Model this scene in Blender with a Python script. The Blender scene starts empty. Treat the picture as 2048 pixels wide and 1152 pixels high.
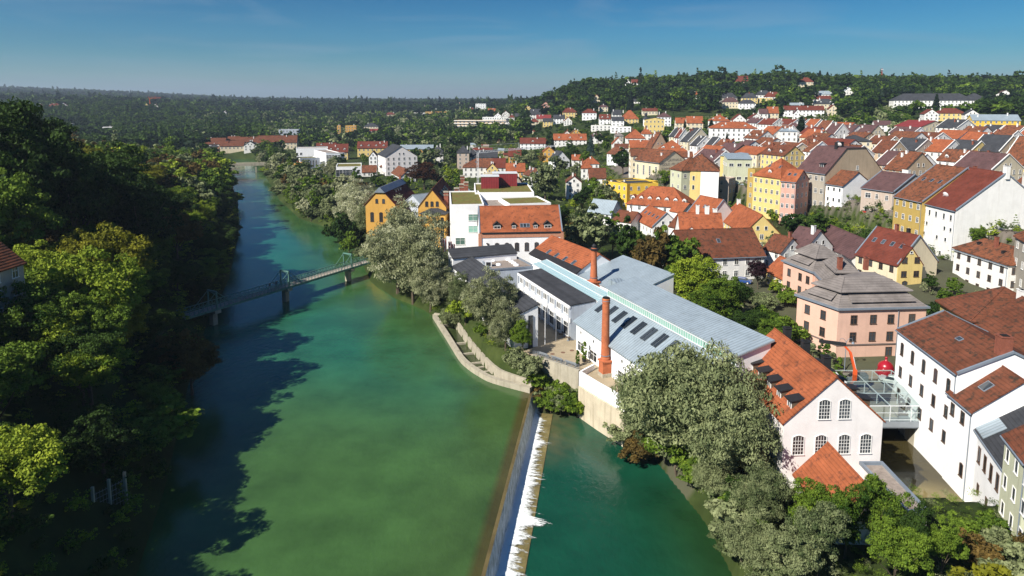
import bpy, math, random
import numpy as np
from mathutils import Vector, Matrix
C = bpy.context.scene.collection
R = math.radians
rnd = random.Random(7)
sc = bpy.context.scene

# ------------------------------------------------------------------ camera, sky, sun, exposure
F = 1366.0; PITCH = R(7.5); CH = 50.0; PY = 384.0
SP, CP = math.sin(PITCH), math.cos(PITCH)
cam_d = bpy.data.cameras.new('camera'); cam = bpy.data.objects.new('camera', cam_d); C.objects.link(cam)
cam.location = (0, 0, CH); cam.rotation_euler = (R(90) - PITCH, 0, 0)
cam_d.sensor_width = 36.0; cam_d.lens = 36.0 * F / 2048.0
cam_d.shift_y = -(576.0 - PY) / 2048.0
cam_d.clip_start = 1.0; cam_d.clip_end = 60000.0
sc.camera = cam
SUN_EL = R(40); SUN_AZ_TO = R(50)      # shadows fall towards this azimuth (clockwise from +Y)
w = bpy.data.worlds.new('World'); sc.world = w; w.use_nodes = True
nt = w.node_tree; bg = nt.nodes['Background']
sky = nt.nodes.new('ShaderNodeTexSky'); sky.sky_type = 'NISHITA'; sky.sun_disc = False
sky.sun_elevation = SUN_EL; sky.sun_rotation = SUN_AZ_TO + math.pi
sky.altitude = 300; sky.air_density = 1.25; sky.dust_density = 0.6; sky.ozone_density = 3.5
hs = nt.nodes.new('ShaderNodeHueSaturation'); hs.inputs['Saturation'].default_value = 1.12; hs.inputs['Hue'].default_value = 0.477
tc = nt.nodes.new('ShaderNodeTexCoord'); mp = nt.nodes.new('ShaderNodeMapping')
mp.inputs['Scale'].default_value = (1.2, 1.2, 9.0); mp.inputs['Rotation'].default_value = (0.0, R(8), 0)
nz = nt.nodes.new('ShaderNodeTexNoise'); nz.inputs['Scale'].default_value = 2.2; nz.inputs['Detail'].default_value = 7; nz.inputs['Distortion'].default_value = 1.1
cr = nt.nodes.new('ShaderNodeValToRGB'); cr.color_ramp.elements[0].position = 0.50; cr.color_ramp.elements[1].position = 0.85
cr.color_ramp.elements[1].color = (0.42, 0.42, 0.42, 1)
mx = nt.nodes.new('ShaderNodeMixRGB'); mx.inputs[2].default_value = (2.6, 3.3, 4.0, 1)
# the air seen low over the horizon is grey blue; higher up the sky deepens
sep = nt.nodes.new('ShaderNodeSeparateXYZ')
er = nt.nodes.new('ShaderNodeValToRGB')
er.color_ramp.elements[0].position = 0.0; er.color_ramp.elements[0].color = (0.36, 0.57, 0.74, 1)
er.color_ramp.elements[1].position = 0.19; er.color_ramp.elements[1].color = (0.003, 0.19, 0.41, 1)
e2 = er.color_ramp.elements.new(0.07); e2.color = (0.12, 0.38, 0.60, 1)
e3 = er.color_ramp.elements.new(0.4); e3.color = (0.02, 0.22, 0.48, 1)
mu = nt.nodes.new('ShaderNodeMixRGB'); mu.blend_type = 'MULTIPLY'; mu.inputs[0].default_value = 1.0
L = nt.links.new
L(tc.outputs['Generated'], mp.inputs[0]); L(mp.outputs[0], nz.inputs['Vector']); L(nz.outputs['Fac'], cr.inputs[0])
L(tc.outputs['Generated'], sep.inputs[0]); L(sep.outputs['Z'], er.inputs[0])
L(sky.outputs[0], hs.inputs['Color']); L(hs.outputs[0], mu.inputs[1]); L(er.outputs[0], mu.inputs[2])
L(mu.outputs[0], mx.inputs[1]); L(cr.outputs[0], mx.inputs[0]); L(mx.outputs[0], bg.inputs[0])
bg.inputs[1].default_value = 0.085
sd = bpy.data.lights.new('sun', 'SUN'); so = bpy.data.objects.new('sun', sd); C.objects.link(so)
sd.energy = 5.0; sd.angle = R(0.5); sd.color = (1.0, 0.93, 0.82)
sdir = Vector((math.sin(SUN_AZ_TO) * math.cos(SUN_EL), math.cos(SUN_AZ_TO) * math.cos(SUN_EL), -math.sin(SUN_EL)))
so.rotation_euler = sdir.to_track_quat('-Z', 'Y').to_euler(); so.location = (-60, -40, 120)
vs = sc.view_settings; vs.view_transform = 'Standard'; vs.look = 'None'; vs.exposure = 0.72; vs.gamma = 1.0; vs.use_curve_mapping = False

# ------------------------------------------------------------------ picture point -> place in the world
def ray(u, v):
    a = (u - 1024.0) / F; b = (PY - v) / F
    return Vector((a, CP + b * SP, -SP + b * CP))
def P(u, v, z=0.0):
    d = ray(u, v); t = (z - CH) / d.z
    return Vector((d.x * t, d.y * t, z))
def PD(u, v, Y):
    d = ray(u, v); t = Y / d.y
    return Vector((d.x * t, Y, CH + d.z * t))
def proj(p):
    x, y, z = p[0], p[1], p[2] - CH
    fw = y * CP - z * SP; up = y * SP + z * CP
    return (1024 + F * x / fw, PY - F * up / fw)

# ------------------------------------------------------------------ objects and tags
def link(o, parent=None):
    C.objects.link(o)
    if parent is not None: o.parent = parent
    return o
def tag(o, label=None, cat=None, group=None, kind=None):
    if label: o['label'] = label
    if cat: o['category'] = cat
    if group: o['group'] = group
    if kind: o['kind'] = kind
    return o
def thing(name, label, cat, loc=(0, 0, 0), rz=0.0, group=None):
    o = bpy.data.objects.new(name, None); o.empty_display_size = 0.5
    link(o); o.location = loc; o.rotation_euler = (0, 0, rz)
    return tag(o, label, cat, group)

class MB:
    """collects faces, builds ONE mesh object"""
    def __init__(s, org=(0, 0, 0)): s.v = []; s.f = []; s.m = []; s.o = Vector(org)
    def poly(s, pts, m=0):
        n = len(s.v); s.v += [tuple(Vector(p) - s.o) for p in pts]; s.f.append(tuple(range(n, n + len(pts)))); s.m.append(m)
    def prism(s, pts, z0, z1, m=0):
        """pts 2D ccw outline, vertical walls from z0 to z1 (numbers)"""
        n = len(pts)
        lo = [(p[0], p[1], z0) for p in pts]; hi = [(p[0], p[1], z1) for p in pts]
        s.hull(lo, hi, m)
    def hull(s, lo, hi, m=0):
        n = len(lo); b = len(s.v)
        s.v += [tuple(Vector(p) - s.o) for p in lo] + [tuple(Vector(p) - s.o) for p in hi]
        s.f.append(tuple(b + i for i in reversed(range(n)))); s.m.append(m)
        s.f.append(tuple(b + n + i for i in range(n))); s.m.append(m)
        for i in range(n):
            j = (i + 1) % n; s.f.append((b + i, b + j, b + n + j, b + n + i)); s.m.append(m)
    def box(s, c, sz, rz=0.0, m=0):
        cx, cy, cz = c; a, b, h = sz[0] / 2, sz[1] / 2, sz[2] / 2; co, si = math.cos(rz), math.sin(rz)
        pts = [(cx + x * co - y * si, cy + x * si + y * co) for x, y in ((-a, -b), (a, -b), (a, b), (-a, b))]
        s.prism(pts, cz - h, cz + h, m)
    def bar(s, p, q, r=0.1, m=0, n=4, r2=None, up=None):
        p = Vector(p); q = Vector(q); d = (q - p)
        if d.length < 1e-6: return
        d.normalize(); a = Vector((0, 0, 1)) if abs(d.z) < 0.95 else Vector((1, 0, 0))
        x = d.cross(a).normalized(); y = d.cross(x).normalized()
        if r2 is None: r2 = r
        k = math.pi / n
        lo = [p + (x * math.cos(2 * math.pi * i / n + k) + y * math.sin(2 * math.pi * i / n + k)) * r for i in range(n)]
        hi = [q + (x * math.cos(2 * math.pi * i / n + k) + y * math.sin(2 * math.pi * i / n + k)) * r2 for i in range(n)]
        s.hull(lo, hi, m)
    def tube(s, pts, rs, n=6, m=0):
        pts = [Vector(p) for p in pts]; b = len(s.v); k = len(pts)
        for i, p in enumerate(pts):
            d = (pts[min(i + 1, k - 1)] - pts[max(i - 1, 0)]).normalized()
            a = Vector((0, 0, 1)) if abs(d.z) < 0.9 else Vector((1, 0, 0))
            x = d.cross(a).normalized(); y = d.cross(x).normalized()
            for j in range(n):
                t = 2 * math.pi * j / n
                s.v.append(tuple(p + (x * math.cos(t) + y * math.sin(t)) * rs[i] - s.o))
        for i in range(k - 1):
            for j in range(n):
                jj = (j + 1) % n
                s.f.append((b + i * n + j, b + i * n + jj, b + (i + 1) * n + jj, b + (i + 1) * n + j)); s.m.append(m)
        s.f.append(tuple(b + j for j in reversed(range(n)))); s.m.append(m)
        s.f.append(tuple(b + (k - 1) * n + j for j in range(n))); s.m.append(m)
    def lathe(s, c, prof, n=16, m=0):
        """prof = [(r, z)...] around vertical axis through c"""
        b = len(s.v); c = Vector(c)
        for r, z in prof:
            for j in range(n):
                t = 2 * math.pi * (j + .5) / n
                s.v.append(tuple(c + Vector((r * math.cos(t), r * math.sin(t), z)) - s.o))
        for i in range(len(prof) - 1):
            for j in range(n):
                jj = (j + 1) % n
                s.f.append((b + i * n + j, b + i * n + jj, b + (i + 1) * n + jj, b + (i + 1) * n + j)); s.m.append(m)
        s.f.append(tuple(b + j for j in reversed(range(n)))); s.m.append(m)
        s.f.append(tuple(b + (len(prof) - 1) * n + j for j in range(n))); s.m.append(m)
    def mesh(s, name, mats, smooth=False):
        me = bpy.data.meshes.new(name); me.from_pydata(s.v, [], s.f)
        for mt in (mats if isinstance(mats, (list, tuple)) else [mats]): me.materials.append(mt)
        me.polygons.foreach_set('material_index', s.m)
        if smooth: me.polygons.foreach_set('use_smooth', [True] * len(s.f))
        me.update(); return me
    def build(s, name, mats, parent=None, smooth=False):
        return link(bpy.data.objects.new(name, s.mesh(name, mats, smooth)), parent)

def np_mesh(name, V, Q, mats, mi=None, col=None, smooth=False):
    """fast mesh from numpy: V (n,3), Q (m,4)"""
    me = bpy.data.meshes.new(name); k = Q.shape[1]
    me.vertices.add(len(V)); me.vertices.foreach_set('co', V.astype(np.float32).ravel())
    me.loops.add(Q.size); me.loops.foreach_set('vertex_index', Q.astype(np.int32).ravel())
    me.polygons.add(len(Q)); me.polygons.foreach_set('loop_start', np.arange(0, Q.size, k, dtype=np.int32))
    me.polygons.foreach_set('loop_total', np.full(len(Q), k, dtype=np.int32))
    for mt in (mats if isinstance(mats, (list, tuple)) else [mats]): me.materials.append(mt)
    if mi is not None: me.polygons.foreach_set('material_index', mi.astype(np.int32))
    if smooth: me.polygons.foreach_set('use_smooth', np.ones(len(Q), dtype=bool))
    me.update(calc_edges=True)
    if col is not None:
        a = me.color_attributes.new('tone', 'FLOAT_COLOR', 'POINT')
        a.data.foreach_set('color', col.astype(np.float32).ravel())
    return me

# ------------------------------------------------------------------ materials
def new_mat(name):
    m = bpy.data.materials.new(name); m.use_nodes = True
    t = m.node_tree; b = t.nodes['Principled BSDF']; return m, t, b
def mat(name, col, rough=0.8, var=0.18, scale=0.6, metal=0.0, bump=0.0, spots=None, bands=None, coords='Object', spec=0.3, streak=None):
    """plain surface with cloudy variation; spots=(colour, scale, threshold) patches; bands=(axis, per metre, strength, darkness)"""
    m, t, b = new_mat(name); N = t.nodes.new; Lk = t.links.new
    b.inputs['Roughness'].default_value = rough; b.inputs['Metallic'].default_value = metal
    b.inputs['Specular IOR Level'].default_value = spec
    tcn = N('ShaderNodeTexCoord'); co = tcn.outputs[coords]
    n1 = N('ShaderNodeTexNoise'); n1.inputs['Scale'].default_value = scale; n1.inputs['Detail'].default_value = 6; n1.inputs['Roughness'].default_value = 0.65
    Lk(co, n1.inputs['Vector'])
    r = N('ShaderNodeMapRange'); r.inputs[1].default_value = 0.3; r.inputs[2].default_value = 0.7
    r.inputs[3].default_value = 1 - var; r.inputs[4].default_value = 1 + var; Lk(n1.outputs['Fac'], r.inputs[0])
    mm = N('ShaderNodeMixRGB'); mm.blend_type = 'MULTIPLY'; mm.inputs[0].default_value = 1
    mm.inputs[1].default_value = (*col, 1); Lk(r.outputs[0], mm.inputs[2]); out = mm.outputs[0]
    if streak:
        mpn = N('ShaderNodeMapping'); mpn.inputs['Scale'].default_value = (1.6, 1.6, 0.12); Lk(co, mpn.inputs[0])
        n3 = N('ShaderNodeTexNoise'); n3.inputs['Scale'].default_value = 1.0; n3.inputs['Detail'].default_value = 5; Lk(mpn.outputs[0], n3.inputs['Vector'])
        r3 = N('ShaderNodeMapRange'); r3.inputs[1].default_value = 0.52; r3.inputs[2].default_value = 0.75; r3.inputs[3].default_value = 0; r3.inputs[4].default_value = streak; Lk(n3.outputs['Fac'], r3.inputs[0])
        m3 = N('ShaderNodeMixRGB'); Lk(r3.outputs[0], m3.inputs[0]); Lk(out, m3.inputs[1]); m3.inputs[2].default_value = (col[0] * .5, col[1] * .47, col[2] * .42, 1); out = m3.outputs[0]
    if spots:
        for (c2, s2, th) in (spots if isinstance(spots, list) else [spots]):
            n2 = N('ShaderNodeTexNoise'); n2.inputs['Scale'].default_value = s2; n2.inputs['Detail'].default_value = 8; n2.inputs['Roughness'].default_value = 0.7; Lk(co, n2.inputs['Vector'])
            r2 = N('ShaderNodeMapRange'); r2.inputs[1].default_value = th; r2.inputs[2].default_value = th + 0.12; Lk(n2.outputs['Fac'], r2.inputs[0])
            m2 = N('ShaderNodeMixRGB'); Lk(r2.outputs[0], m2.inputs[0]); Lk(out, m2.inputs[1]); m2.inputs[2].default_value = (*c2, 1); out = m2.outputs[0]
    if bands:
        ax, per, st, dk = bands
        w_ = N('ShaderNodeTexWave'); w_.wave_type = 'BANDS'; w_.bands_direction = ax; w_.wave_profile = 'SIN'
        w_.inputs['Scale'].default_value = per * 0.314; w_.inputs['Distortion'].default_value = 0.0; Lk(co, w_.inputs['Vector'])
        r4 = N('ShaderNodeMapRange'); r4.inputs[1].default_value = 0.8; r4.inputs[2].default_value = 0.98; r4.inputs[3].default_value = 1; r4.inputs[4].default_value = 1 - dk; Lk(w_.outputs['Fac'], r4.inputs[0])
        m4 = N('ShaderNodeMixRGB'); m4.blend_type = 'MULTIPLY'; m4.inputs[0].default_value = 1; Lk(out, m4.inputs[1]); Lk(r4.outputs[0], m4.inputs[2]); out = m4.outputs[0]
        bp = N('ShaderNodeBump'); bp.inputs['Strength'].default_value = st; bp.inputs['Distance'].default_value = 0.05; Lk(w_.outputs['Fac'], bp.inputs['Height']); Lk(bp.outputs[0], b.inputs['Normal'])
    elif bump:
        n5 = N('ShaderNodeTexNoise'); n5.inputs['Scale'].default_value = 6; n5.inputs['Detail'].default_value = 4; Lk(co, n5.inputs['Vector'])
        bp = N('ShaderNodeBump'); bp.inputs['Strength'].default_value = bump; bp.inputs['Distance'].default_value = 0.05; Lk(n5.outputs['Fac'], bp.inputs['Height']); Lk(bp.outputs[0], b.inputs['Normal'])
    Lk(out, b.inputs['Base Color']); return m
def roof_mat(name, col, dirt=(0.05, 0.03, 0.02), th=0.58, var=0.28):
    return mat(name, col, 0.85, var, 0.35, spots=[(dirt, 1.1, th), (tuple(c * 1.35 for c in col), 2.7, 0.60)], bands=('Z', 3.2, 0.5, 0.25), spec=0.15)
RM = {
 'o': (roof_mat('tile orange', (0.29, 0.088, 0.038), (0.14, 0.05, 0.028), 0.52), 'orange tiled'),
 'r': (roof_mat('tile red', (0.135, 0.036, 0.024), (0.08, 0.03, 0.022), 0.55), 'deep red tiled'),
 'u': (roof_mat('tile rust', (0.18, 0.066, 0.034), (0.06, 0.036, 0.025), 0.48), 'rust tiled'),
 'b': (roof_mat('tile brown', (0.14, 0.05, 0.028), (0.05, 0.032, 0.022), 0.50), 'brown tiled'),
 'm': (roof_mat('tile maroon', (0.10, 0.055, 0.055), (0.045, 0.03, 0.03), 0.55), 'dark maroon'),
 's': (roof_mat('slate', (0.045, 0.048, 0.055), (0.09, 0.085, 0.085), 0.62), 'dark slate'),
 'g': (roof_mat('grey shingle', (0.19, 0.17, 0.16), (0.11, 0.10, 0.09), 0.6), 'grey shingled'),
 'z': (mat('zinc sheet', (0.33, 0.40, 0.45), 0.42, 0.12, 0.3, metal=0.25, bands=('X', 1.6, 0.6, 0.35), streak=.3, spots=[((0.27, 0.27, 0.25), 0.7, 0.62), ((0.40, 0.46, 0.50), 1.9, 0.64)]), 'zinc'),
 'v': (mat('roof moss', (0.13, 0.13, 0.03), 0.95, 0.35, 0.8, spots=((0.16, 0.09, 0.03), 0.5, 0.5)), 'planted flat'),
 'f': (mat('roof gravel', (0.26, 0.22, 0.19), 0.95, 0.25, 1.5, spots=((0.15, 0.12, 0.10), 0.6, 0.55)), 'flat gravel'),
 'k': (mat('red metal', (0.20, 0.032, 0.03), 0.6, 0.12, 0.4, bands=('X', 1.6, 0.4, 0.2)), 'red sheet metal'),
}
def wall_mat(n, c, st=0.35): return mat('plaster ' + n, c, 0.9, 0.07, 0.5, streak=st, spec=0.15)
WM = {'w': (wall_mat('white', (0.72, 0.72, 0.70), .22), 'white'), 'c': (wall_mat('cream', (0.62, 0.55, 0.40)), 'cream'),
 'y': (wall_mat('yellow', (0.64, 0.50, 0.20)), 'yellow'), 't': (wall_mat('tan', (0.46, 0.36, 0.25)), 'tan'),
 'k': (wall_mat('pink', (0.64, 0.42, 0.33), .2), 'pink'), 'e': (wall_mat('grey', (0.36, 0.33, 0.28)), 'grey'),
 'n': (wall_mat('green', (0.50, 0.52, 0.38)), 'pale green'), 'a': (wall_mat('ochre', (0.54, 0.31, 0.075), .2), 'ochre'),
 'l': (wall_mat('bluegrey', (0.42, 0.47, 0.54)), 'blue grey'), 'i': (wall_mat('olive', (0.34, 0.30, 0.12)), 'olive'),
 'x': (wall_mat('brightwhite', (0.82, 0.83, 0.84), .08), 'bright white'), 'q': (wall_mat('rosewhite', (0.76, 0.73, 0.72), .1), 'off-white'),
 'p': (wall_mat('rose', (0.60, 0.33, 0.27), .3), 'rose pink'), 'd': (wall_mat('taupe', (0.46, 0.38, 0.32)), 'taupe'),
 'h': (wall_mat('mustard', (0.42, 0.30, 0.09)), 'mustard'), 'Y': (wall_mat('strong yellow', (0.66, 0.44, 0.06), .1), 'strong yellow')}
M = {
 'frame': mat('window frame', (0.75, 0.75, 0.73), 0.6, 0.04), 'framed': mat('window frame dark', (0.10, 0.06, 0.04), 0.6, 0.1),
 'lead': mat('roof trim', (0.20, 0.24, 0.29), 0.5, 0.12, metal=0.2), 'black': mat('black trim', (0.02, 0.02, 0.022), 0.6, 0.2),
 'brick': mat('chimney brick', (0.24, 0.08, 0.05), 0.9, 0.3, 2.0, bands=('Z', 9, 0.3, 0.25)),
 'orange brick': mat('stack brick', (0.44, 0.135, 0.058), 0.85, 0.22, 1.2, bands=('Z', 8, 0.4, 0.18), spots=[((0.30, 0.09, 0.05), 0.8, 0.56), ((0.16, 0.07, 0.05), 2.2, 0.66)]),
 'soot': mat('soot', (0.008, 0.008, 0.008), 0.95, 0.1),
 'conc': mat('concrete', (0.36, 0.33, 0.26), 0.9, 0.2, 0.5, streak=0.6, spots=((0.16, 0.15, 0.09), 0.4, 0.6)),
 'wetconc': mat('wet concrete', (0.11, 0.085, 0.035), 0.5, 0.35, 0.5, bump=0.4),
 'pave': mat('paving', (0.34, 0.28, 0.19), 0.9, 0.14, 0.35, bands=('Y', 1.2, 0.25, 0.1)), 'asph': mat('asphalt', (0.10, 0.10, 0.10), 0.9, 0.2, 0.4),
 'stone': mat('rock', (0.26, 0.23, 0.19), 0.95, 0.4, 0.8, bump=0.9),
 'teal': mat('bridge paint', (0.10, 0.21, 0.18), 0.55, 0.2, 1.0), 'plank': mat('bridge planks', (0.36, 0.30, 0.26), 0.9, 0.2, 1.5, bands=('X', 3, 0.3, 0.25)),
 'steel': mat('white steel', (0.62, 0.64, 0.66), 0.45, 0.06), 'grey steel': mat('grey steel', (0.26, 0.29, 0.32), 0.5, 0.1, metal=0.3),
 'timber': mat('old timber', (0.10, 0.075, 0.05), 0.9, 0.3, 1.0), 'bark': mat('bark', (0.09, 0.07, 0.05), 0.95, 0.3, 2.0, bump=0.6),
 'red': mat('red paint', (0.30, 0.008, 0.02), 0.3, 0.1, spec=0.6), 'orange': mat('orange paint', (0.62, 0.09, 0.02), 0.4, 0.08),
 'redglass': mat('red plant box', (0.22, 0.03, 0.035), 0.35, 0.15, bands=('X', 1.2, 0.3, 0.25), spec=0.5), 'blue': mat('car blue', (0.02, 0.06, 0.22), 0.25, 0.05, spec=0.7), 'white paint': mat('white paint', (0.75, 0.75, 0.75), 0.3, 0.05, spec=0.6),
 'tyre': mat('tyre', (0.02, 0.02, 0.02), 0.9, 0.1), 'skin': mat('skin', (0.45, 0.27, 0.2), 0.7, 0.05), 'cloth': mat('cloth white', (0.6, 0.6, 0.62), 0.9, 0.1), 'cloth dark': mat('cloth dark', (0.05, 0.05, 0.08), 0.9, 0.1),
 'tarp': mat('blue tarp', (0.03, 0.22, 0.45), 0.6, 0.1), 'flower': mat('flowers', (0.35, 0.02, 0.02), 0.9, 0.4, 6.0, spots=((0.05, 0.1, 0.02), 5.0, 0.5)),
 'grass': mat('lawn', (0.10, 0.15, 0.03), 0.95, 0.3, 0.4), 'yellow': mat('signal yellow', (0.55, 0.40, 0.03), 0.6, 0.1),
}
def glass_mat(name, col, rough=0.08):
    m, t, b = new_mat(name); b.inputs['Base Color'].default_value = (*col, 1); b.inputs['Roughness'].default_value = rough
    b.inputs['Specular IOR Level'].default_value = 0.7
    n = t.nodes.new('ShaderNodeObjectInfo'); r = t.nodes.new('ShaderNodeMapRange'); r.inputs[3].default_value = 0.5; r.inputs[4].default_value = 2.2
    mmx = t.nodes.new('ShaderNodeMixRGB'); mmx.blend_type = 'MULTIPLY'; mmx.inputs[0].default_value = 1; mmx.inputs[1].default_value = (*col, 1)
    t.links.new(n.outputs['Random'], r.inputs[0]); t.links.new(r.outputs[0], mmx.inputs[2]); t.links.new(mmx.outputs[0], b.inputs['Base Color']); return m
M['glass'] = glass_mat('window glass', (0.028, 0.034, 0.04)); M['green glass'] = glass_mat('green glass', (0.16, 0.30, 0.25), 0.15)
M['sky glass'] = glass_mat('roof glass', (0.20, 0.33, 0.36), 0.12)
def clear_glass(name):
    m, t, b = new_mat(name); t.nodes.remove(b)
    o = t.nodes['Material Output']; mixn = t.nodes.new('ShaderNodeMixShader'); tr = t.nodes.new('ShaderNodeBsdfTransparent'); gl = t.nodes.new('ShaderNodeBsdfGlossy')
    tr.inputs[0].default_value = (0.80, 0.88, 0.86, 1); gl.inputs['Roughness'].default_value = 0.05; gl.inputs[0].default_value = (0.8, 0.9, 0.95, 1)
    mixn.inputs[0].default_value = 0.22
    t.links.new(tr.outputs[0], mixn.inputs[1]); t.links.new(gl.outputs[0], mixn.inputs[2]); t.links.new(mixn.outputs[0], o.inputs[0]); return m
M['clear'] = clear_glass('clear glass')
def leaf_mat(name, c1, c2, c3=None):
    """leaves: colour differs from twig to twig and tree to tree"""
    m, t, b = new_mat(name); N = t.nodes.new; Lk = t.links.new
    at = N('ShaderNodeAttribute'); at.attribute_name = 'tone'; oi = N('ShaderNodeObjectInfo')
    ad = N('ShaderNodeMath'); ad.operation = 'MULTIPLY_ADD'; Lk(oi.outputs['Random'], ad.inputs[0]); ad.inputs[1].default_value = 0.35; Lk(at.outputs['Fac'], ad.inputs[2])
    ra = N('ShaderNodeValToRGB'); e = ra.color_ramp.elements; e[0].position = 0.15; e[0].color = (*c1, 1); e[1].position = 1.1 if False else 1.0; e[1].color = (*c2, 1)
    if c3: x = e.new(0.62); x.color = (*c3, 1)
    Lk(ad.outputs[0], ra.inputs[0]); Lk(ra.outputs[0], b.inputs['Base Color'])
    b.inputs['Roughness'].default_value = 0.7; b.inputs['Specular IOR Level'].default_value = 0.12
    tl = N('ShaderNodeBsdfTranslucent'); Lk(ra.outputs[0], tl.inputs[0]); ms = N('ShaderNodeMixShader'); ms.inputs[0].default_value = 0.25
    o = t.nodes['Material Output']; Lk(b.outputs[0], ms.inputs[1]); Lk(tl.outputs[0], ms.inputs[2]); Lk(ms.outputs[0], o.inputs[0]); return m
LM = {
 'green': (leaf_mat('leaf green', (0.022, 0.06, 0.008), (0.19, 0.28, 0.03)), 'mid green'),
 'dark': (leaf_mat('leaf dark', (0.010, 0.028, 0.007), (0.06, 0.11, 0.017)), 'dark green'),
 'lime': (leaf_mat('leaf lime', (0.06, 0.12, 0.010), (0.36, 0.43, 0.04)), 'bright green'),
 'gold': (leaf_mat('leaf gold', (0.10, 0.11, 0.010), (0.28, 0.27, 0.02)), 'yellow-topped'),
 'brown': (leaf_mat('leaf brown', (0.045, 0.038, 0.012), (0.19, 0.125, 0.035)), 'rusty brown'),
 'copper': (leaf_mat('leaf copper', (0.03, 0.014, 0.008), (0.12, 0.05, 0.022)), 'copper brown'),
 'purple': (leaf_mat('leaf purple', (0.014, 0.006, 0.010), (0.045, 0.018, 0.026)), 'dark purple'),
 'silver': (leaf_mat('leaf silver', (0.12, 0.14, 0.06), (0.62, 0.62, 0.44), (0.33, 0.35, 0.20)), 'silvery'),
 'olive': (leaf_mat('leaf olive', (0.055, 0.085, 0.03), (0.31, 0.345, 0.17)), 'olive grey'),
 'fir': (leaf_mat('leaf fir', (0.007, 0.016, 0.009), (0.022, 0.042, 0.02)), 'blackish green'),
 'blue': (leaf_mat('leaf bluefir', (0.02, 0.04, 0.035), (0.06, 0.10, 0.09)), 'blue green'),
}
# ------------------------------------------------------------------ the lie of the land
def W2(lst, z=0.0): return [P(u, v, z).to_2d() for u, v in lst]
RIV_R = W2([(507, 318), (520, 330), (532, 352), (560, 400), (600, 437), (650, 453), (705, 459), (716, 490), (722, 520), (745, 565), (790, 595), (850, 620), (872, 636)])
LADDER_OUT = W2([(869, 636), (897, 680), (922, 720), (938, 736), (958, 750), (988, 765), (1062, 785)], 0)
WEIR_A, WEIR_B = P(1062, 785, 0).to_2d(), P(966, 1152, 0).to_2d()
wd = (WEIR_B - WEIR_A).normalized(); WEIR_C = WEIR_B + wd * 45
RIV_L = W2([(430, 318), (452, 345), (474, 400), (476, 470), (455, 560), (415, 640), (385, 720), (360, 830), (325, 980), (268, 1152)])
RIV_L.append(RIV_L[-1] + (RIV_L[-1] - RIV_L[-2]).normalized() * 45)
RIVER = [p for p in RIV_L] + [WEIR_C] + [WEIR_A] + list(reversed(LADDER_OUT))[1:] + list(reversed(RIV_R))
wn = Vector((-wd.y, wd.x));
if wn.x < 0: wn = -wn
POOL = [WEIR_A + wn * 0.2, WEIR_C] + [Vector((38, 20))] + W2([(1560, 1300), (1470, 1152), (1420, 1050), (1320, 925), (1275, 850), (1178, 812), (1125, 806), (1096, 802)], -2.5)
RACE = W2([(1752, 850), (1830, 862), (1907, 960), (1951, 990), (1984, 1052), (1960, 1072), (1800, 1050), (1778, 990), (1758, 925)], -2.3)
LI = [P(u, v, 0.6).to_2d() for u, v in ((901, 636), (918, 658), (940, 690), (958, 712), (972, 728), (990, 745), (1010, 757), (1064, 775))]
LADP = list(LADDER_OUT) + LI[::-1]
def sdist(poly, X, Y):
    """signed distance to polygon, negative inside (numpy)"""
    n = len(poly); d = np.full(X.shape, 1e18); ins = np.zeros(X.shape, bool)
    for i in range(n):
        ax, ay = poly[i]; bx, by = poly[(i + 1) % n]
        ex, ey = bx - ax, by - ay; wx, wy = X - ax, Y - ay
        t = np.clip((wx * ex + wy * ey) / (ex * ex + ey * ey + 1e-12), 0, 1)
        d = np.minimum(d, (wx - t * ex) ** 2 + (wy - t * ey) ** 2)
        c = ((ay <= Y) & (by > Y)) | ((by <= Y) & (ay > Y))
        xi = ax + (Y - ay) / (by - ay + 1e-12) * ex
        ins ^= c & (X < xi)
    d = np.sqrt(d); return np.where(ins, -d, d)
TU = [-1600, -600, 0, 250, 480, 650, 900, 1050, 1150, 1300, 1500, 1700, 1900, 2048, 2300, 3200]
TD = [40, 80, 120, 160, 200, 250, 300, 400, 500, 600, 700, 800, 1000, 1300, 1800, 2500, 4000, 7000, 12000]
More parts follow.
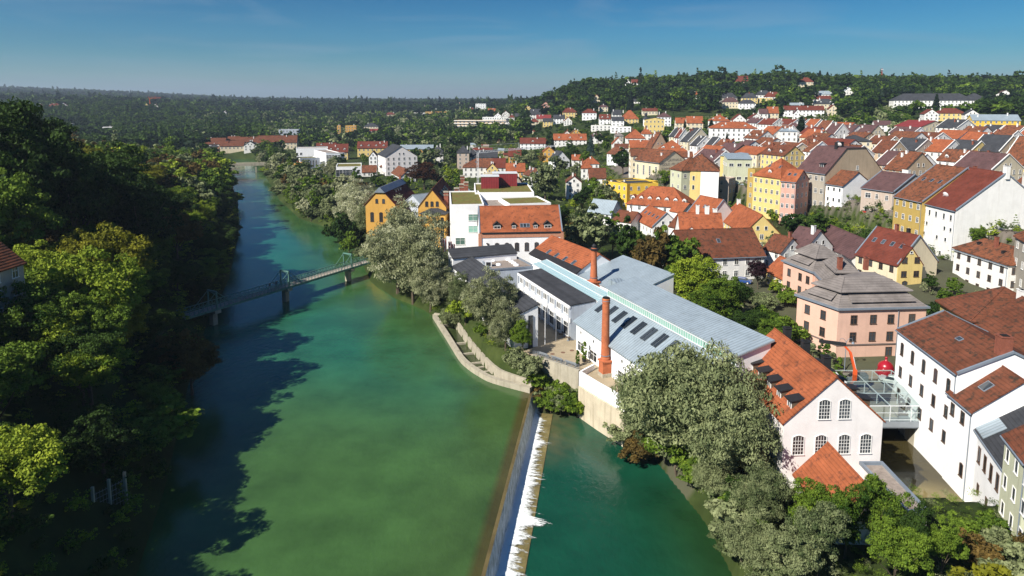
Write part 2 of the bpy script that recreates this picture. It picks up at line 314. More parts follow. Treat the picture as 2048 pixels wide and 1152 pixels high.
TT = {
 -1600: [26, 28, 30, 32, 32, 32, 32, 30, 28, 28, 30, 36, 44, 50, 60, 80, 130, 110, 100],
 -600: [22, 26, 30, 32, 33, 32, 31, 28, 25, 25, 30, 36, 42, 48, 60, 80, 140, 110, 100],
 0: [15, 18, 25, 28, 29, 28, 25, 19, 13, 11, 14, 20, 30, 40, 52, 70, 125, 105, 95],
 250: [10, 12, 15, 17, 18, 19, 19, 14, 9, 8, 8, 9, 20, 40, 42, 55, 98, 90, 85],
 480: [4, 4, 5, 6, 7, 6, 6, 6, 6, 7, 8, 8, 10, 24, 34, 42, 60, 72, 80],
 650: [4, 4, 4, 4, 4, 4, 4, 4, 5, 5, 6, 7, 9, 14, 30, 40, 52, 60, 70],
 900: [4, 4, 4, 4, 4, 4, 4, 4, 5, 7, 10, 13, 18, 22, 30, 38, 50, 58, 66],
 1050: [4, 4, 4, 4, 4, 4, 4, 5, 8, 12, 17, 22, 34, 36, 38, 42, 50, 58, 64],
 1150: [4, 4, 4, 4, 4, 4, 4, 6, 10, 17, 26, 38, 66, 60, 50, 46, 50, 58, 64],
 1300: [4, 4, 4, 4, 4.5, 5, 6, 14, 18, 24, 34, 48, 74, 72, 60, 56, 56, 60, 64],
 1500: [4, 4, 4, 4, 5, 17, 17, 21, 25, 31, 39, 52, 76, 76, 66, 60, 60, 62, 64],
 1700: [3, 3, 4, 5, 7, 17, 19, 23, 28, 35, 43, 55, 74, 76, 68, 62, 62, 64, 66],
 1900: [2, 3, 4, 6, 17, 18, 19, 24, 30, 37, 46, 55, 72, 74, 66, 62, 62, 64, 66],
 2048: [2, 3, 4, 8, 17, 18, 20, 25, 31, 38, 47, 55, 72, 76, 66, 62, 62, 64, 66],
 2300: [2, 3, 4, 12, 18, 19, 21, 26, 32, 40, 48, 56, 74, 78, 66, 62, 62, 64, 66],
 3200: [2, 3, 10, 16, 18, 20, 22, 26, 32, 40, 48, 56, 74, 78, 66, 62, 62, 64, 66]}
TA = np.array([TT[u] for u in TU], float); TUx = np.array([(u - 1024) / F for u in TU]); TDl = np.log(np.array(TD, float))
CLIFF = [Vector(p) for p in ((58, 420), (62, 349), (69, 306), (84, 289), (95, 291), (99, 264), (107, 252), (114, 230), (119, 208), (125, 182), (130, 160), (136, 140), (156, 120))]
CPOLY = CLIFF + [Vector((900, 120)), Vector((900, 420))]
def table(X, Y):
    Y = np.maximum(Y, 20.0); s = np.clip(X / Y, TUx[0], TUx[-1]); l = np.clip(np.log(Y), TDl[0], TDl[-1])
    i = np.clip(np.searchsorted(TUx, s) - 1, 0, len(TUx) - 2); j = np.clip(np.searchsorted(TDl, l) - 1, 0, len(TDl) - 2)
    a = (s - TUx[i]) / (TUx[i + 1] - TUx[i]); b = (l - TDl[j]) / (TDl[j + 1] - TDl[j])
    return TA[i, j] * (1 - a) * (1 - b) + TA[i + 1, j] * a * (1 - b) + TA[i, j + 1] * (1 - a) * b + TA[i + 1, j + 1] * a * b
def ss(x, a, b):
    t = np.clip((x - a) / (b - a), 0, 1); return t * t * (3 - 2 * t)
def ground(X, Y):
    X = np.asarray(X, float); Y = np.asarray(Y, float)
    T = table(X, Y)
    near = Y < 450
    dc = np.where(near & (X > 20), sdist(CPOLY, X, Y), 99.0)
    low = 4.0 + ss(X, 60, 115) * 4.0 - ss(Y, 150, 60) * 0 ; low = np.where(Y < 115, 3.0, low)
    T2 = np.where((X > 20) & (Y < 345), np.where(dc > 0, np.minimum(T, low), np.maximum(T, 16.5)), T)
    k = ss(dc, 4, -2.0); T2 = np.where((X > 20) & (Y < 345) & (np.abs(dc) < 4), low * (1 - k) + np.maximum(T, 16.5) * k, T2)
    dr = sdist(RIVER, X, Y); left = X < -0.33 * Y - 8
    bank = np.where(left, 0.4 + 0.95 * np.minimum(dr, 9) + .36 * np.maximum(dr - 9, 0), 0.4 + 0.8 * dr)
    z = np.where(dr < 0, np.maximum(-3.0, dr * 1.0 + 0.2), np.minimum(T2, bank))
    dl = np.where((Y > 100) & (Y < 150), sdist(LADP, X, Y), 99.0); z = np.where(dl < .2, -1.2, z)
    nr = Y < 190
    dp = np.where(nr, sdist(POOL, X, Y), 99.0); z = np.where(dp < 0, np.maximum(-5.0, -2.3 + dp * .8), np.minimum(z, -2.0 + 1.5 * dp))
    da = np.where(nr, sdist(RACE, X, Y), 99.0); z = np.where(da < 0, np.maximum(-3.2, -2.1 + da * .8), np.minimum(z, -1.8 + 3.0 * da))
    return z
def gz(x, y): return float(ground(np.array([x]), np.array([y]))[0])
_TS = np.exp(np.linspace(math.log(60), math.log(9000), 1400))
def march(u, v, h=0.0, lo=60, hi=9000):
    """first place where the sight line comes down to h metres above the ground"""
    d = ray(u, v); ts = _TS[(_TS >= lo) & (_TS <= hi)] / d.y
    g = CH + d.z * ts - (ground(d.x * ts, d.y * ts) + h)
    k = np.nonzero(g <= 0)[0]
    i = int(k[0]) if len(k) else int(np.argmin(g[ts * d.y < 1500]))
    t = ts[i]
    if len(k) and i > 0:
        a, b = g[i - 1], g[i]; t = ts[i - 1] + (ts[i] - ts[i - 1]) * a / (a - b + 1e-9)
    return Vector((d.x * t, d.y * t, CH + d.z * t))

def build_land():
    us = np.concatenate([np.arange(-2200, -100, 60), np.arange(-100, 2200, 9), np.arange(2200, 3600, 60)])
    ds = [16.0]
    while ds[-1] < 24000: ds.append(ds[-1] * (1.011 if ds[-1] < 700 else 1.03))
    ds = np.array(ds); S, D = np.meshgrid((us - 1024) / F, ds)
    X = (S * D).ravel(); Y = D.ravel(); Z = ground(X, Y)
    rg = np.random.default_rng(3); far = Y > 300
    Z = Z + np.where(far, np.sin(X * .013) * np.cos(Y * .009) * 1.0, 0) * np.clip((Y - 300) / 600, 0, 2)
    nu, nd = len(us), len(ds); idx = np.arange(nu * nd).reshape(nd, nu)
    Q = np.stack([idx[:-1, :-1], idx[:-1, 1:], idx[1:, 1:], idx[1:, :-1]], -1).reshape(-1, 4)
    # tone: r = paved town ground, g = riverside, b = open meadow
    dc = sdist(CPOLY, X, Y)
    town = np.where((dc < 0) & (Y < 560 + X * .1), 1.0, 0.0)
    yard = np.where((X > 22) & (X < 130) & (Y > 85) & (Y < 200) & (dc > 3), 0.35, 0.0)
    me = np_mesh('ground', np.stack([X, Y, Z], 1), Q, ground_mat, col=np.stack([np.maximum(town, yard), Z * 0, Z * 0, Z * 0 + 1], 1), smooth=True)
    tag(link(bpy.data.objects.new('ground', me)), kind='structure')
def make_ground_mat():
    m, t, b = new_mat('ground earth'); N = t.nodes.new; Lk = t.links.new
    b.inputs['Roughness'].default_value = 0.95; b.inputs['Specular IOR Level'].default_value = 0.1
    g = N('ShaderNodeNewGeometry'); n = N('ShaderNodeTexNoise'); n.inputs['Scale'].default_value = 0.05; n.inputs['Detail'].default_value = 9; n.inputs['Roughness'].default_value = 0.7
    Lk(g.outputs['Position'], n.inputs['Vector']); r = N('ShaderNodeValToRGB'); e = r.color_ramp.elements
    e[0].position = 0.35; e[0].color = (0.018, 0.028, 0.008, 1); e[1].position = 0.7; e[1].color = (0.065, 0.085, 0.024, 1); x = e.new(0.52); x.color = (0.032, 0.048, 0.013, 1)
    Lk(n.outputs['Fac'], r.inputs[0]); at = N('ShaderNodeAttribute'); at.attribute_name = 'tone'
    mx2 = N('ShaderNodeMixRGB'); Lk(at.outputs['Color'], mx2.inputs[0])
    sepc = N('ShaderNodeSeparateColor'); Lk(at.outputs['Color'], sepc.inputs[0]); Lk(sepc.outputs[0], mx2.inputs[0])
    Lk(r.outputs[0], mx2.inputs[1]); mx2.inputs[2].default_value = (0.15, 0.13, 0.11, 1); Lk(mx2.outputs[0], b.inputs['Base Color']); return m
ground_mat = make_ground_mat()
build_land()

# ------------------------------------------------------------------ water
def water_mat(name, rough=0.07, bump=0.25, scale=0.9):
    m, t, b = new_mat(name); N = t.nodes.new; Lk = t.links.new
    at = N('ShaderNodeAttribute'); at.attribute_name = 'tone'
    g = N('ShaderNodeNewGeometry'); n = N('ShaderNodeTexNoise'); n.inputs['Scale'].default_value = 0.11; n.inputs['Detail'].default_value = 12; n.inputs['Roughness'].default_value = 0.62
    Lk(g.outputs['Position'], n.inputs['Vector']); r = N('ShaderNodeMapRange'); r.inputs[1].default_value = 0.3; r.inputs[2].default_value = 0.7; r.inputs[3].default_value = 0.72; r.inputs[4].default_value = 1.28; Lk(n.outputs['Fac'], r.inputs[0])
    mm = N('ShaderNodeMixRGB'); mm.blend_type = 'MULTIPLY'; mm.inputs[0].default_value = 1; Lk(at.outputs['Color'], mm.inputs[1]); Lk(r.outputs[0], mm.inputs[2]); Lk(mm.outputs[0], b.inputs['Base Color'])
    b.inputs['Roughness'].default_value = rough; b.inputs['IOR'].default_value = 1.333; b.inputs['Specular IOR Level'].default_value = 0.5
    mpn = N('ShaderNodeMapping'); mpn.inputs['Scale'].default_value = (1.0, 0.6, 1); mpn.inputs['Rotation'].default_value = (0, 0, 0.3); Lk(g.outputs['Position'], mpn.inputs[0])
    n2 = N('ShaderNodeTexNoise'); n2.inputs['Scale'].default_value = scale; n2.inputs['Detail'].default_value = 8; n2.inputs['Roughness'].default_value = 0.6; Lk(mpn.outputs[0], n2.inputs['Vector'])
    n3 = N('ShaderNodeTexNoise'); n3.inputs['Scale'].default_value = 0.02; n3.inputs['Detail'].default_value = 2; Lk(g.outputs['Position'], n3.inputs['Vector'])
    mr = N('ShaderNodeMapRange'); mr.inputs[1].default_value = 0.4; mr.inputs[2].default_value = 0.6; mr.inputs[3].default_value = bump * .4; mr.inputs[4].default_value = bump; Lk(n3.outputs['Fac'], mr.inputs[0])
    bp = N('ShaderNodeBump'); bp.inputs['Distance'].default_value = 0.2; Lk(mr.outputs[0], bp.inputs['Strength']); Lk(n2.outputs['Fac'], bp.inputs['Height']); Lk(bp.outputs[0], b.inputs['Normal']); return m
def polydist(line, X, Y):
    d = np.full(X.shape, 1e18)
    for i in range(len(line) - 1):
        ax, ay = line[i]; bx, by = line[i + 1]; ex, ey = bx - ax, by - ay
        t = np.clip(((X - ax) * ex + (Y - ay) * ey) / (ex * ex + ey * ey + 1e-9), 0, 1)
        d = np.minimum(d, (X - ax - t * ex) ** 2 + (Y - ay - t * ey) ** 2)
    return np.sqrt(d)
def lerp3(a, b, t): return np.asarray(a)[None] * (1 - t[:, None]) + np.asarray(b)[None] * t[:, None]
def mixin(c, col, t): return c * (1 - t[:, None]) + np.asarray(col)[None] * t[:, None]
def sheet(name, poly, z, step, colf, m, grow=0.0, side=0):
    """grid laid along the weir so that the water ends on its straight crest; side -1: upstream, +1: below the weir"""
    e1 = np.array(wd); e2 = np.array(wn); o_ = np.array(WEIR_A)
    P_ = np.array([tuple(p) for p in poly]) - o_; ss_, tt = P_ @ e1, P_ @ e2
    gs = np.arange(math.floor(ss_.min() / step - 2) * step, ss_.max() + 2 * step, step); gt = np.arange(math.floor(tt.min() / step - 2) * step, tt.max() + 2 * step, step)
    S, T = np.meshgrid(gs, gt); S = S.ravel(); T = T.ravel(); nx, ny = len(gs), len(gt)
    X = o_[0] + S * e1[0] + T * e2[0]; Y = o_[1] + S * e1[1] + T * e2[1]; d = sdist(poly, X, Y)
    ins = d < grow
    if side < 0: ins = np.where(S > -4, (T < 1e-6) & (d < 3), d < np.where(T > 0, 1.0, 3.0))
    idx = np.arange(nx * ny).reshape(ny, nx)
    Q = np.stack([idx[:-1, :-1], idx[:-1, 1:], idx[1:, 1:], idx[1:, :-1]], -1).reshape(-1, 4)
    Q = Q[ins[Q].all(1)]; used, inv = np.unique(Q, return_inverse=True); Q = inv.reshape(-1, 4)
    V = np.stack([X[used], Y[used], np.full(len(used), z)], 1)
    c = colf(V[:, 0], V[:, 1]); c4 = np.concatenate([c * .84, np.ones((len(c), 1))], 1)
    me = np_mesh(name, V, Q, m, col=c4); o = link(bpy.data.objects.new(name, me)); return o
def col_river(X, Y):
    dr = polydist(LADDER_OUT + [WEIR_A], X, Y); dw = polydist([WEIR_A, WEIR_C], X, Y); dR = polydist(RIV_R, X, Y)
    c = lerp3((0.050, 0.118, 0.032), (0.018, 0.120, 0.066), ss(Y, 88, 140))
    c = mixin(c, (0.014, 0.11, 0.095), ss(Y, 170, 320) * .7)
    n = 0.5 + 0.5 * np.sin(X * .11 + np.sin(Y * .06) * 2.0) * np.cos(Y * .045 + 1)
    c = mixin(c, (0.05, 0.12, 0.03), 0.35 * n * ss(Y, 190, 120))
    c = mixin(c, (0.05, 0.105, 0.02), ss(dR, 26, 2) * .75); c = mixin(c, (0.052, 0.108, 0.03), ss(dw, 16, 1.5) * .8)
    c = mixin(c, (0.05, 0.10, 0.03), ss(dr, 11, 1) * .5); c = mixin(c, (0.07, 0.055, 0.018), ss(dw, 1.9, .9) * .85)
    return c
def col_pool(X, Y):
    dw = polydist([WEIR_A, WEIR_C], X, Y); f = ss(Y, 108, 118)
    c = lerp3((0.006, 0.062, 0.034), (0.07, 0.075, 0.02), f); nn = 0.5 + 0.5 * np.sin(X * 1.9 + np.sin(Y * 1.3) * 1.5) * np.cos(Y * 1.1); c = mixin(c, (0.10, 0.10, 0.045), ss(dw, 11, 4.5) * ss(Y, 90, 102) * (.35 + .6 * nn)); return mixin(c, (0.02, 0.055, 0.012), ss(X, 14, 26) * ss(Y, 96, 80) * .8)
def col_race(X, Y):
    n = 0.5 + 0.5 * np.sin(X * .5 + Y * .35); f = ss(Y + (X - 55) * .6, 93, 86); return lerp3((0.055, 0.045, 0.018), (0.21, 0.17, 0.075), f * (0.7 + .3 * n))
wm = water_mat('river water', 0.07, 0.45, 1.3); wm2 = water_mat('pool water', 0.09, 0.55, 1.3); wm3 = water_mat('race water', 0.03, 0.10, 1.0)
RIVP = [p for p in RIVER]
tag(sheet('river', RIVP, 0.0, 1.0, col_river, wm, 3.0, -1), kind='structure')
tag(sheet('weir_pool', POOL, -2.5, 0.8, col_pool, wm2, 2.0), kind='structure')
tag(sheet('mill_race', RACE, -2.35, 0.5, col_race, wm3, 1.0), kind='structure')

# ------------------------------------------------------------------ weir
def off(p, k, z): q = p + wn * k; return (q.x, q.y, z)
def foam_mat(name, c1, c2, sc_, stretch, lo=.45, hi=.6, rot=0.0):
    m, t, b = new_mat(name); N = t.nodes.new; Lk = t.links.new
    tcn = N('ShaderNodeTexCoord'); mpn = N('ShaderNodeMapping'); mpn.inputs['Rotation'].default_value = (0, 0, rot); mpn.inputs['Scale'].default_value = stretch; Lk(tcn.outputs['Object'], mpn.inputs[0])
    n = N('ShaderNodeTexNoise'); n.inputs['Scale'].default_value = sc_; n.inputs['Detail'].default_value = 7; n.inputs['Roughness'].default_value = 0.7; Lk(mpn.outputs[0], n.inputs['Vector'])
    r = N('ShaderNodeMapRange'); r.inputs[1].default_value = lo; r.inputs[2].default_value = hi; Lk(n.outputs['Fac'], r.inputs[0])
    mm = N('ShaderNodeMixRGB'); mm.inputs[1].default_value = (*c1, 1); mm.inputs[2].default_value = (*c2, 1); Lk(r.outputs[0], mm.inputs[0]); Lk(mm.outputs[0], b.inputs['Base Color'])
    b.inputs['Roughness'].default_value = 0.35; bp = N('ShaderNodeBump'); bp.inputs['Strength'].default_value = 0.6; bp.inputs['Distance'].default_value = 0.1; Lk(n.outputs['Fac'], bp.inputs['Height']); Lk(bp.outputs[0], b.inputs['Normal']); return m
ang = math.atan2(wd.y, wd.x)
veil = foam_mat('falling water', (0.20, 0.26, 0.26), (0.80, 0.85, 0.87), 2.6, (3.2, .22, .22), .36, .60, rot=-ang)
foam = foam_mat('foam', (0.22, 0.30, 0.27), (0.85, 0.88, 0.88), 3.2, (1, .35, 1), .38, .54, rot=-ang)
root = thing('weir', 'long river weir with white water pouring over its sloping face', 'weir', (WEIR_A.x, WEIR_A.y, -2.5))
o_ = (WEIR_A.x, WEIR_A.y, -2.5)
mb = MB(o_); a0, a1 = WEIR_A, WEIR_C
mb.hull([off(a0, -1.1, -3.5), off(a1, -1.1, -3.5), off(a1, .25, -3.5), off(a0, .2, -3.5)], [off(a0, -1.1, -.06), off(a1, -1.1, -.06), off(a1, .25, .03), off(a0, .25, .03)])
mb.build('crest', M['wetconc'], root)
nseg = 90
def edge(i, k, z, amp):
    p = a0.lerp(a1, i / nseg); r_ = math.sin(i * 1.7) * .5 + math.sin(i * .61 + 1) * .5; return off(p, k + amp * r_, z)
mb = MB(o_)
for i in range(nseg):
    s = .45 + .55 * min(1, i / 10)
    mb.poly([off(a0.lerp(a1, i / nseg), .25, .035), off(a0.lerp(a1, (i + 1) / nseg), .25, .035), edge(i + 1, 1.05, -2.1, .06), edge(i, 1.05, -2.1, .06)])
mb.build('falling_water', veil, root)
def streak_mat():
    m, t, b = new_mat('drifting foam'); N = t.nodes.new; Lk = t.links.new; b.inputs['Base Color'].default_value = (.8, .84, .83, 1); b.inputs['Roughness'].default_value = .6
    tcn = N('ShaderNodeTexCoord'); mpn = N('ShaderNodeMapping'); mpn.vector_type = 'TEXTURE'; mpn.inputs['Rotation'].default_value = (0, 0, ang); mpn.inputs['Scale'].default_value = (.5, 1.6, 1); Lk(tcn.outputs['Object'], mpn.inputs[0])
    n = N('ShaderNodeTexNoise'); n.inputs['Scale'].default_value = 1.6; n.inputs['Detail'].default_value = 9; n.inputs['Roughness'].default_value = .75; Lk(mpn.outputs[0], n.inputs['Vector'])
    at = N('ShaderNodeAttribute'); at.attribute_name = 'tone'; ad = N('ShaderNodeMath'); ad.operation = 'ADD'; Lk(n.outputs['Fac'], ad.inputs[0]); Lk(at.outputs['Fac'], ad.inputs[1])
    r = N('ShaderNodeMapRange'); r.inputs[1].default_value = .62; r.inputs[2].default_value = .80; Lk(ad.outputs[0], r.inputs[0]); Lk(r.outputs[0], b.inputs['Alpha']); return m
rf = random.Random(4); NS = 520; wk_ = [.45, .75, 1.05, 1.5, 2.0, 2.6, 3.2, 4.0, 5.2]; zk_ = [-1.0, -1.6, -2.05, -2.08, -2.12, -2.17, -2.22, -2.27, -2.38]; tn = [.14, .36, .5, .48, .38, .26, .15, .03, -.12]; V_ = []; T_c = []; lf = 0
for i in range(NS):
    t_ = i / (NS - 1); p = a0.lerp(a1, t_); lf = .82 * lf + .18 * rf.uniform(-1, 1); sp_ = math.exp(-((t_ - .36) / .013) ** 2)
    for k_, w_ in enumerate(wk_):
        q = off(p, w_ * (.45 + .55 * min(1, t_ * 7)) * (1 + .22 * sp_), zk_[k_] + (rf.uniform(0, .12) if 1 < k_ < 7 else 0)); V_.append((q[0] - o_[0], q[1] - o_[1], q[2] - o_[2])); v_ = tn[k_] + .35 * lf * (k_ > 2) + .15 * sp_; T_c.append((v_, v_, v_, 1))
ix = np.arange(NS * 9).reshape(NS, 9); Qs_ = np.stack([ix[:-1, :-1], ix[1:, :-1], ix[1:, 1:], ix[:-1, 1:]], -1).reshape(-1, 4)
link(bpy.data.objects.new('foam', np_mesh('foam', np.array(V_), Qs_, streak_mat(), col=np.array(T_c), smooth=True)), root)
mb = MB(o_); p0, p1 = a0.lerp(a1, .03), a1
mb.hull([off(p0, 1.1, -4), off(p1, 1.1, -4), off(p1, 4.0, -4), off(p0, 4.0, -4)], [off(p0, 1.1, -2.3), off(p1, 1.1, -2.3), off(p1, 4.0, -2.42), off(p0, 4.0, -2.42)])
mb.build('apron', mat('mossy apron', (0.17, 0.14, 0.055), 0.6, 0.35, 0.5, bump=0.5, spots=((0.08, 0.07, 0.025), 1.4, .55)), root)
# ------------------------------------------------------------------ fish ladder beside the weir
lad = thing('fish_ladder', 'curved concrete fish ladder with stepped basins along the river bank', 'fish ladder', (LADDER_OUT[3].x, LADDER_OUT[3].y, 0))
og = (LADDER_OUT[3].x, LADDER_OUT[3].y, 0)
def ribbon(mb, line, w_, z0, z1, m=0):
    n = len(line); L_, R_ = [], []
    for i in range(n):
        d = (line[min(i + 1, n - 1)] - line[max(i - 1, 0)]).normalized(); q = Vector((-d.y, d.x)) * w_ / 2
        L_.append(line[i] + q); R_.append(line[i] - q)
    for i in range(n - 1):
        a, b, c, d = L_[i], L_[i + 1], R_[i + 1], R_[i]
        za, zb = (z1[i], z1[i + 1]) if isinstance(z1, (list, tuple)) else (z1, z1)
        A, B, Cc, D = (a.x, a.y, za), (b.x, b.y, zb), (c.x, c.y, zb), (d.x, d.y, za)
        A0, B0, C0, D0 = (a.x, a.y, z0), (b.x, b.y, z0), (c.x, c.y, z0), (d.x, d.y, z0)
        mb.poly([A, D, Cc, B], m); mb.poly([A0, A, B, B0], m); mb.poly([D, D0, C0, Cc], m)
        if i == 0: mb.poly([A0, D0, D, A], m)
        if i == n - 2: mb.poly([B0, B, Cc, C0], m)
def dens(line, k=4):
    """smooth a polyline"""
    out = []; n = len(line)
    for i in range(n - 1):
        p0, p1, p2, p3 = line[max(i - 1, 0)], line[i], line[i + 1], line[min(i + 2, n - 1)]
        for j in range(k):
            t = j / k; out.append(0.5 * ((2 * p1) + (p2 - p0) * t + (2 * p0 - 5 * p1 + 4 * p2 - p3) * t * t + (3 * p1 - p0 - 3 * p2 + p3) * t ** 3))
    out.append(line[-1]); return out
LO_, LI_ = dens(LADDER_OUT), dens(LI)
mb = MB(og); ribbon(mb, LO_, 0.9, -4, 0.95); mb.build('outer_wall', M['conc'], lad)
mb = MB(og); ribbon(mb, LI_, 0.5, -3, 1.9); mb.build('inner_wall', M['conc'], lad)
mb = MB(og); ribbon(mb, [LO_[0], LI_[0]], .5, -3, 1.2); mb.build('end_wall', M['conc'], lad)
for k in range(1, 9):
    t = k / 9.2; a = LO_[int(t * (len(LO_) - 1))]; b = min(LI_, key=lambda q: (q - a).length)
    mb = MB(og); ribbon(mb, [a, b], .4, -3, .55 - k * .06); mb.build('baffle', M['conc'], lad)
mb = MB(og); ps = []
for i in range(len(LO_) - 1):
    a, b = LO_[i], LO_[i + 1]; c, d = [min(LI_, key=lambda q: (q - s_).length) for s_ in (a, b)]
    mb.poly([(a.x, a.y, .02), (b.x, b.y, .02), (d.x, d.y, .02), (c.x, c.y, .02)])
mb.build('basin_water', mat('basin water', (0.035, 0.05, 0.018), 0.15, 0.3, .8, bump=.5, spots=((0.5, 0.55, 0.5), 1.1, .70)), lad)

# ------------------------------------------------------------------ foliage templates
RG = np.random.default_rng(11)
def unit(n): v = RG.normal(size=(n, 3)); return v / np.linalg.norm(v, axis=1)[:, None]
def leaves(Cn, Rn, per, size, droop=0.0, flat=0.75):
    """quads on the shells of clumps (centres Cn, radii Rn)"""
    n = len(Cn) * per; c = np.repeat(Cn, per, 0); r = np.repeat(Rn, per)
    d = unit(n); d[:, 2] = np.abs(d[:, 2]) * 1.0 + d[:, 2] * .25 * 0 - .25 * RG.random(n); d /= np.linalg.norm(d, axis=1)[:, None]
    rr = r * (0.55 + .5 * RG.random(n)); p = c + d * rr[:, None] * np.array([1, 1, flat])
    nm = d * 1.0 + unit(n) * 0.75; nm /= np.linalg.norm(nm, axis=1)[:, None]
    a = np.cross(nm, unit(n)); a /= np.linalg.norm(a, axis=1)[:, None]; b = np.cross(nm, a)
    if droop: a[:, 2] -= droop; 
    s = (size * (.6 + .8 * RG.random(n)))[:, None]
    e = .62
    V = np.stack([p - a * s - b * s * e * .3, p + b * s * e - a * s * .1, p + a * s + b * s * .2 * e, p - b * s * e + a * s * .1], 1).reshape(-1, 3)
    tone = np.repeat(RG.random(len(Cn)), per) * .45 + RG.random(n) * .22
    return V, np.repeat(tone, 4)
def crown(name, h, rad, kind='broad', nl=8, nc=16, per=60, size=.4, seed=0):
    """lobed crown standing on z=0; full height h, radius rad"""
    global RG; RG = np.random.default_rng(seed)
    Cn = []; Rn = []
    if kind in ('broad', 'willow', 'bush'):
        base = {'broad': .14, 'willow': .0, 'bush': .0}[kind]; cz = h * (base + 1) / 2; hz = h * (1 - base) / 2
        for i in range(nl):
            d = unit(1)[0]; d[2] = d[2] * .8 + .12
            k = .35 + .38 * RG.random() if i else .15
            lc = np.array([d[0] * rad * k * 1.15, d[1] * rad * k * 1.15, cz + d[2] * hz * k * 1.1]); lr = rad * (.40 + .22 * RG.random())
            for j in range(nc):
                q = unit(1)[0]; q[2] = q[2] * .75 + .2; f = lr * (.62 + .42 * RG.random())
                c = lc + q * f
                if kind == 'willow': c[2] -= .35 * max(0, math.hypot(c[0], c[1]) - rad * .7)
                if kind == 'bush': c[2] = max(c[2], rad * .08)
                Cn.append(c); Rn.append(rad * (.13 + .09 * RG.random()))
        # inner clumps keep the middle of the crown closed
        for j in range(nl * 3):
            q = unit(1)[0] * RG.random() ** .5 * .55; Cn.append(np.array([q[0] * rad, q[1] * rad, cz + q[2] * hz])); Rn.append(rad * .24)
    elif kind == 'fir':
        lv = nl
        for i in range(lv):
            t = i / (lv - 1); z = h * (.10 + .86 * t); rr = rad * (1 - t) ** .85 * (.85 + .3 * RG.random()) + .15
            m = max(3, int(nc * (1 - t) + 3))
            for j in range(m):
                a = 2 * math.pi * (j + RG.random() * .7) / m; f = rr * (.45 + .55 * RG.random())
                Cn.append(np.array([math.cos(a) * f, math.sin(a) * f, z - .22 * f])); Rn.append(rad * .15 + rr * .12)
    elif kind == 'column':
        for i in range(nl * nc):
            t = RG.random(); z = h * (.05 + .93 * t); rr = rad * math.sin(math.pi * min(.98, .12 + .86 * t)) ** .6
            a = RG.random() * 6.283; Cn.append(np.array([math.cos(a) * rr * .6, math.sin(a) * rr * .6, z])); Rn.append(rad * .32)
    Cn = np.array(Cn); Rn = np.array(Rn)
    V, tone = leaves(Cn, Rn, per, size, droop=.5 if kind in ('willow', 'fir') else 0, flat=.8)
    Q = np.arange(len(V)).reshape(-1, 4); col = np.stack([tone, tone, tone, np.ones_like(tone)], 1)
    return V, Q, col
def trunk_mesh(name, h, r, rad, seed, limbs=5, kind='broad'):
    q = random.Random(seed); mb = MB(); top = h * (.9 if kind in ('fir', 'column') else .62); pts = []; rs = []
    for i in range(6):
        t = i / 5; pts.append((q.uniform(-.2, .2) * t * 2, q.uniform(-.2, .2) * t * 2, -2.5 + (top + 2.5) * t)); rs.append(r * (1 - .75 * t) + .03)
    mb.tube(pts, rs, 6)
    if kind not in ('fir', 'column'):
        for k in range(limbs):
            a = 6.283 * (k + q.random() * .6) / limbs; z0 = h * q.uniform(.18, .45); e = rad * q.uniform(.5, .85)
            mb.tube([(0, 0, z0), (math.cos(a) * e * .5, math.sin(a) * e * .5, z0 + h * .17), (math.cos(a) * e, math.sin(a) * e, z0 + h * q.uniform(.25, .42))], [r * .42, r * .25, r * .08], 5)
    return mb.mesh('trunk', M['bark'])
TPL = {}
def add_tpl(key, n, h, rad, kind, nl, nc, per, size, tr):
    TPL[key] = []
    for i in range(n):
        V, Q, col = crown(key, h, rad, kind, nl, nc, per, size, seed=100 + i * 7 + sum(map(ord, key)) % 97)
        TPL[key].append((np_mesh('crown', V, Q, LM['green'][0], col=col), trunk_mesh(key, h, tr, rad, i + 5, kind=kind), h, rad))
add_tpl('broad', 5, 16, 6.2, 'broad', 12, 22, 82, .205, .42)      # near trees
add_tpl('mid', 4, 14, 5.6, 'broad', 8, 13, 26, .50, .38)         # middle distance
add_tpl('far', 4, 14, 5.8, 'broad', 7, 8, 13, .95, .35)          # far
add_tpl('willow', 4, 15, 7.5, 'willow', 16, 28, 88, .17, .5)
add_tpl('willowfar', 2, 13, 6.8, 'willow', 9, 14, 26, .5, .45)
add_tpl('fir', 2, 18, 3.6, 'fir', 17, 12, 26, .55, .3)
add_tpl('column', 2, 8, 1.3, 'column', 6, 8, 30, .26, .12)
add_tpl('bush', 4, 3.4, 2.4, 'bush', 8, 14, 40, .16, .10)
TREES = []
def tree(tpl, col, p, h, wf=1.0, label=None, group=None, name=None, cat='tree', var=None):
    """p = foot of the trunk"""
    cm, tm, h0, r0 = TPL[tpl][rnd.randrange(len(TPL[tpl])) if var is None else var % len(TPL[tpl])]
    nm = name or {'willow': 'willow_tree', 'willowfar': 'willow_tree', 'fir': 'fir_tree', 'column': 'columnar_tree', 'bush': 'bush'}.get(tpl, 'broadleaf_tree')
    r = thing(nm, label, cat, p, rnd.uniform(0, 6.28), group); s = h / h0; r.scale = (s * wf, s * wf, s)
    c = link(bpy.data.objects.new('crown', cm), r); c.material_slots[0].link = 'OBJECT'; c.material_slots[0].material = LM[col][0]
    link(bpy.data.objects.new('trunk', tm), r); TREES.append((p[0], p[1], h * r0 / h0 * wf)); return r
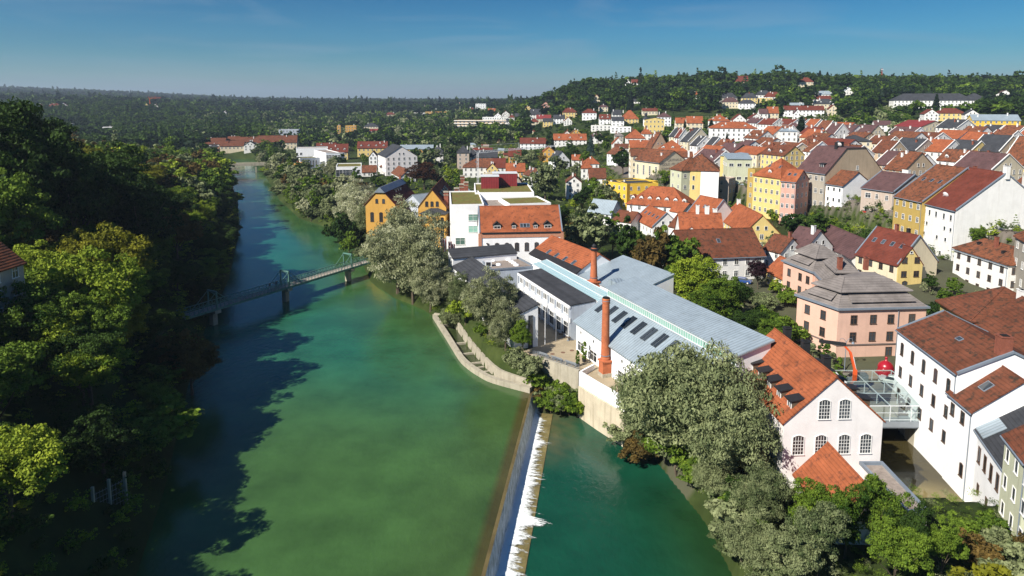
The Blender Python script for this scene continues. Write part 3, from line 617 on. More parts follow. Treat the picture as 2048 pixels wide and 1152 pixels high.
# ------------------------------------------------------------------ houses
WC = {}
def win_mesh(w_, h_, style, fr, gl):
    k = (round(w_, 2), round(h_, 2), style, fr, gl)
    if k in WC: return WC[k]
    t = .09 if w_ < 1.6 else .11; mats = [M[fr], M[gl]]
    a = MB(); pn = MB()
    x0, x1, z0, z1 = -w_ / 2, w_ / 2, -h_ / 2, h_ / 2
    arch = style.startswith('arch')
    def fbox(xa, xb, za, zb, y0=-.07, y1=.02): a.prism([(xa, y0), (xb, y0), (xb, y1), (xa, y1)], za, zb)
    fbox(x0 - t, x0, z0, z1); fbox(x1, x1 + t, z0, z1); fbox(x0 - t * 1.6, x1 + t * 1.6, z0 - t, z0, -.14)
    if arch:
        n = 6
        for i in range(n):
            u0, u1 = i / n, (i + 1) / n; f = lambda u: (x0 - t + (w_ + 2 * t) * u, z1 + .22 * w_ * math.sin(math.pi * u))
            p, q = f(u0), f(u1)
            a.hull([(p[0], -.07, p[1]), (q[0], -.07, q[1]), (q[0], -.07, q[1] + t), (p[0], -.07, p[1] + t)][::-1], [(p[0], .02, p[1]), (q[0], .02, q[1]), (q[0], .02, q[1] + t), (p[0], .02, p[1] + t)][::-1])
        pn.poly([(x0, -.012, z0), (x1, -.012, z0)] + [(x1 - w_ * i / n, -.012, z1 + .22 * w_ * math.sin(math.pi * i / n)) for i in range(n + 1)])
    else:
        fbox(x0 - t, x1 + t, z1, z1 + t); pn.poly([(x0, -.012, z0), (x1, -.012, z0), (x1, -.012, z1), (x0, -.012, z1)])
    if 'grid' in style:
        for i in range(1, 4): fbox(x0 + w_ * i / 4 - .022, x0 + w_ * i / 4 + .022, z0, z1 + (.1 * w_ if arch else 0), -.04, -.005)
        for i in range(1, 5): fbox(x0, x1, z0 + h_ * i / 5 - .022, z0 + h_ * i / 5 + .022, -.039, -.006)
    elif w_ > .8:
        fbox(-.035, .035, z0, z1, -.05, -.005)
        if h_ > 1.3: fbox(x0, x1, z0 + h_ * .66, z0 + h_ * .66 + .06, -.049, -.006)
    if style == 'far':
        k0 = len(a.v); a.v += pn.v; a.f += [tuple(i + k0 for i in f) for f in pn.f]; a.m += [1] * len(pn.f)
        WC[k] = (a.mesh('window', mats), None)
    else: WC[k] = (a.mesh('window', mats[:1]), pn.mesh('pane', mats[1:]))
    return WC[k]
def put_win(root, pos, face, w_=1.0, h_=1.45, style='far', fr='frame', gl='glass', name='window'):
    """window on a wall; face = direction the wall looks, as local angle"""
    fm, pm = win_mesh(w_, h_, style, fr, gl)
    o = link(bpy.data.objects.new(name, fm), root); o.location = pos; o.rotation_euler = (0, 0, face + math.pi / 2)
    if pm: link(bpy.data.objects.new('pane', pm), o)
    return o
CHM = {}
def chimney(parent, x, y, z, kind='w', h=1.5, sx=.7, sy=.7):
    k = (kind, h, sx, sy)
    if k not in CHM:
        a = MB(); m_ = {'w': WM['w'][0], 'b': M['brick'], 'd': M['black']}[kind]
        a.box((0, 0, h / 2 - .6), (sx, sy, h + 1.2)); a.box((0, 0, h + .06), (sx + .16, sy + .16, .12)); a.box((0, 0, h + .16), (sx * .6, sy * .6, .09), m=1)
        CHM[k] = a.mesh('chimney', [m_, M['soot']])
    o = link(bpy.data.objects.new('chimney', CHM[k]), parent); o.location = (x, y, z); return o
DRM = {}
def dormer(root, x, y, z, face, rm, w_=1.5, h_=1.25, d_=2.2, wall='w', kind='gable'):
    k = (rm, w_, h_, d_, wall, kind)
    if k not in DRM:
        a = MB(); W_ = WM[wall][0] if wall in WM else M[wall]
        a.prism([(-w_ / 2, 0), (w_ / 2, 0), (w_ / 2, d_), (-w_ / 2, d_)], -.8, h_, 0)
        o_ = .18
        if kind == 'gable':
            for s in (-1, 1): a.hull([(s * (w_ / 2 + o_), -o_, h_ - .1), (0, -o_, h_ + w_ * .42), (0, d_ + .6, h_ + w_ * .42), (s * (w_ / 2 + o_), d_ + .6, h_ - .1)], [(s * (w_ / 2 + o_), -o_, h_ + .05), (0, -o_, h_ + w_ * .42 + .14), (0, d_ + .6, h_ + w_ * .42 + .14), (s * (w_ / 2 + o_), d_ + .6, h_ + .05)], 1)
            a.poly([(-w_ / 2, -.005, h_), (w_ / 2, -.005, h_), (0, -.005, h_ + w_ * .42)], 0)
        else:
            a.hull([(-w_ / 2 - o_, -o_ * 2, h_ - .1), (w_ / 2 + o_, -o_ * 2, h_ - .1), (w_ / 2 + o_, d_ + .6, h_ + .45), (-w_ / 2 - o_, d_ + .6, h_ + .45)], [(-w_ / 2 - o_, -o_ * 2, h_ + .05), (w_ / 2 + o_, -o_ * 2, h_ + .05), (w_ / 2 + o_, d_ + .6, h_ + .6), (-w_ / 2 - o_, d_ + .6, h_ + .6)], 1)
        DRM[k] = a.mesh('dormer', [W_, RM[rm][0] if rm in RM else M[rm]])
    o = link(bpy.data.objects.new('dormer', DRM[k]), root); o.location = (x, y, z); o.rotation_euler = (0, 0, face + math.pi / 2)
    fm, pm = win_mesh(min(w_ - .45, 1.9), h_ * .62, 'far', 'frame', 'glass'); q = link(bpy.data.objects.new('window', fm), o); q.location = (0, -.02, h_ * .48); return o
SKM = {}
def skylight(root, x, y, z, slope, face, w_=.8, h_=1.2):
    k = (w_, h_)
    if k not in SKM:
        a = MB(); t = .09
        a.box((0, 0, .03), (w_ + 2 * t, h_ + 2 * t, .14), m=0); a.poly([(-w_ / 2, -h_ / 2, .106), (w_ / 2, -h_ / 2, .106), (w_ / 2, h_ / 2, .106), (-w_ / 2, h_ / 2, .106)], 1)
        SKM[k] = a.mesh('skylight', [M['lead'], M['glass']])
    o = link(bpy.data.objects.new('skylight', SKM[k]), root); o.location = (x, y, z); o.rotation_euler = (slope, 0, face + math.pi / 2); return o
DSH = None
def dish(parent, p, r=.45, col='white paint', az=200):
    global DSH
    if DSH is None:
        a = MB(); n = 12
        prof = [(0.05, .0), (.5, .05), (.85, .17), (1.0, .27)]
        a.lathe((0, 0, 0), prof, 14); a.bar((0, 0, .0), (.25, 0, -.9), .05); a.bar((0, .3, .1), (0, 0, .7), .03)
        DSH = a.mesh('satellite_dish', M['white paint'])
    o = link(bpy.data.objects.new('satellite_dish', DSH), parent); o.location = p; o.scale = (r, r, r); o.rotation_euler = (R(62), 0, R(az)); return o

HOUSES = []
def ehouse(A, B, ze, W, rise, zb, rm='u', wm_='w', roof='gable', label=None, cat='house', name='town_house', group=None, win='auto', floors=None, cols=None,
           ch=(), dorm=0, sky_=0, cop=False, gut=False, ov=.4, ww=1.0, wh=1.45, ws='far', fr='frame', blank=(), top=0.0, dz=None, wz=None, gwin=True, extra=None, dwall='w', dkind='gable', gm=None, base=2.5, trim=None, dd=.28):
    """A, B = world ends of the front eave (left to right as seen); body reaches W behind it"""
    A = Vector((A[0], A[1])); B = Vector((B[0], B[1])); d = (B - A); Ln = d.length; d.normalize(); n = Vector((-d.y, d.x))
    c = (A + B) / 2 + n * W / 2; rz = math.atan2(d.y, d.x)
    cross = roof == 'cross'
    if cross: rz += math.pi / 2; Ln, W = W, Ln
    if roof == 'cross': roof = 'gable'
    r = thing(name, label, cat, (c.x, c.y, zb), rz, group); he = ze - zb; hx, hy = Ln / 2, W / 2
    wmat = WM[wm_][0]; rmat = RM[rm][0]
    mb = MB()
    if roof in ('gable', 'trap'):
        tp = hy * top
        prof = [(-hy, he - .05), (-tp, he + rise - .05), (tp, he + rise - .05), (hy, he - .05)] if top > 0 else [(-hy, he - .05), (0, he + rise - .05), (hy, he - .05)]
        lo = [(-hx, -hy, -base), (-hx, hy, -base)]; cap = [(-hx, y, z) for y, z in reversed(prof)]
        pts0 = lo + cap; pts1 = [(hx, y, z) for _, y, z in pts0]
        mb.hull(pts0, pts1)
        if gm:
            mb.poly([(hx + .01, y, z) for _, y, z in pts0][::1], 1)
    elif roof == 'shed':
        pts0 = [(-hx, -hy, -base), (-hx, hy, -base), (-hx, hy, he + rise - .05), (-hx, -hy, he - .05)]; mb.hull(pts0, [(hx, y, z) for _, y, z in pts0])
    else:
        mb.prism([(-hx, -hy), (hx, -hy), (hx, hy), (-hx, hy)], -base, he if roof != 'flat' else he - .02)
        if roof == 'flat':
            t = .3
            for q in ([(-hx, -hy), (hx, -hy), (hx, -hy + t), (-hx, -hy + t)], [(-hx, hy - t), (hx, hy - t), (hx, hy), (-hx, hy)], [(-hx, -hy + t), (-hx + t, -hy + t), (-hx + t, hy - t), (-hx, hy - t)], [(hx - t, -hy + t), (hx, -hy + t), (hx, hy - t), (hx - t, hy - t)]): mb.prism(q, he - .02, he + .5)
    mb.build('wall', [wmat, WM[gm][0]] if gm else wmat, r)
    rb = MB(); th = .22; go = .12 if cop else ov * .6
    sl = rise / hy if hy else 0
    if roof in ('gable', 'trap'):
        tp = hy * top; sl = rise / (hy - tp)
        for s in (-1, 1):
            ye, ze_ = s * (hy + ov), he - ov * sl
            q = [(-hx - go, ye, ze_), (hx + go, ye, ze_), (hx + go, s * tp, he + rise), (-hx - go, s * tp, he + rise)]
            if s > 0: q = q[::-1]
            rb.hull(q, [(x, y, z + th) for x, y, z in q])
        if tp: rb.hull([(-hx - go, -tp, he + rise), (hx + go, -tp, he + rise), (hx + go, tp, he + rise), (-hx - go, tp, he + rise)], [(-hx - go, -tp, he + rise + th), (hx + go, -tp, he + rise + th), (hx + go, tp, he + rise + th), (-hx - go, tp, he + rise + th)])
        else: rb.bar((-hx - go, 0, he + rise + th - .02), (hx + go, 0, he + rise + th - .02), .13, n=6)
    elif roof == 'shed':
        q = [(-hx - go, -hy - ov, he - ov * rise / W), (hx + go, -hy - ov, he - ov * rise / W), (hx + go, hy + .2, he + rise), (-hx - go, hy + .2, he + rise)]; rb.hull(q, [(x, y, z + th) for x, y, z in q]); sl = rise / W
    elif roof == 'hip':
        k = min(hy, hx * .98); e = [(-hx - ov, -hy - ov, he), (hx + ov, -hy - ov, he), (hx + ov, hy + ov, he), (-hx - ov, hy + ov, he)]
        e2 = [(x, y, z + .16) for x, y, z in e]; rl, rr = (-hx + k, 0, he + rise + .16), (hx - k, 0, he + rise + .16)
        rb.poly(e[::-1]); [rb.poly([e[i], e[(i + 1) % 4], e2[(i + 1) % 4], e2[i]]) for i in range(4)]
        if hx - k > .05: rb.poly([e2[0], e2[1], rr, rl]); rb.poly([e2[2], e2[3], rl, rr])
        else: rb.poly([e2[0], e2[1], rl]); rb.poly([e2[2], e2[3], rl]); rr = rl
        rb.poly([e2[1], e2[2], rr]); rb.poly([e2[3], e2[0], rl]); sl = rise / hy
        for p, q in ((e2[0], rl), (e2[3], rl), (e2[1], rr), (e2[2], rr), (rl, rr)):
            if (Vector(p) - Vector(q)).length > .1: rb.bar(p, q, .11, n=5)
    else: rb.prism([(-hx + .3, -hy + .3), (hx - .3, -hy + .3), (hx - .3, hy - .3), (-hx + .3, hy - .3)], he, he + .12)
    ro = rb.build('roof', rmat, r)
    def rz_at(y): return he + (rise * (y + hy) / W if roof == 'shed' else 0 if roof == 'flat' else min(rise, rise * (hy - abs(y)) / (hy * (1 - top)))) + th
    if cop and roof in ('gable', 'trap'):
        tp = hy * top
        for e in (-1, 1):
            cb = MB()
            for s in (-1, 1):
                x0 = e * (hx + .06); q = [(x0 - .17, s * (hy + .1), he - .05), (x0 + .17, s * (hy + .1), he - .05), (x0 + .17, s * tp, he + rise + .02), (x0 - .17, s * tp, he + rise + .02)]
                if s > 0: q = q[::-1]
                cb.hull(q, [(x, y, z + .36) for x, y, z in q])
            cb.hull([(x0 - .17, -tp - .02, he + rise), (x0 + .17, -tp - .02, he + rise), (x0 + .17, tp + .02, he + rise), (x0 - .17, tp + .02, he + rise)], [(x0 - .17, -tp - .02, he + rise + .385), (x0 + .17, -tp - .02, he + rise + .385), (x0 + .17, tp + .02, he + rise + .385), (x0 - .17, tp + .02, he + rise + .385)])
            cb.build('coping', M['lead'] if cop == 'l' else WM['w'][0], r)
    if gut:
        gb = MB(); gb.bar((-hx - go, -hy - ov - .05, he - ov * sl + .04), (hx + go, -hy - ov - .05, he - ov * sl + .04), .11, n=6)
        gb.bar((hx - .25, -hy - .09, he - .2), (hx - .25, -hy - .09, -1), .06, n=6); gb.build('gutter', M['lead'], r)
    if trim is not None:
        for zt in trim:
            tb = MB(); tb.prism([(-hx - .1, -hy - .1), (hx + .1, -hy - .1), (hx + .1, hy + .1), (-hx - .1, hy + .1)], zt - .12, zt + .12); tb.build('string_course', M['lead'], r)
    for cc in ch:
        x, y = cc[0] * hx, cc[1] * hy; chimney(ro, x, y, rz_at(y) - .3, *(cc[2:] if len(cc) > 2 else ()))
    for i in range(dorm):
        x = -hx + (i + .5) * Ln / dorm; y = -hy * (1 - dd); dormer(r, x, y - .2, rz_at(y) - .5, -math.pi / 2, rm, wall=dwall, kind=dkind)
    for i in range(sky_):
        x = -hx + (i + .8) * Ln / (sky_ + .6); y = -hy * .45; skylight(r, x, y, rz_at(y) + .03, math.atan(sl), -math.pi / 2)
    if win == 'auto':
        for side in range(4):
            if side in blank: continue
            fa = (-math.pi / 2, 0, math.pi / 2, math.pi)[side]; ln = Ln if side in (0, 2) else W
            nx, ny = math.cos(fa + rz), math.sin(fa + rz); mid = Vector((c.x, c.y)) + Vector((nx, ny)) * (hy if side in (0, 2) else hx)
            if (mid.x * nx + mid.y * ny) / mid.length > -.04: continue       # faces away from the photographer's side
            fl = floors or max(1, int(round((he + .3) / 3.1))); co = (cols if cols and side == 0 else max(1, int(round(ln / 3.3))))
            fh = he / fl
            for f in range(fl):
                for k in range(co):
                    t = (k + .5) / co * ln - ln / 2; z = (f + .56) * fh if wz is None else wz[f]
                    p = {0: (t, -hy, z), 1: (hx, t, z), 2: (-t, hy, z), 3: (-hx, -t, z)}[side]
                    put_win(r, p, fa, ww, min(wh, fh * .56), ws, fr)
            if side in (1, 3) and roof == 'gable' and rise > 2.6 and gwin:
                for t in ((-1.3, 1.3) if W > 9 else (0,)):
                    p = (hx, t, he + rise * .28) if side == 1 else (-hx, -t, he + rise * .28); put_win(r, p, fa, .8, 1.1, ws, fr)
    r['_n'] = 0; del r['_n']
    HOUSES.append((c.x, c.y, max(Ln, W) / 2)); r2 = dict(root=r, roof=ro, hx=hx, hy=hy, he=he, rise=rise, zat=rz_at, c=c, d=d, n=n, Ln=Ln, W=W, rz=rz)
    return r2
AZ_A = Vector((math.sin(R(159.3)), math.cos(R(159.3)))); AZ_N = Vector((-AZ_A.y, AZ_A.x))   # street grid of the old town
RT = {'f': 0, 'g': 1, 'h': 2, 't': 3, 'x': 4, 'c': 5}
def solve_len(B, d, u0):
    k = (u0 - 1024) / F; z = B.z - CH     # X/fw = k with fw = y*CP - z*SP
    # (B.x + L d.x) = k*((B.y + L d.y)*CP - z*SP)
    den = d.x - k * d.y * CP
    return (k * (B.y * CP - z * SP) - B.x) / den if abs(den) > 1e-6 else 10
ROOFW = {'gable': 'gabled', 'hip': 'hipped', 'flat': 'flat-topped', 'cross': 'gable-fronted', 'shed': 'lean-to roofed'}
def spot_house(e, label, group, name='town_house', cat='house'):
    """e = (type, u0, u1, v_eave, v_ridge, eave height, depth, roof colour, wall colour, opts, [rot])"""
    ty, u0, u1, ve, vr, he, W, rc, wc = e[:9]; op = e[9] if len(e) > 9 else ''; rot = R(e[10]) if len(e) > 10 else 0.0
    lo = 60
    for tok in op.split():
        if tok[0] == 'D': lo = float(tok[1:])
    kw = dict(rm=rc, wm_=wc, label=label, group=group, name=name, cat=cat)
    if ty == 't':
        B = march(u1, ve, he, lo); d = -AZ_A; Lb = solve_len(B, d, u0); Lb = min(max(abs(Lb), 5), 28); A = B + Vector((d.x, d.y, 0)) * Lb; kw['roof'] = 'gable'; nn = AZ_N
    else:
        Mid = march((u0 + u1) / 2, ve, he, lo); fw = Mid.y * CP - (Mid.z - CH) * SP; s = fw / F; az = math.atan2(Mid.x, Mid.y) * .55
        dd_ = Vector((math.cos(rot - az * 1.0), math.sin(rot - az * 1.0))); w_ = (u1 - u0) * s / max(.5, abs(math.cos(rot)))
        A = Mid - Vector((dd_.x, dd_.y, 0)) * w_ / 2; B = Mid + Vector((dd_.x, dd_.y, 0)) * w_ / 2; nn = Vector((-dd_.y, dd_.x))
        kw['roof'] = {'f': 'gable', 'g': 'cross', 'h': 'hip', 'x': 'flat', 'c': 'shed'}[ty]
    ze = (A.z + B.z) / 2
    if ty == 'x': rise = 0
    elif ty == 'g': rise = (ve - vr) * (A.y * CP - (A.z - CH) * SP) / F
    else:
        k = W if ty == 'c' else W / 2
        q = B + Vector((nn.x, nn.y, 0)) * k; d0 = ray(0, vr); fw = q.y * CP - (ze - CH) * SP
        rise = CH + q.y * (-SP + (PY - vr) / F * CP) / (CP + (PY - vr) / F * SP) - ze
    if ty != 'x': rise = min(max(rise, 1.2), W * .75 if ty != 'g' else 9)
    m_ = (A + B) / 2; zb = gz(m_.x + nn.x * W / 2, m_.y + nn.y * W / 2); zb = min(zb, ze - 2.2); zb = max(zb, ze - he - 5)
    q_ = random.Random(int(u0 * 7 + ve * 13)); chs = []
    if 'n' not in op.split():
        kind = q_.choice('wwwbw'); chs = [(q_.uniform(-.8, .8), q_.choice((-.15, .15, -.3)), kind, q_.choice((1.2, 1.6, 2.0)))]
        if q_.random() < .5: chs.append((q_.uniform(-.8, .8), q_.uniform(-.45, .3), q_.choice('wwb'), 1.3))
    if ty == 'x': chs = chs[:1]
    kw['ch'] = chs
    for tok in op.split():
        if tok[0] == 'd': kw['dorm'] = int(tok[1:])
        if tok[0] == 's': kw['sky_'] = int(tok[1:])
        if tok == 'p': kw['cop'] = True
        if tok == 'b': kw['blank'] = (1, 3)
        if tok == 'G': kw['gm'] = 't'
    ws = 'far'
    small = ve < 262
    if small: kw['ww'] = 1.1; kw['wh'] = 1.5
    return ehouse((A.x, A.y), (B.x, B.y), ze, W, rise, zb, **kw)
ORD = ['first', 'second', 'third', 'fourth', 'fifth', 'sixth', 'seventh', 'eighth', 'ninth', 'tenth', '11th', '12th', '13th', '14th', '15th', '16th', '17th', '18th', '19th', '20th'] + ['%dth' % i for i in range(21, 99)]
ORD[20] = '21st'; ORD[21] = '22nd'; ORD[22] = '23rd'; ORD[30] = '31st'; ORD[31] = '32nd'; ORD[32] = '33rd'; ORD[40] = '41st'; ORD[41] = '42nd'; ORD[42] = '43rd'
def zone_houses(lst, where, group, name='town_house'):
    lst = sorted(lst, key=lambda e: (e[1] + e[2]) / 2)
    for i, e in enumerate(lst):
        rt = {'f': 'gabled', 'g': 'gable-fronted', 'h': 'hipped', 't': 'gabled', 'x': 'flat-roofed', 'c': 'lean-to'}[e[0]]
        rdesc = RM[e[7]][1].replace('flat gravel', 'gravelled').replace('planted flat', 'planted')
        rdesc = rdesc.replace('sheet metal', 'metal'); lab = '%s house with %s %s roof, %s from left, %s' % (WM[e[8]][1], rdesc, rt.replace('-roofed', '').replace('-fronted', '') if e[0] != 'g' else 'front-gabled', ORD[i], where)
        spot_house(e, lab, group, name)
# ------------------------------------------------------------------ the mill and its neighbours (front right)
CW = ((.3, .1, 'w', 1.6),)
def eh(a, b, ze, *args, **k):
    A, B = P(a[0], a[1], ze), P(b[0], b[1], ze); return ehouse((A.x, A.y), (B.x, B.y), ze, *args, **k)
# mill house: gable faces the viewer
A, B = P(1568, 846, 11.5), P(1766, 842, 11.5)
ml = ehouse((A.x, A.y), (B.x, B.y), 11.5, 17.5, 5.6, 1.0, rm='o', wm_='q', roof='cross', win=None, gut=True, ov=.25, cop=False, base=3.5,
            label='large white mill house with orange gabled roof, dark dormers and big grid windows', name='mill_house', cat='house')
r = ml['root']; hx, hy = ml['hx'], ml['hy']           # local x runs front (-) to back (+)?  ridge is local x
# front gable is the side whose outward normal points to the viewer
fs = -1 if math.cos(ml['rz'] + math.pi) * 0 + math.sin(ml['rz'] + math.pi) < 0 else 1
fa = math.pi if fs < 0 else 0.0
sgn = 1 if fs < 0 else -1
def mill_win(t, z, w_=1.32, h_=2.15): put_win(r, (fs * hx, -sgn * t, z), fa, w_, h_, 'archgrid')
for t in (-4.25, -1.45, 1.45, 4.15): mill_win(t, 7.5)
for t in (-1.25, 1.25): mill_win(t, 12.0)
for k in range(4):
    for z in (7.3, 3.4): put_win(r, (fs * hx + -fs * (2.5 + k * 4), sgn * hy, z), fa + (math.pi / 2 if fs > 0 else -math.pi / 2) * -1 if False else (math.pi / 2 if sgn > 0 else -math.pi / 2), 1.1, 1.9, 'arch')
for k in range(5):
    xx = fs * hx - fs * (1.5 + k * 3.0)
    for s, lab_ in ((1, 'timber'), (-1, 'timber')):
        y = s * hy * .74; dormer(r, xx, y + s * .3, ml['zat'](y) - .75, s * math.pi / 2, 'black', 1.35, 1.45, 2.2, 'timber', 'shed')
for k, (tx, ty) in enumerate(((.2, .0), (.55, .0), (.9, .02))): chimney(ml['roof'], -fs * hx * (tx * 2 - 1) * .9, sgn * .5 * 0 - sgn * 0.7, ml['zat'](0.7) - .4, 'd', 1.9, .9, .9)
# annexes in front of it
eA = PD(1590, 947, A.y + .2)
def box_thing(name, label, cat, pts, z0, z1, m_, top=None, group=None, parapet=None):
    cx = sum(p[0] for p in pts) / len(pts); cy = sum(p[1] for p in pts) / len(pts); o = thing(name, label, cat, (cx, cy, z0), 0, group)
    a = MB((cx, cy, z0)); a.prism(pts, z0 - 2, z1); a.build('wall', m_, o)
    if top:
        b = MB((cx, cy, z0)); c2 = [(cx + (p[0] - cx) * .94, cy + (p[1] - cy) * .94) for p in pts]; b.prism(c2, z1, z1 + .1); b.build('roof', top, o)
    if parapet:
        b = MB((cx, cy, z0)); n = len(pts)
        for i in range(n):
            p, q = Vector(pts[i]).to_2d(), Vector(pts[(i + 1) % n]).to_2d(); b.box(((p.x + q.x) / 2, (p.y + q.y) / 2, z1 + .2), ((q - p).length + .25, .3, .4 + .001 * i), math.atan2(q.y - p.y, q.x - p.x))
        b.build('parapet', parapet, o)
    return o
fy = min(A.y, B.y) - .05
ax = PD(1655, 888, fy); al = PD(1590, 947, fy)
wdt = abs(ax.x - al.x)
ehouse((ax.x - wdt, fy - 10.5), (ax.x + wdt, fy - 10.5), al.z, 10.4, ax.z - al.z, -.5, rm='o', wm_='q', roof='cross', win=None, ov=.3, label='low mill annex with plain orange gabled roof in front of the white mill', name='mill_annex', cat='annex')
f0 = PD(1706, 925, fy); f1 = PD(1766, 924, fy)
box_thing('flat_annex', 'flat gravel-roofed annex with metal edge beside the orange mill annex', 'annex', [(ax.x + wdt + .4, fy - 10), (f1.x - .6, fy - 10), (f1.x - .2, fy - .1), (ax.x + wdt + .4, fy - .1)], -.5, f1.z - .3, WM['q'][0], RM['f'][0], parapet=M['lead'])

# white mill-race building with gable parapet
A, B = P(1796, 660, 13.4), P(1915, 748, 13.4)
w1 = ehouse((A.x, A.y), (B.x, B.y), 13.4, 13.5, 3.2, -2.2, rm='b', wm_='x', win=None, ov=.3, cop='l', gut=True, label='tall white race-side building with brown roof and three rows of dark windows', name='race_building', cat='building', trim=None)
for f, z in enumerate((13.0, 9.3, 5.6)):
    for k in range(5):
        t = (k + .55) / 5.1 * w1['Ln'] - w1['hx']; put_win(w1['root'], (t, -w1['hy'], z), -math.pi / 2, .8, 1.75 if f == 0 else 1.6, 'arch' if f == 0 else 'near', 'framed')
sc_ = MB(); sc_.prism([(-w1['hx'] - .05, -w1['hy'] - .06), (w1['hx'] + .05, -w1['hy'] - .06), (w1['hx'] + .05, -w1['hy'] + .1), (-w1['hx'] - .05, -w1['hy'] + .1)], 7.4, 7.6); sc_.build('string_course', WM['x'][0], w1['root'])
chimney(w1['roof'], w1['hx'] - .8, -.8, w1['zat'](-.8) - .4, 'b', 2.6, 1.5, 1.5)
sk = skylight(w1['root'], w1['hx'] * .1, -2.6, w1['zat'](-2.6) + .02, math.atan(3.2 / 6.75), -math.pi / 2, 1.0, .6)
A, B = P(1899, 785, 10.2), P(1946, 824, 10.2)
w2 = ehouse((A.x, A.y), (B.x, B.y), 10.2, 11.5, 4.4, -2.3, rm='b', wm_='x', win=None, ov=.35, gut=True, label='white house with steep brown roof and big skylight, attached to race building', name='race_house', cat='house')
for k in range(2): put_win(w2['root'], (-w2['hx'] + 1.2 + k * 2.6, -w2['hy'], 10.6), -math.pi / 2, .8, 1.6, 'near', 'framed')
put_win(w2['root'], (w2['hx'] - 1.5, -w2['hy'], 3.6), -math.pi / 2, .7, 1.6, 'arch', 'framed'); put_win(w2['root'], (w2['hx'], -1.5, 11.6), 0, .6, .5, 'near', 'framed')
skylight(w2['root'], .2, -2.9, w2['zat'](-2.9) + .03, math.atan(4.4 / 5.75), -math.pi / 2, 1.3, 1.4)
A, B = P(1955, 855, 8.3), P(2012, 953, 7.3)
w3 = ehouse((A.x, A.y), (B.x, B.y), 8.0, 10.5, 4.0, -2.3, rm='s', wm_='x', win=None, ov=.3, gut=True, label='weathered white house with patched grey slate roof above the mill race', name='race_house', cat='house')
for k in range(4): put_win(w3['root'], (-w3['hx'] + 1.6 + k * 2.2, -w3['hy'], 7.6), -math.pi / 2, .75, 2.0, 'near', 'framed')
for k in range(3): put_win(w3['root'], (-w3['hx'] + 2.2 + k * 3.2, -w3['hy'], 3.4), -math.pi / 2, .6, 1.1, 'near', 'framed')
zp = MB(); zl = w3['zat']; y0, y1 = -w3['hy'] - .2, -w3['hy'] + 2.2; x0 = -w3['hx']
zp.hull([(x0, y0, zl(-w3['hy']) - .06), (x0 + 3, y0, zl(-w3['hy']) - .06), (x0 + 3, y1, zl(y1) + .03), (x0, y1, zl(y1) + .03)], [(x0, y0, zl(-w3['hy']) + .05), (x0 + 3, y0, zl(-w3['hy']) + .05), (x0 + 3, y1, zl(y1) + .1), (x0, y1, zl(y1) + .1)]); zp.build('metal_patch', RM['z'][0], w3['root'])
A, B = P(2011, 871, 12.2), P(2054, 925, 12.2)
w4 = ehouse((A.x, A.y), (B.x, B.y + 0), 12.2, 9, 3.4, -1, rm='b', wm_='n', win=None, ov=.35, gut=True, label='pale green house with red-brown roof at the lower right picture edge', name='race_house', cat='house')
for f in range(3):
    for k in range(3): put_win(w4['root'], (-w4['hx'] + 1.2 + k * 2.6, -w4['hy'], 11.4 - f * 3.2), -math.pi / 2, .8, 1.5, 'near')
# olive houses behind
A, B = P(1881, 605, 13.3), P(1944, 643, 13.3)
o1 = ehouse((A.x, A.y), (B.x, B.y), 13.3, 15, 4.6, 3, rm='b', wm_='i', roof='hip', win=None, ov=.7, label='olive green house with wide brown hipped roof behind the race building', name='olive_house')
for k in range(3): put_win(o1['root'], (-o1['hx'] + 3.4 + k * 2.9, -o1['hy'], 8.6), -math.pi / 2, .9, 1.8, 'near')
chimney(o1['roof'], o1['hx'] * .6, 1.0, o1['zat'](1.0) - .3, 'w', 1.2, 1.6, .8)
A, B = P(1942, 641, 13.0), P(2050, 716, 13.0)
o2 = ehouse((A.x, A.y), (B.x, B.y), 13.0, 15, 4.4, 3, rm='b', wm_='i', roof='gable', win=None, ov=.7, label='olive house with long brown roof and dark hatch at the right picture edge', name='olive_house')
for k in range(5): put_win(o2['root'], (-o2['hx'] + 2.0 + k * 3.4, -o2['hy'], 8.2), -math.pi / 2, .9, 1.7, 'near')
chimney(o2['roof'], .1 * o2['hx'], -3.0, o2['zat'](-3.0) - .4, 'b', 1.7, .9, .9)

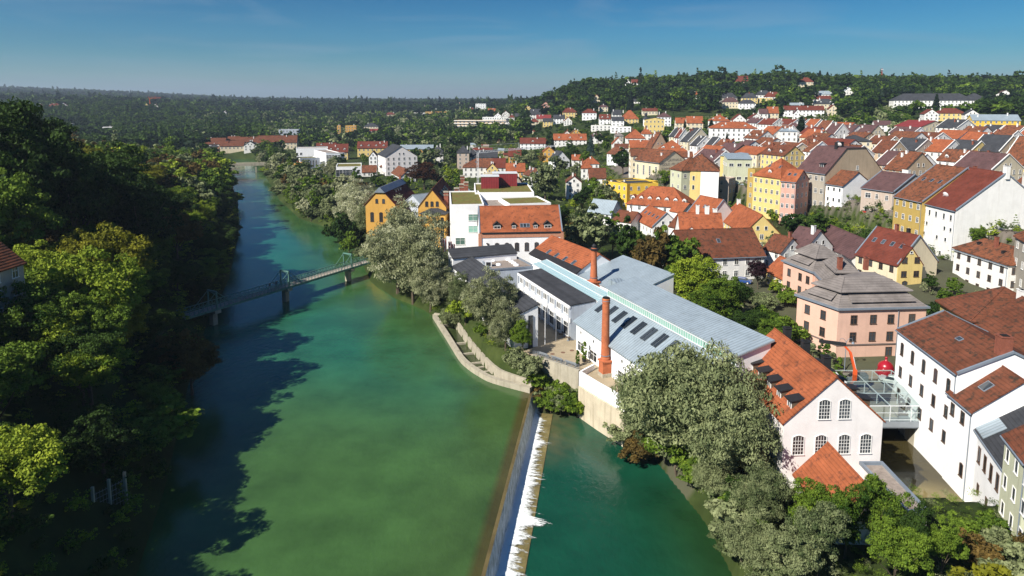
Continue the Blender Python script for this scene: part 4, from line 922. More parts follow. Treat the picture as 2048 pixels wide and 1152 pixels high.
# pink L-shaped building with two-stage shingle roof
def pink():
    r = thing('pink_building', 'pale pink three storey building with two-stage grey shingle roof and louvred dormers', 'building', (66, 130, 3)); og = (66, 130, 3)
    Z = 12.9
    L0, C0, R0 = P(1595, 592, Z), P(1677, 620, Z), P(1853, 616, Z)
    d1 = (L0 - C0).to_2d().normalized(); d2 = (R0 - C0).to_2d().normalized()
    def nrm(d, s): return Vector((-d.y, d.x)) * s
    Bk = R0.to_2d() + Vector((-.05, 1)) * 12.5; Bl = L0.to_2d() + Vector((.93, .36)) * 9.5
    def wing(pts, zt, name):
        a = MB(og); a.prism([tuple(p) for p in pts], 0, zt); a.build('wall', WM['k'][0], r)
    def two_stage(pts, z, s1, h1, s2, h2, gapz=.35):
        """mansard: lower slope inset s1/h1, eave break, hipped upper part"""
        n = len(pts)
        def inset(ps, k):
            out = []
            for i in range(n):
                p0, p1, p2 = ps[i - 1], ps[i], ps[(i + 1) % n]; a = (p1 - p0).normalized(); b = (p2 - p1).normalized()
                na, nb = Vector((-a.y, a.x)), Vector((-b.y, b.x)); m = (na + nb); m = m / max(.35, m.dot(na)); out.append(p1 + m * k)
            return out
        ps = [Vector(p) for p in pts]; area = sum(ps[i - 1].x * ps[i].y - ps[i].x * ps[i - 1].y for i in range(n))
        if area < 0: ps = ps[::-1]
        e = inset(ps, -.45); a = MB(og); a.hull([(p.x, p.y, z) for p in e], [(p.x, p.y, z + .35) for p in e]); a.build('cornice', M['lead'], r)
        i1 = inset(ps, s1); a = MB(og)
        a.hull([(p.x, p.y, z + .35) for p in inset(ps, -.15)], [(p.x, p.y, z + h1) for p in i1])
        e2 = inset(ps, s1 - .75); z2 = z + h1 + gapz; a.hull([(p.x, p.y, z2) for p in e2], [(p.x, p.y, z2 + .14) for p in e2]); a.hull([(p.x, p.y, z + h1) for p in inset(ps, s1 + .3)], [(p.x, p.y, z2) for p in inset(ps, s1 + .3)])
        i2 = inset(ps, s2); a.hull([(p.x, p.y, z2 + .14) for p in e2], [(p.x, p.y, z2 + h2) for p in i2]); ro = a.build('roof', RM['g'][0], r)
        a = MB(og)
        for k in range(n):
            a.bar((e2[k].x, e2[k].y, z2 + .16), (i2[k].x, i2[k].y, z2 + h2 + .02), .09, n=5); a.bar((ps[k].x, ps[k].y, z + .38), (i1[k].x, i1[k].y, z + h1 + .02), .09, n=5)
        a.build('hip_ridge', RM['g'][0], r)
        return ps, i1, ro
    def louvre(p, q, z, h1, t0, t1):
        """long shed dormer with dark louvres on the lower slope between two eave corners"""
        p = Vector(p); q = Vector(q); d = (q - p).normalized(); n = Vector((-d.y, d.x)); L_ = (q - p).length; a_ = p + d * L_ * t0; b_ = p + d * L_ * t1
        def pt(b, k, zz): v = b + n * k; return (v.x, v.y, zz)
        m = MB(og); m.hull([pt(a_, .55, z + .45), pt(b_, .55, z + .45), pt(b_, 2.3, z + .45), pt(a_, 2.3, z + .45)], [pt(a_, .75, z + 1.25), pt(b_, .75, z + 1.25), pt(b_, 2.3, z + 1.6), pt(a_, 2.3, z + 1.6)])
        o = m.build('louvred_dormer', M['black'], r)
        m = MB(og); k1 = a_ - d * .35; k2 = b_ + d * .35
        m.hull([pt(k1, .25, z + 1.2), pt(k2, .25, z + 1.2), pt(k2 - d * .5, 2.6, z + h1 + .1), pt(k1 + d * .5, 2.6, z + h1 + .1)], [pt(k1, .25, z + 1.32), pt(k2, .25, z + 1.32), pt(k2 - d * .5, 2.6, z + h1 + .22), pt(k1 + d * .5, 2.6, z + h1 + .22)]); m.build('dormer_roof', RM['g'][0], o)
        n_ = max(1, int((b_ - a_).length / 1.7)); m = MB(og)
        for k in range(n_ + 1):
            s = a_ + (b_ - a_) * (k / n_); m.bar(pt(s, .5, z + .45), pt(s, .68, z + 1.24), .07)
        m.build('mullion', M['lead'], o)
    F4 = [L0.to_2d(), C0.to_2d(), R0.to_2d(), Bk, Bl + (Bk - Bl) * .25 + Vector((-.2, 2))]
    wing(F4, Z, 'front'); ps, i1, ro = two_stage(F4, Z, 2.4, 2.3, 5.4, 2.1)
    n = len(ps)
    k0 = min(range(n), key=lambda i: (ps[i] - L0.to_2d()).length); 
    seq = [ps[(k0 + i) % n] for i in range(n)]
    if (seq[1] - C0.to_2d()).length > .5: seq = [seq[0]] + seq[:0:-1]
    louvre(L0.to_2d(), C0.to_2d(), Z, 2.3, .25, .76); louvre(C0.to_2d(), R0.to_2d(), Z, 2.3, .17, .86)
    chimney(ro, 1.0, 6.5, Z - 3 + 4.2, 'b', 1.3, .8, .8); chimney(ro, 6.5, 6.8, Z - 3 + 4.2, 'b', 1.3, .8, .8)
    # left rear wing
    L1, C1 = P(1567, 523, Z), P(1626, 546, Z); d = (C1 - L1).to_2d().normalized(); nn = Vector((-d.y, d.x)); 
    F5 = [L1.to_2d(), C1.to_2d(), C1.to_2d() + nn * 9.5, L1.to_2d() + nn * 9.5]
    wing(F5, Z, 'rear'); two_stage(F5, Z, 2.3, 2.3, 4.3, 2.4); louvre(F5[0], F5[1], Z, 2.3, .22, .78)
    C2 = F5[1]; q1, q2, q3, q4 = C2 + d * .3, F4[4] + Vector((-.3, 1)), Bk + Vector((-2, 3)), C2 + nn * 9
    F6 = [C2 - d * 1.0 + nn * .8, F4[4] + Vector((-2.5, .5)), Bk + Vector((-3, 1)), C2 + nn * 10 + d * 1]
    wing(F6, Z - .05, 'mid'); two_stage(F6, Z - .05, 2.2, 2.25, 4.0, 2.2)
    def walls(p, q, cols, z0s, sty):
        p = Vector(p); q = Vector(q); d = (q - p).normalized(); L_ = (q - p).length; fa = math.atan2(-d.x, d.y) + math.pi if False else math.atan2(-d.x * 1, d.y) 
        fa = math.atan2(-d.x, d.y)      # outward = (dy,-dx)
        fa = math.atan2(-d.x, d.y)
        for zc in z0s:
            for t in cols:
                c = p + d * L_ * t; o = put_win(r, (c.x - og[0], c.y - og[1], zc - og[2]), fa, 1.05, 1.55, sty, 'framed')
        return d
    walls(L0.to_2d(), C0.to_2d(), (.27, .66), (11.0, 7.8), 'near'); walls(L0.to_2d(), C0.to_2d(), (.2,), (4.6,), 'near')
    walls(C0.to_2d(), R0.to_2d(), (.18, .40, .60, .84), (11.0, 7.8), 'near'); walls(C0.to_2d(), R0.to_2d(), (.6,), (4.9,), 'near')
    walls(F5[0], F5[1], (.22, .6, .85), (10.9, 7.9), 'near')
    m = MB(og)
    for p, q in ((L0, C0), (C0, R0)):
        c = (p + q) / 2; e = q - p; m.box((c.x, c.y, 6.35), (e.length + .25, .3, .22), math.atan2(e.y, e.x))
    p, q = Vector((*F5[0], 0)), Vector((*F5[1], 0)); c = (p + q) / 2; e = q - p; m.box((c.x, c.y, 6.35), (e.length + .25, .3, .22), math.atan2(e.y, e.x))
    m.build('string_course', mat('sill stone', (.16, .13, .12), .9), r)
    m = MB(og); s = C0.lerp(R0, .68); m.bar((s.x, s.y - .15, Z), (s.x, s.y - .15, 3), .07, n=6); m.build('downpipe', M['lead'], r)
pink()

# yellow museum house, long white house, tall cliff row
y1 = eh((1712, 507), (1795, 529.5), 11, 12.5, 6.6, 4.5, rm='r', wm_='c', roof='gable', win='auto', floors=2, fr='framed', sky_=4, ch=((-.05, .0, 'b', 1.8), (.45, .05, 'd', 1.6)), cop='l', blank=(1,),
        label='deep red gabled house with skylights, adjoining the small yellow gable', name='town_house', group=None)
g0, g1 = PD(1795, 529, 0 + P(1795, 529.5, 11).y - .2), None
yy = P(1797, 529.5, 11); a_ = PD(1797, 529, yy.y - .3); b_ = PD(1849, 523, yy.y - .3)
yg = ehouse((a_.x, a_.y), (b_.x, b_.y + .6), 11, 9, 4.1, 4.0, rm='r', wm_='y', roof='cross', win=None, ov=.25, cop=False, label='small yellow gable front with brown casements and oval attic light', name='gable_house')
s_ = 1 if math.sin(yg['rz']) < 0 else -1
for z in (7.2, 4.1):
    for t in (-1.6, 1.6): put_win(yg['root'], (s_ * yg['hx'], t, z + (.9 if z > 5 else .6)), 0 if s_ > 0 else math.pi, 1.2, 1.35, 'near', 'framed')
put_win(yg['root'], (s_ * yg['hx'], 1.2, 1.6), 0 if s_ > 0 else math.pi, 1.2, 2.2, 'arch', 'framed'); put_win(yg['root'], (s_ * yg['hx'], 0, 10.0), 0 if s_ > 0 else math.pi, .6, .5, 'near')
wh_ = eh((1909, 497), (2017, 531), 14, 8.5, 3.2, 5, rm='u', wm_='w', roof='hip', floors=3, cols=5, ww=.9, wh=1.35, fr='framed', gut=True, ch=((-.45, -.4, 'd', .7), (.1, -.3, 'b', 2.6), (.5, -.5, 'd', .7)), label='long white house with low rust hipped roof below the tall white tower house')
GR = 'houses standing on the cliff edge'
t1 = eh((1845, 405), (1912, 421), 21.6, 25, 9.8, 5.5, rm='r', wm_='w', win=None, cop='l', gut=True, ch=((-.9, .1, 'b', 1.6), (.96, 0.02, 'w', 2.2, 1.4, 1.0)), label='very tall plain white house with huge deep red roof and satellite dish', group=GR, base=1)
for z, ts in ((13.8, (-.8, -.5, -.1, .36, .76)), (10.6, (-.8, -.62, .45, .8)), (7.6, (-.75, .05, .55)), (3.6, (.3,))):
    for t in ts: put_win(t1['root'], (t * t1['hx'], -t1['hy'], z), -math.pi / 2, .8, 1.5 if z > 12 else 1.0, 'near')
for k, t in enumerate((-.75, -.25, .25, .75)):
    pb = MB(); pb.hull([(t * t1['hx'] - .5, -t1['hy'] - 2.2, -1), (t * t1['hx'] + .5, -t1['hy'] - 2.2, -1), (t * t1['hx'] + .5, -t1['hy'] + .2, -1), (t * t1['hx'] - .5, -t1['hy'] + .2, -1)], [(t * t1['hx'] - .4, -t1['hy'] - .4, 2.4), (t * t1['hx'] + .4, -t1['hy'] - .4, 2.4), (t * t1['hx'] + .4, -t1['hy'] + .2, 2.4), (t * t1['hx'] - .4, -t1['hy'] + .2, 2.4)]); pb.build('buttress', WM['w'][0], t1['root'])
dish(t1['roof'], (-.2 * t1['hx'], -t1['hy'] * .8, t1['zat'](-t1['hy'] * .8) + .8), .8)
e1 = eh((1789, 392), (1845, 404), 22, 25, 9.3, 7, rm='u', wm_='h', cop='l', gut=True, floors=4, cols=4, sky_=3, blank=(1, 3), ch=((.8, .12, 'b', 1.4),), label='mustard house with broad rust roof, left neighbour of the tall white house', group=GR)
d1_ = eh((1723, 375), (1788, 384), 22, 17, 5.0, 7, rm='m', wm_='d', cop='l', gut=True, win=None, blank=(1, 3), ch=((.4, .1, 'w', 1.8, 2.2, 1.2),), label='taupe house with red flower boxes and dark maroon roof on the cliff edge', group=GR)
for z, hh in ((12.8, 1.5), (8.2, 1.5), (4.0, .8)):
    for k, (t, w_) in enumerate(((-.55, 2.0 if z > 5 else .8), (0, .9), (.6, 1.0))):
        put_win(d1_['root'], (t * d1_['hx'], -d1_['hy'], z), -math.pi / 2, w_, hh, 'near')
        if z == 8.2:
            fb = MB(); fb.box((t * d1_['hx'], -d1_['hy'] - .25, z - 1.0), (w_ + .5, .45, .5)); fb.build('flower_box', M['flower'], d1_['root'])
c1_ = eh((1687, 376), (1722, 380), 19.5, 14, 0, 7, rm='f', wm_='h', roof='flat', floors=4, cols=2, label='narrow ochre house topped by a glazed penthouse', group=GR)
pb = MB(); pb.prism([(-c1_['hx'] + .3, -c1_['hy'] + .8), (c1_['hx'] - .3, -c1_['hy'] + .8), (c1_['hx'] - .3, c1_['hy'] - 4), (-c1_['hx'] + .3, c1_['hy'] - 4)], c1_['he'], c1_['he'] + 2.2); pbo = pb.build('penthouse', WM['c'][0], c1_['root'])
for k in range(4): put_win(c1_['root'], (-c1_['hx'] + 1.1 + k * (c1_['Ln'] - 2.2) / 3, -c1_['hy'] + .8, c1_['he'] + 1.4), -math.pi / 2, 1.1, 1.1, 'near')
pb = MB(); pb.prism([(-c1_['hx'], -c1_['hy']), (c1_['hx'], -c1_['hy']), (c1_['hx'], c1_['hy'] - 3), (-c1_['hx'], c1_['hy'] - 3)], c1_['he'] + 2.2, c1_['he'] + 2.5); pb.build('penthouse_roof', M['steel'], c1_['root'])
b1_ = eh((1652, 367), (1686, 372), 21.5, 13, 4.4, 7, rm='u', wm_='x', floors=4, cols=3, label='slim bright white house with rust roof between grey and ochre houses', group=GR, gut=True, ws='near', ww=.8, wh=1.2, blank=(1, 3), base=1)
a1_ = eh((1594, 340), (1651, 347), 25, 27, 8.6, 7, rm='m', wm_='e', roof='trap', top=.33, gm='t', floors=4, cols=5, ws='near', ww=1.1, wh=1.6, label='tall grey house with mottled maroon mansard roof and bare tan side wall', group=GR, ch=((.2, -.1, 'd', 2.0, 1.5, 1.2), (.4, -.35, 'd', 2.2, 1.2, 1.0)), blank=(1, 3), gut=True)
put_win(a1_['root'], (a1_['hx'] + .02, .1 * a1_['hy'], a1_['he'] + 1.5), 0, .9, 1.5, 'near'); dormer(a1_['root'], a1_['hx'] * .45, -a1_['hy'] * .86, a1_['zat'](-a1_['hy'] * .86) - .4, -math.pi / 2, 'black', 2.0, 1.5, 4.0, 'black', 'shed'); dish(a1_['roof'], (a1_['hx'] * .55, -a1_['hy'] * .35, a1_['zat'](-a1_['hy'] * .35) + 1.2), .8)
eh((1562, 361.5), (1592, 364), 22.3, 11, 3.6, 8, rm='o', wm_='p', floors=4, cols=3, ws='near', fr='frame', ww=.9, wh=1.4, sky_=2, label='narrow rose pink house with orange roof, left of the tall grey house', group=GR, blank=(3,), gut=True)
eh((1507, 351), (1562, 358), 22.3, 14, 6.6, 8, rm='o', wm_='y', roof='hip', floors=4, cols=5, ws='near', dorm=1, sky_=2, dd=.22, label='bright yellow house with steep orange pyramid roof on the cliff', group=GR)
eh((1496, 339), (1510, 341), 24, 10, 0, 8, rm='f', wm_='h', roof='flat', floors=4, cols=1, label='thin mustard stair tower left of the yellow pyramid-roofed house', group=GR, name='stair_tower', cat='tower')
eh((1455, 318), (1504, 318.5), 26, 11, 1.6, 9, rm='z', wm_='n', roof='shed', floors=3, cols=3, ww=1.7, wh=1.2, ws='near', label='pale green block with low grey metal roof and paired windows', group=GR)
eh((1441, 311), (1456, 313), 26.6, 10, 1.0, 9, rm='z', wm_='y', roof='shed', floors=3, cols=1, label='narrow yellow house slice left of the pale green block', group=GR, blank=(1, 3))
eh((1364, 341), (1438, 343), 22, 17, 6.2, 8, rm='u', wm_='y', roof='hip', win=None, label='yellow and white house with large rust hipped roof beside Gasthaus wall', group=GR, ch=((-.7, 0, 'w', 1.6),))
hh_ = HOUSES[-1]
rr = [o for o in C.objects if o.get('label', '').startswith('yellow and white house')][0]
for z in (11.0, 7.2):
    for t in (-6.6, -4.6, -2.6): put_win(rr, (t, -8.5, z), -math.pi / 2, .8, 1.7, 'near')
pw = MB(); pw.prism([(.2, -8.53), (7.3, -8.53), (7.3, -8.4), (.2, -8.4)], 3, 13.9); pw.build('white_wall', WM['x'][0], rr)
eh((1341, 338), (1363, 342), 22, 14, 5.2, 8, rm='u', wm_='n', roof='hip', floors=3, cols=2, label='grey green house slice with rust roof right of the Gasthaus wall', group=GR)
gh = eh((1270, 319.5), (1319, 325.5), 21.6, 17, 5.2, 10, rm='u', wm_='c', win=None, cop=False, gut=True, ov=.5, label='cream inn with tall paired windows and faded GASTHAUS lettering on its gable', name='inn', cat='inn', group=GR, ch=((.55, -.45, 'w', 1.4),))
for k in range(4): put_win(gh['root'], (-gh['hx'] + (k + .5) * gh['Ln'] / 4, -gh['hy'], 7.2), -math.pi / 2, 1.25, 4.6, 'grid')
def text_mesh(s, size, m_, name):
    cu = bpy.data.curves.new(name, 'FONT'); cu.body = s; cu.size = size; cu.extrude = 0.01; cu.align_x = 'LEFT'
    o = bpy.data.objects.new(name, cu); C.objects.link(o); bpy.context.view_layer.update()
    me = bpy.data.meshes.new_from_object(o); C.objects.unlink(o); bpy.data.objects.remove(o); me.materials.clear(); me.materials.append(m_); return me
lm = mat('faded lettering', (0.20, 0.17, 0.14), 0.95, 0.25, 1.2)
for s, y, z, sz in (('GASTHAUS', -3.8, 12.0, 1.7), ('GOLD. PFLUG', -6.9, 10.1, 1.7), ('SCHWECHATER', -7.3, 8.1, 1.5), ('BIER', -7.7, 6.2, 1.6)):
    o = link(bpy.data.objects.new('lettering', text_mesh(s, sz, lm, 'lettering')), gh['root']); o.location = (gh['hx'] + .03, y, z); o.rotation_euler = (math.pi / 2, 0, math.pi / 2)
eh((1973, 407), (2012, 418), 20, 20, 8.8, 8, rm='u', wm_='c', win=None, ov=.5, label='cream house with arched brown windows behind the blue awning terrace', name='town_house', group=None, ch=((.1, -.3, 'w', 3.0, 1.6, 1.4),))
cr_ = [o for o in C.objects if o.get('label', '').startswith('cream house with arched brown')][0]
for z in (8.8, 5.2):
    for t in (-1.0, 2.6): put_win(cr_, (t, -10, z), -math.pi / 2, 1.5, 1.9, 'arch', 'framed')
for z in (8.0, 3.6):
    for t in (-7, -3.6, -.2, 3): put_win(cr_, (4.4 + 0, t, z), 0, 1.1, 1.5, 'near')
eh((2031, 471), (2085, 500), 20.4, 12, 4, 5, rm='u', wm_='e', floors=4, cols=4, ww=1.0, wh=1.5, ws='near', label='grey rendered house cut off by the right picture edge')
# low terraces under the cliff row
eh((1394, 371), (1428, 373), 15.6, 9, 0, 8, rm='f', wm_='w', roof='flat', floors=2, cols=2, label='low white terrace house with shrubs growing on its roof')
eh((1429, 358), (1458, 360), 18, 8, 0, 8, rm='f', wm_='d', roof='flat', floors=3, cols=1, label='taupe terrace house with railed roof below the pale green block')
eh((1460, 365), (1500, 372), 15.5, 7, 1.0, 8, rm='z', wm_='d', roof='shed', floors=2, cols=2, label='taupe shed-roofed terrace below the pale green block')

# ------------------------------------------------------------------ low quarter between mill and cliff
LQ = 'houses in the low quarter under the cliff'
def lq(*a, **k): k.setdefault('group', LQ); return eh(*a, **k)
lq((1254, 370), (1316, 364), 15.4, 15, 0, 5, rm='s', wm_='Y', roof='flat', floors=3, cols=3, ws='near', ch=((-.8, .5, 'w', .8), (-.2, .2, 'w', .8)), label='strong yellow flat-roofed block with black roof below the cream inn')
lq((1233, 363), (1254, 370), 15.3, 14, 0, 5, rm='s', wm_='Y', roof='flat', floors=3, cols=3, ws='near', label='yellow flat-roofed side wing with tall windows, behind drooping birch')
lq((1254, 408), (1374, 417), 9.2, 15, 6.8, 4, rm='o', wm_='w', roof='hip', floors=2, dorm=7, dd=.3, ov=.5, label='white house with large orange hipped roof and seven small dormers')
lq((1271, 437), (1305, 454), 8, 10, 4.6, 4, rm='o', wm_='w', cop='l', sky_=4, label='small white house with bright orange roof and four skylights', blank=(3,))
lq((1370, 431), (1415, 442), 9.6, 13, 6.8, 4, rm='o', wm_='w', cop='l', sky_=1, label='orange-roofed white house with tall blank right gable under cliff shrubs', blank=(1,))
lq((1441, 437), (1488, 466), 9.2, 11, 5.6, 4, rm='o', wm_='y', sky_=0, floors=2, ws='near', ch=((-.85, .0, 'w', 1.6, 1.2, 1.0),), label='orange-roofed house with dull yellow gable and two dark windows')
lq((1362, 480), (1449, 482), 11, 15, 6.6, 4, rm='o', wm_='w', dorm=2, ch=((-.1, 0, 'w', 2.4, .9, .9), (.35, 0, 'w', 2.2, 1.2, .9), (.75, .1, 'w', 2.0, 1.2, .9)), label='orange roof with two little dormers and three stout white chimneys', blank=(0, 1))
lq((1369, 517), (1530, 511), 10.2, 15, 5.8, 4, rm='b', wm_='w', roof='gable', floors=2, cols=7, ws='near', sky_=1, gut=True, label='long white house with huge mottled brown roof behind the green garden')
lq((1527, 496), (1562, 505), 9.4, 8, 3.6, 4, rm='b', wm_='w', floors=2, ch=((.7, 0, 'b', 1.6),), label='small white house with brown roof and yellow side wall')
lq((1571, 488), (1612, 498), 10.5, 10, 4.6, 4, rm='m', wm_='w', floors=2, ch=((.6, -.2, 'w', 2.2, .9, .9),), label='white house with dark maroon gabled roof left of the pink building')
lq((1622, 476), (1704, 517), 9.2, 11, 4.0, 4, rm='m', wm_='w', win=None, label='long low dark maroon roof behind the pink building')
lq((1533, 540), (1567, 557), 7.6, 7, 3.4, 4, rm='o', wm_='y', floors=2, label='small pale yellow house with orange roof by the purple tree')
lq((1225, 440), (1262, 445), 8, 9, 3, 4, rm='b', wm_='w', win=None, ch=((.2, 0, 'w', 1.4),), label='low brown roof half hidden behind the tall green trees')
lq((1340, 421), (1364, 425), 8.5, 8, 3.0, 4, rm='o', wm_='w', label='small orange roof wedged between two larger orange-roofed houses', win=None)
lq((1338, 452), (1372, 458), 8.5, 9, 3.4, 4, rm='b', wm_='w', label='low brown roof with one metal vent beside orange chimneyed roof', win=None)
lq((1176, 423), (1222, 428), 8.5, 9, 4.2, 4, rm='z', wm_='w', cop=False, label='white house with pale blue metal roof among the trees')
lq((1423, 593), (1447, 606), 5.5, 5, 2, 3.5, rm='o', wm_='c', label='tiny cream shed with orange roof in the green garden', name='garden_shed', cat='shed')

# ------------------------------------------------------------------ steel-roofed halls with the two brick stacks
a2 = Vector((0.353, -0.936)); n2 = Vector((0.936, 0.353))
def q2(o, s, t): return o + a2 * s + n2 * t
O = Vector((12.0, 122.9))
hall = thing('factory_hall', 'long white factory hall with grey-blue standing seam roof and clerestory glazing', 'factory hall', (O.x, O.y, 3.5)); og = (O.x, O.y, 3.5)
LH = 37
rz2 = math.atan2(a2.y, a2.x)
def hallobj(name, m_, fn, par=None, loc=None):
    """mesh in a frame with x along the hall, y across to the back, z up"""
    mb = MB(); fn(mb); o = mb.build(name, m_, par or hall)
    if par is None: o.rotation_euler = (0, 0, rz2)
    return o
def f_(mb):
    mb.hull([(0, 0, -4), (LH, 0, -4), (LH, 6.43, -4), (0, 6.43, -4)], [(0, 0, 6.1), (LH, 0, 6.1), (LH, 6.43, 9.95), (0, 6.43, 9.95)])
    mb.hull([(0, 6.45, -4), (LH, 6.45, -4), (LH, 12.2, -4), (0, 12.2, -4)], [(0, 6.45, 11.6), (LH, 6.45, 11.6), (LH, 12.2, 12.95), (0, 12.2, 12.95)])
hallobj('wall', WM['x'][0], f_)
hallobj('lower_roof', RM['z'][0], lambda mb: mb.hull([(-.4, -.6, 5.85), (LH + .3, -.6, 5.85), (LH + .3, 6.4, 10.05), (-.4, 6.4, 10.05)], [(-.4, -.6, 6.07), (LH + .3, -.6, 6.07), (LH + .3, 6.4, 10.27), (-.4, 6.4, 10.27)]))
hallobj('upper_roof', RM['z'][0], lambda mb: mb.hull([(-.4, 6.2, 11.65), (LH + .3, 6.2, 11.65), (LH + .3, 12.6, 13.1), (-.4, 12.6, 13.1)], [(-.4, 6.2, 11.85), (LH + .3, 6.2, 11.85), (LH + .3, 12.6, 13.35), (-.4, 12.6, 13.35)]))
hallobj('clerestory', M['green glass'], lambda mb: mb.prism([(.3, 6.3), (LH - .3, 6.3), (LH - .3, 6.44), (.3, 6.44)], 10.3, 11.6))
def f_(mb):
    for i in range(int(LH / .62)): mb.box((.4 + i * .62, 6.27, 10.95), (.09, .08, 1.3))
    mb.box((LH / 2, 6.25, 10.4), (LH - .5, .1, .14)); mb.box((LH / 2, 6.25, 11.5), (LH - .5, .1, .12))
hallobj('glazing_bars', M['steel'], f_)
hallobj('gutter', M['brick'], lambda mb: mb.box((LH / 2, -.1, 5.82), (LH, .25, .12)))
sl_ = math.atan(3.9 / 6.43)
for i in range(8):
    x = 2.2 + i * 3.2
    def f_(mb, x=x):
        for k in (-.42, .42):
            z = lambda y: 6.09 + (y + .6) * .6 + .02
            mb.hull([(x + k - .3, 2.9, z(2.9)), (x + k + .3, 2.9, z(2.9)), (x + k + .3, 5.4, z(5.4)), (x + k - .3, 5.4, z(5.4))], [(x + k - .3, 2.9, z(2.9) + .14), (x + k + .3, 2.9, z(2.9) + .14), (x + k + .3, 5.4, z(5.4) + .14), (x + k - .3, 5.4, z(5.4) + .14)])
    hallobj('skylight', M['glass'], f_)
for i in range(7):
    x = 2 + i * 5
    for z, hh, ww_ in ((4.3, .55, .5), (1.6, 1.7, 2.4)):
        fm, pm = win_mesh(ww_, hh, 'near', 'frame', 'glass'); o = link(bpy.data.objects.new('window', fm), hall); v = a2 * x; o.location = (v.x, v.y, z + .2); o.rotation_euler = (0, 0, rz2); link(bpy.data.objects.new('pane', pm), o)
def stack(name, label, x, y, z0, top, r0, r1, bw, bh, rings):
    t = thing(name, label, 'chimney stack', (x, y, z0)); m = MB()
    m.box((0, 0, bh / 2 - 1), (bw, bw, bh + 2), rz2); m.box((0, 0, bh + .1), (bw + .35, bw + .35, .22), rz2, 0); m.build('base', M['orange brick'], t)
    m = MB(); m.box((0, 0, -.4), (bw + .2, bw + .2, 2.2), rz2); m.build('plinth', M['conc'], t)
    H_ = top - z0; m = MB(); m.lathe((0, 0, 0), [(r0 * 1.12, bh + .2), (r0 * 1.1, bh + .6), (r0, bh + .75), (r1, H_ - .9), (r1 * 1.12, H_ - .75), (r1 * 1.12, H_ - .1), (r1 * .98, H_)], 24); m.build('shaft', M['orange brick'], t, smooth=False)
    m = MB(); m.lathe((0, 0, 0), [(r1 * 1.04, H_), (r1 * 1.0, H_ + .12), (r1 * .75, H_ + .2)], 20); m.build('cap', M['soot'] if rings == 1 else M['black'], t)
    m = MB()
    for z in (bh + 1.0, H_ - .45): m.lathe((0, 0, 0), [(r0 * 1.14 if z < 5 else r1 * 1.2, z), (r0 * 1.14 if z < 5 else r1 * 1.2, z + .08)], 24)
    m.build('iron_band', M['lead'], t); return t
stack('brick_chimney', 'tall tapering orange brick chimney standing on the river terrace', 15.7, 110.6, 4.0, 17.6, .70, .60, 1.55, 2.7, 1)
cs = PD(1187, 580, 143)
st2 = stack('brick_chimney', 'shorter orange brick chimney with dark cap rising through the hall roof', cs.x, 143, 9.5, 19.2, .80, .55, 1.9, 2.2, 2)
m = MB(); m.lathe((0, 0, 9.5), [(.62, -.4), (.95, -.2), (.95, .0), (.5, .1), (.42, .5), (.55, .6), (.2, 1.0)], 16); m.build('crown_cap', M['black'], st2)
# gallery, glass strip, tiled hall
G0 = Vector((11.3, 127.8))
A_, B_ = G0 - a2 * 27.5, G0
gal = ehouse(tuple(A_), tuple(B_), 11, 5.4, .35, 4, rm='s', wm_='l', roof='shed', win=None, ov=.15, label='narrow two storey gallery with black flat roof, white frame and column arcade', name='gallery_wing', cat='building')
for k in range(8):
    x = -gal['hx'] + 1.9 + k * 3.4
    for dx in (-.8, 0, .8): put_win(gal['root'], (x + dx, -gal['hy'], 5.6), -math.pi / 2, .6, 1.1, 'near')
    put_win(gal['root'], (x, -gal['hy'], 2.0), -math.pi / 2, 2.3, 2.6, 'near', 'frame')
cb = MB()
for k in range(9): x = -gal['hx'] + .15 + k * 3.4; cb.box((x, -gal['hy'] - .35, 3.4), (.16, .16, 7.0))
cb.build('column', M['steel'], gal['root'])
cb = MB(); cb.box((0, -gal['hy'] - .2, 6.75), (gal['Ln'] + .2, .3, .45)); cb.box((0, -gal['hy'] - .12, 4.1), (gal['Ln'] + .2, .2, .9)); cb.build('fascia', WM['x'][0], gal['root'])
g1_ = q2(G0, -33, 5.6); g2_ = q2(G0, 2.5, 5.6)
gs = thing('glass_roof', 'long sloping glazed roof strip between gallery and tiled hall', 'glass roof', (g1_.x, g1_.y, 4), rz2)
mb = MB(); mb.hull([(0, 0, 0), (35.5, 0, 0), (35.5, 3.6, 0), (0, 3.6, 0)], [(0, 0, 7.3), (35.5, 0, 7.3), (35.5, 3.6, 8.0), (0, 3.6, 8.0)]); mb.build('wall', WM['x'][0], gs)
mb = MB(); mb.hull([(0, -.1, 7.34), (35.5, -.1, 7.34), (35.5, 3.7, 8.1), (0, 3.7, 8.1)], [(0, -.1, 7.44), (35.5, -.1, 7.44), (35.5, 3.7, 8.2), (0, 3.7, 8.2)]); mb.build('glass', M['sky glass'], gs)
mb = MB()
for i in range(42): x = .2 + i * .85; mb.bar((x, -.15, 7.46), (x, 3.7, 8.24), .05)
for y in (-.1, 1.8, 3.7): mb.bar((0, y, 7.47 + (y + .1) * .2), (35.5, y, 7.47 + (y + .1) * .2), .09)
mb.build('glazing_bars', M['steel'], gs)
A, B = P(1060, 507, 11.5), P(1151, 549, 11.5)
orh = ehouse((A.x, A.y), (B.x, B.y), 11.5, 12.5, 4.0, 4, rm='o', wm_='x', win=None, ov=.3, cop=False, label='orange tiled hall roof with four skylights behind the glass strip', name='tiled_hall', cat='factory hall')
for k in range(4): skylight(orh['root'], -orh['hx'] + 6.5 + k * 4.2, -4.2, orh['zat'](-4.2) + .05, math.atan(4 / 6.25), -math.pi / 2, .9, 1.3)
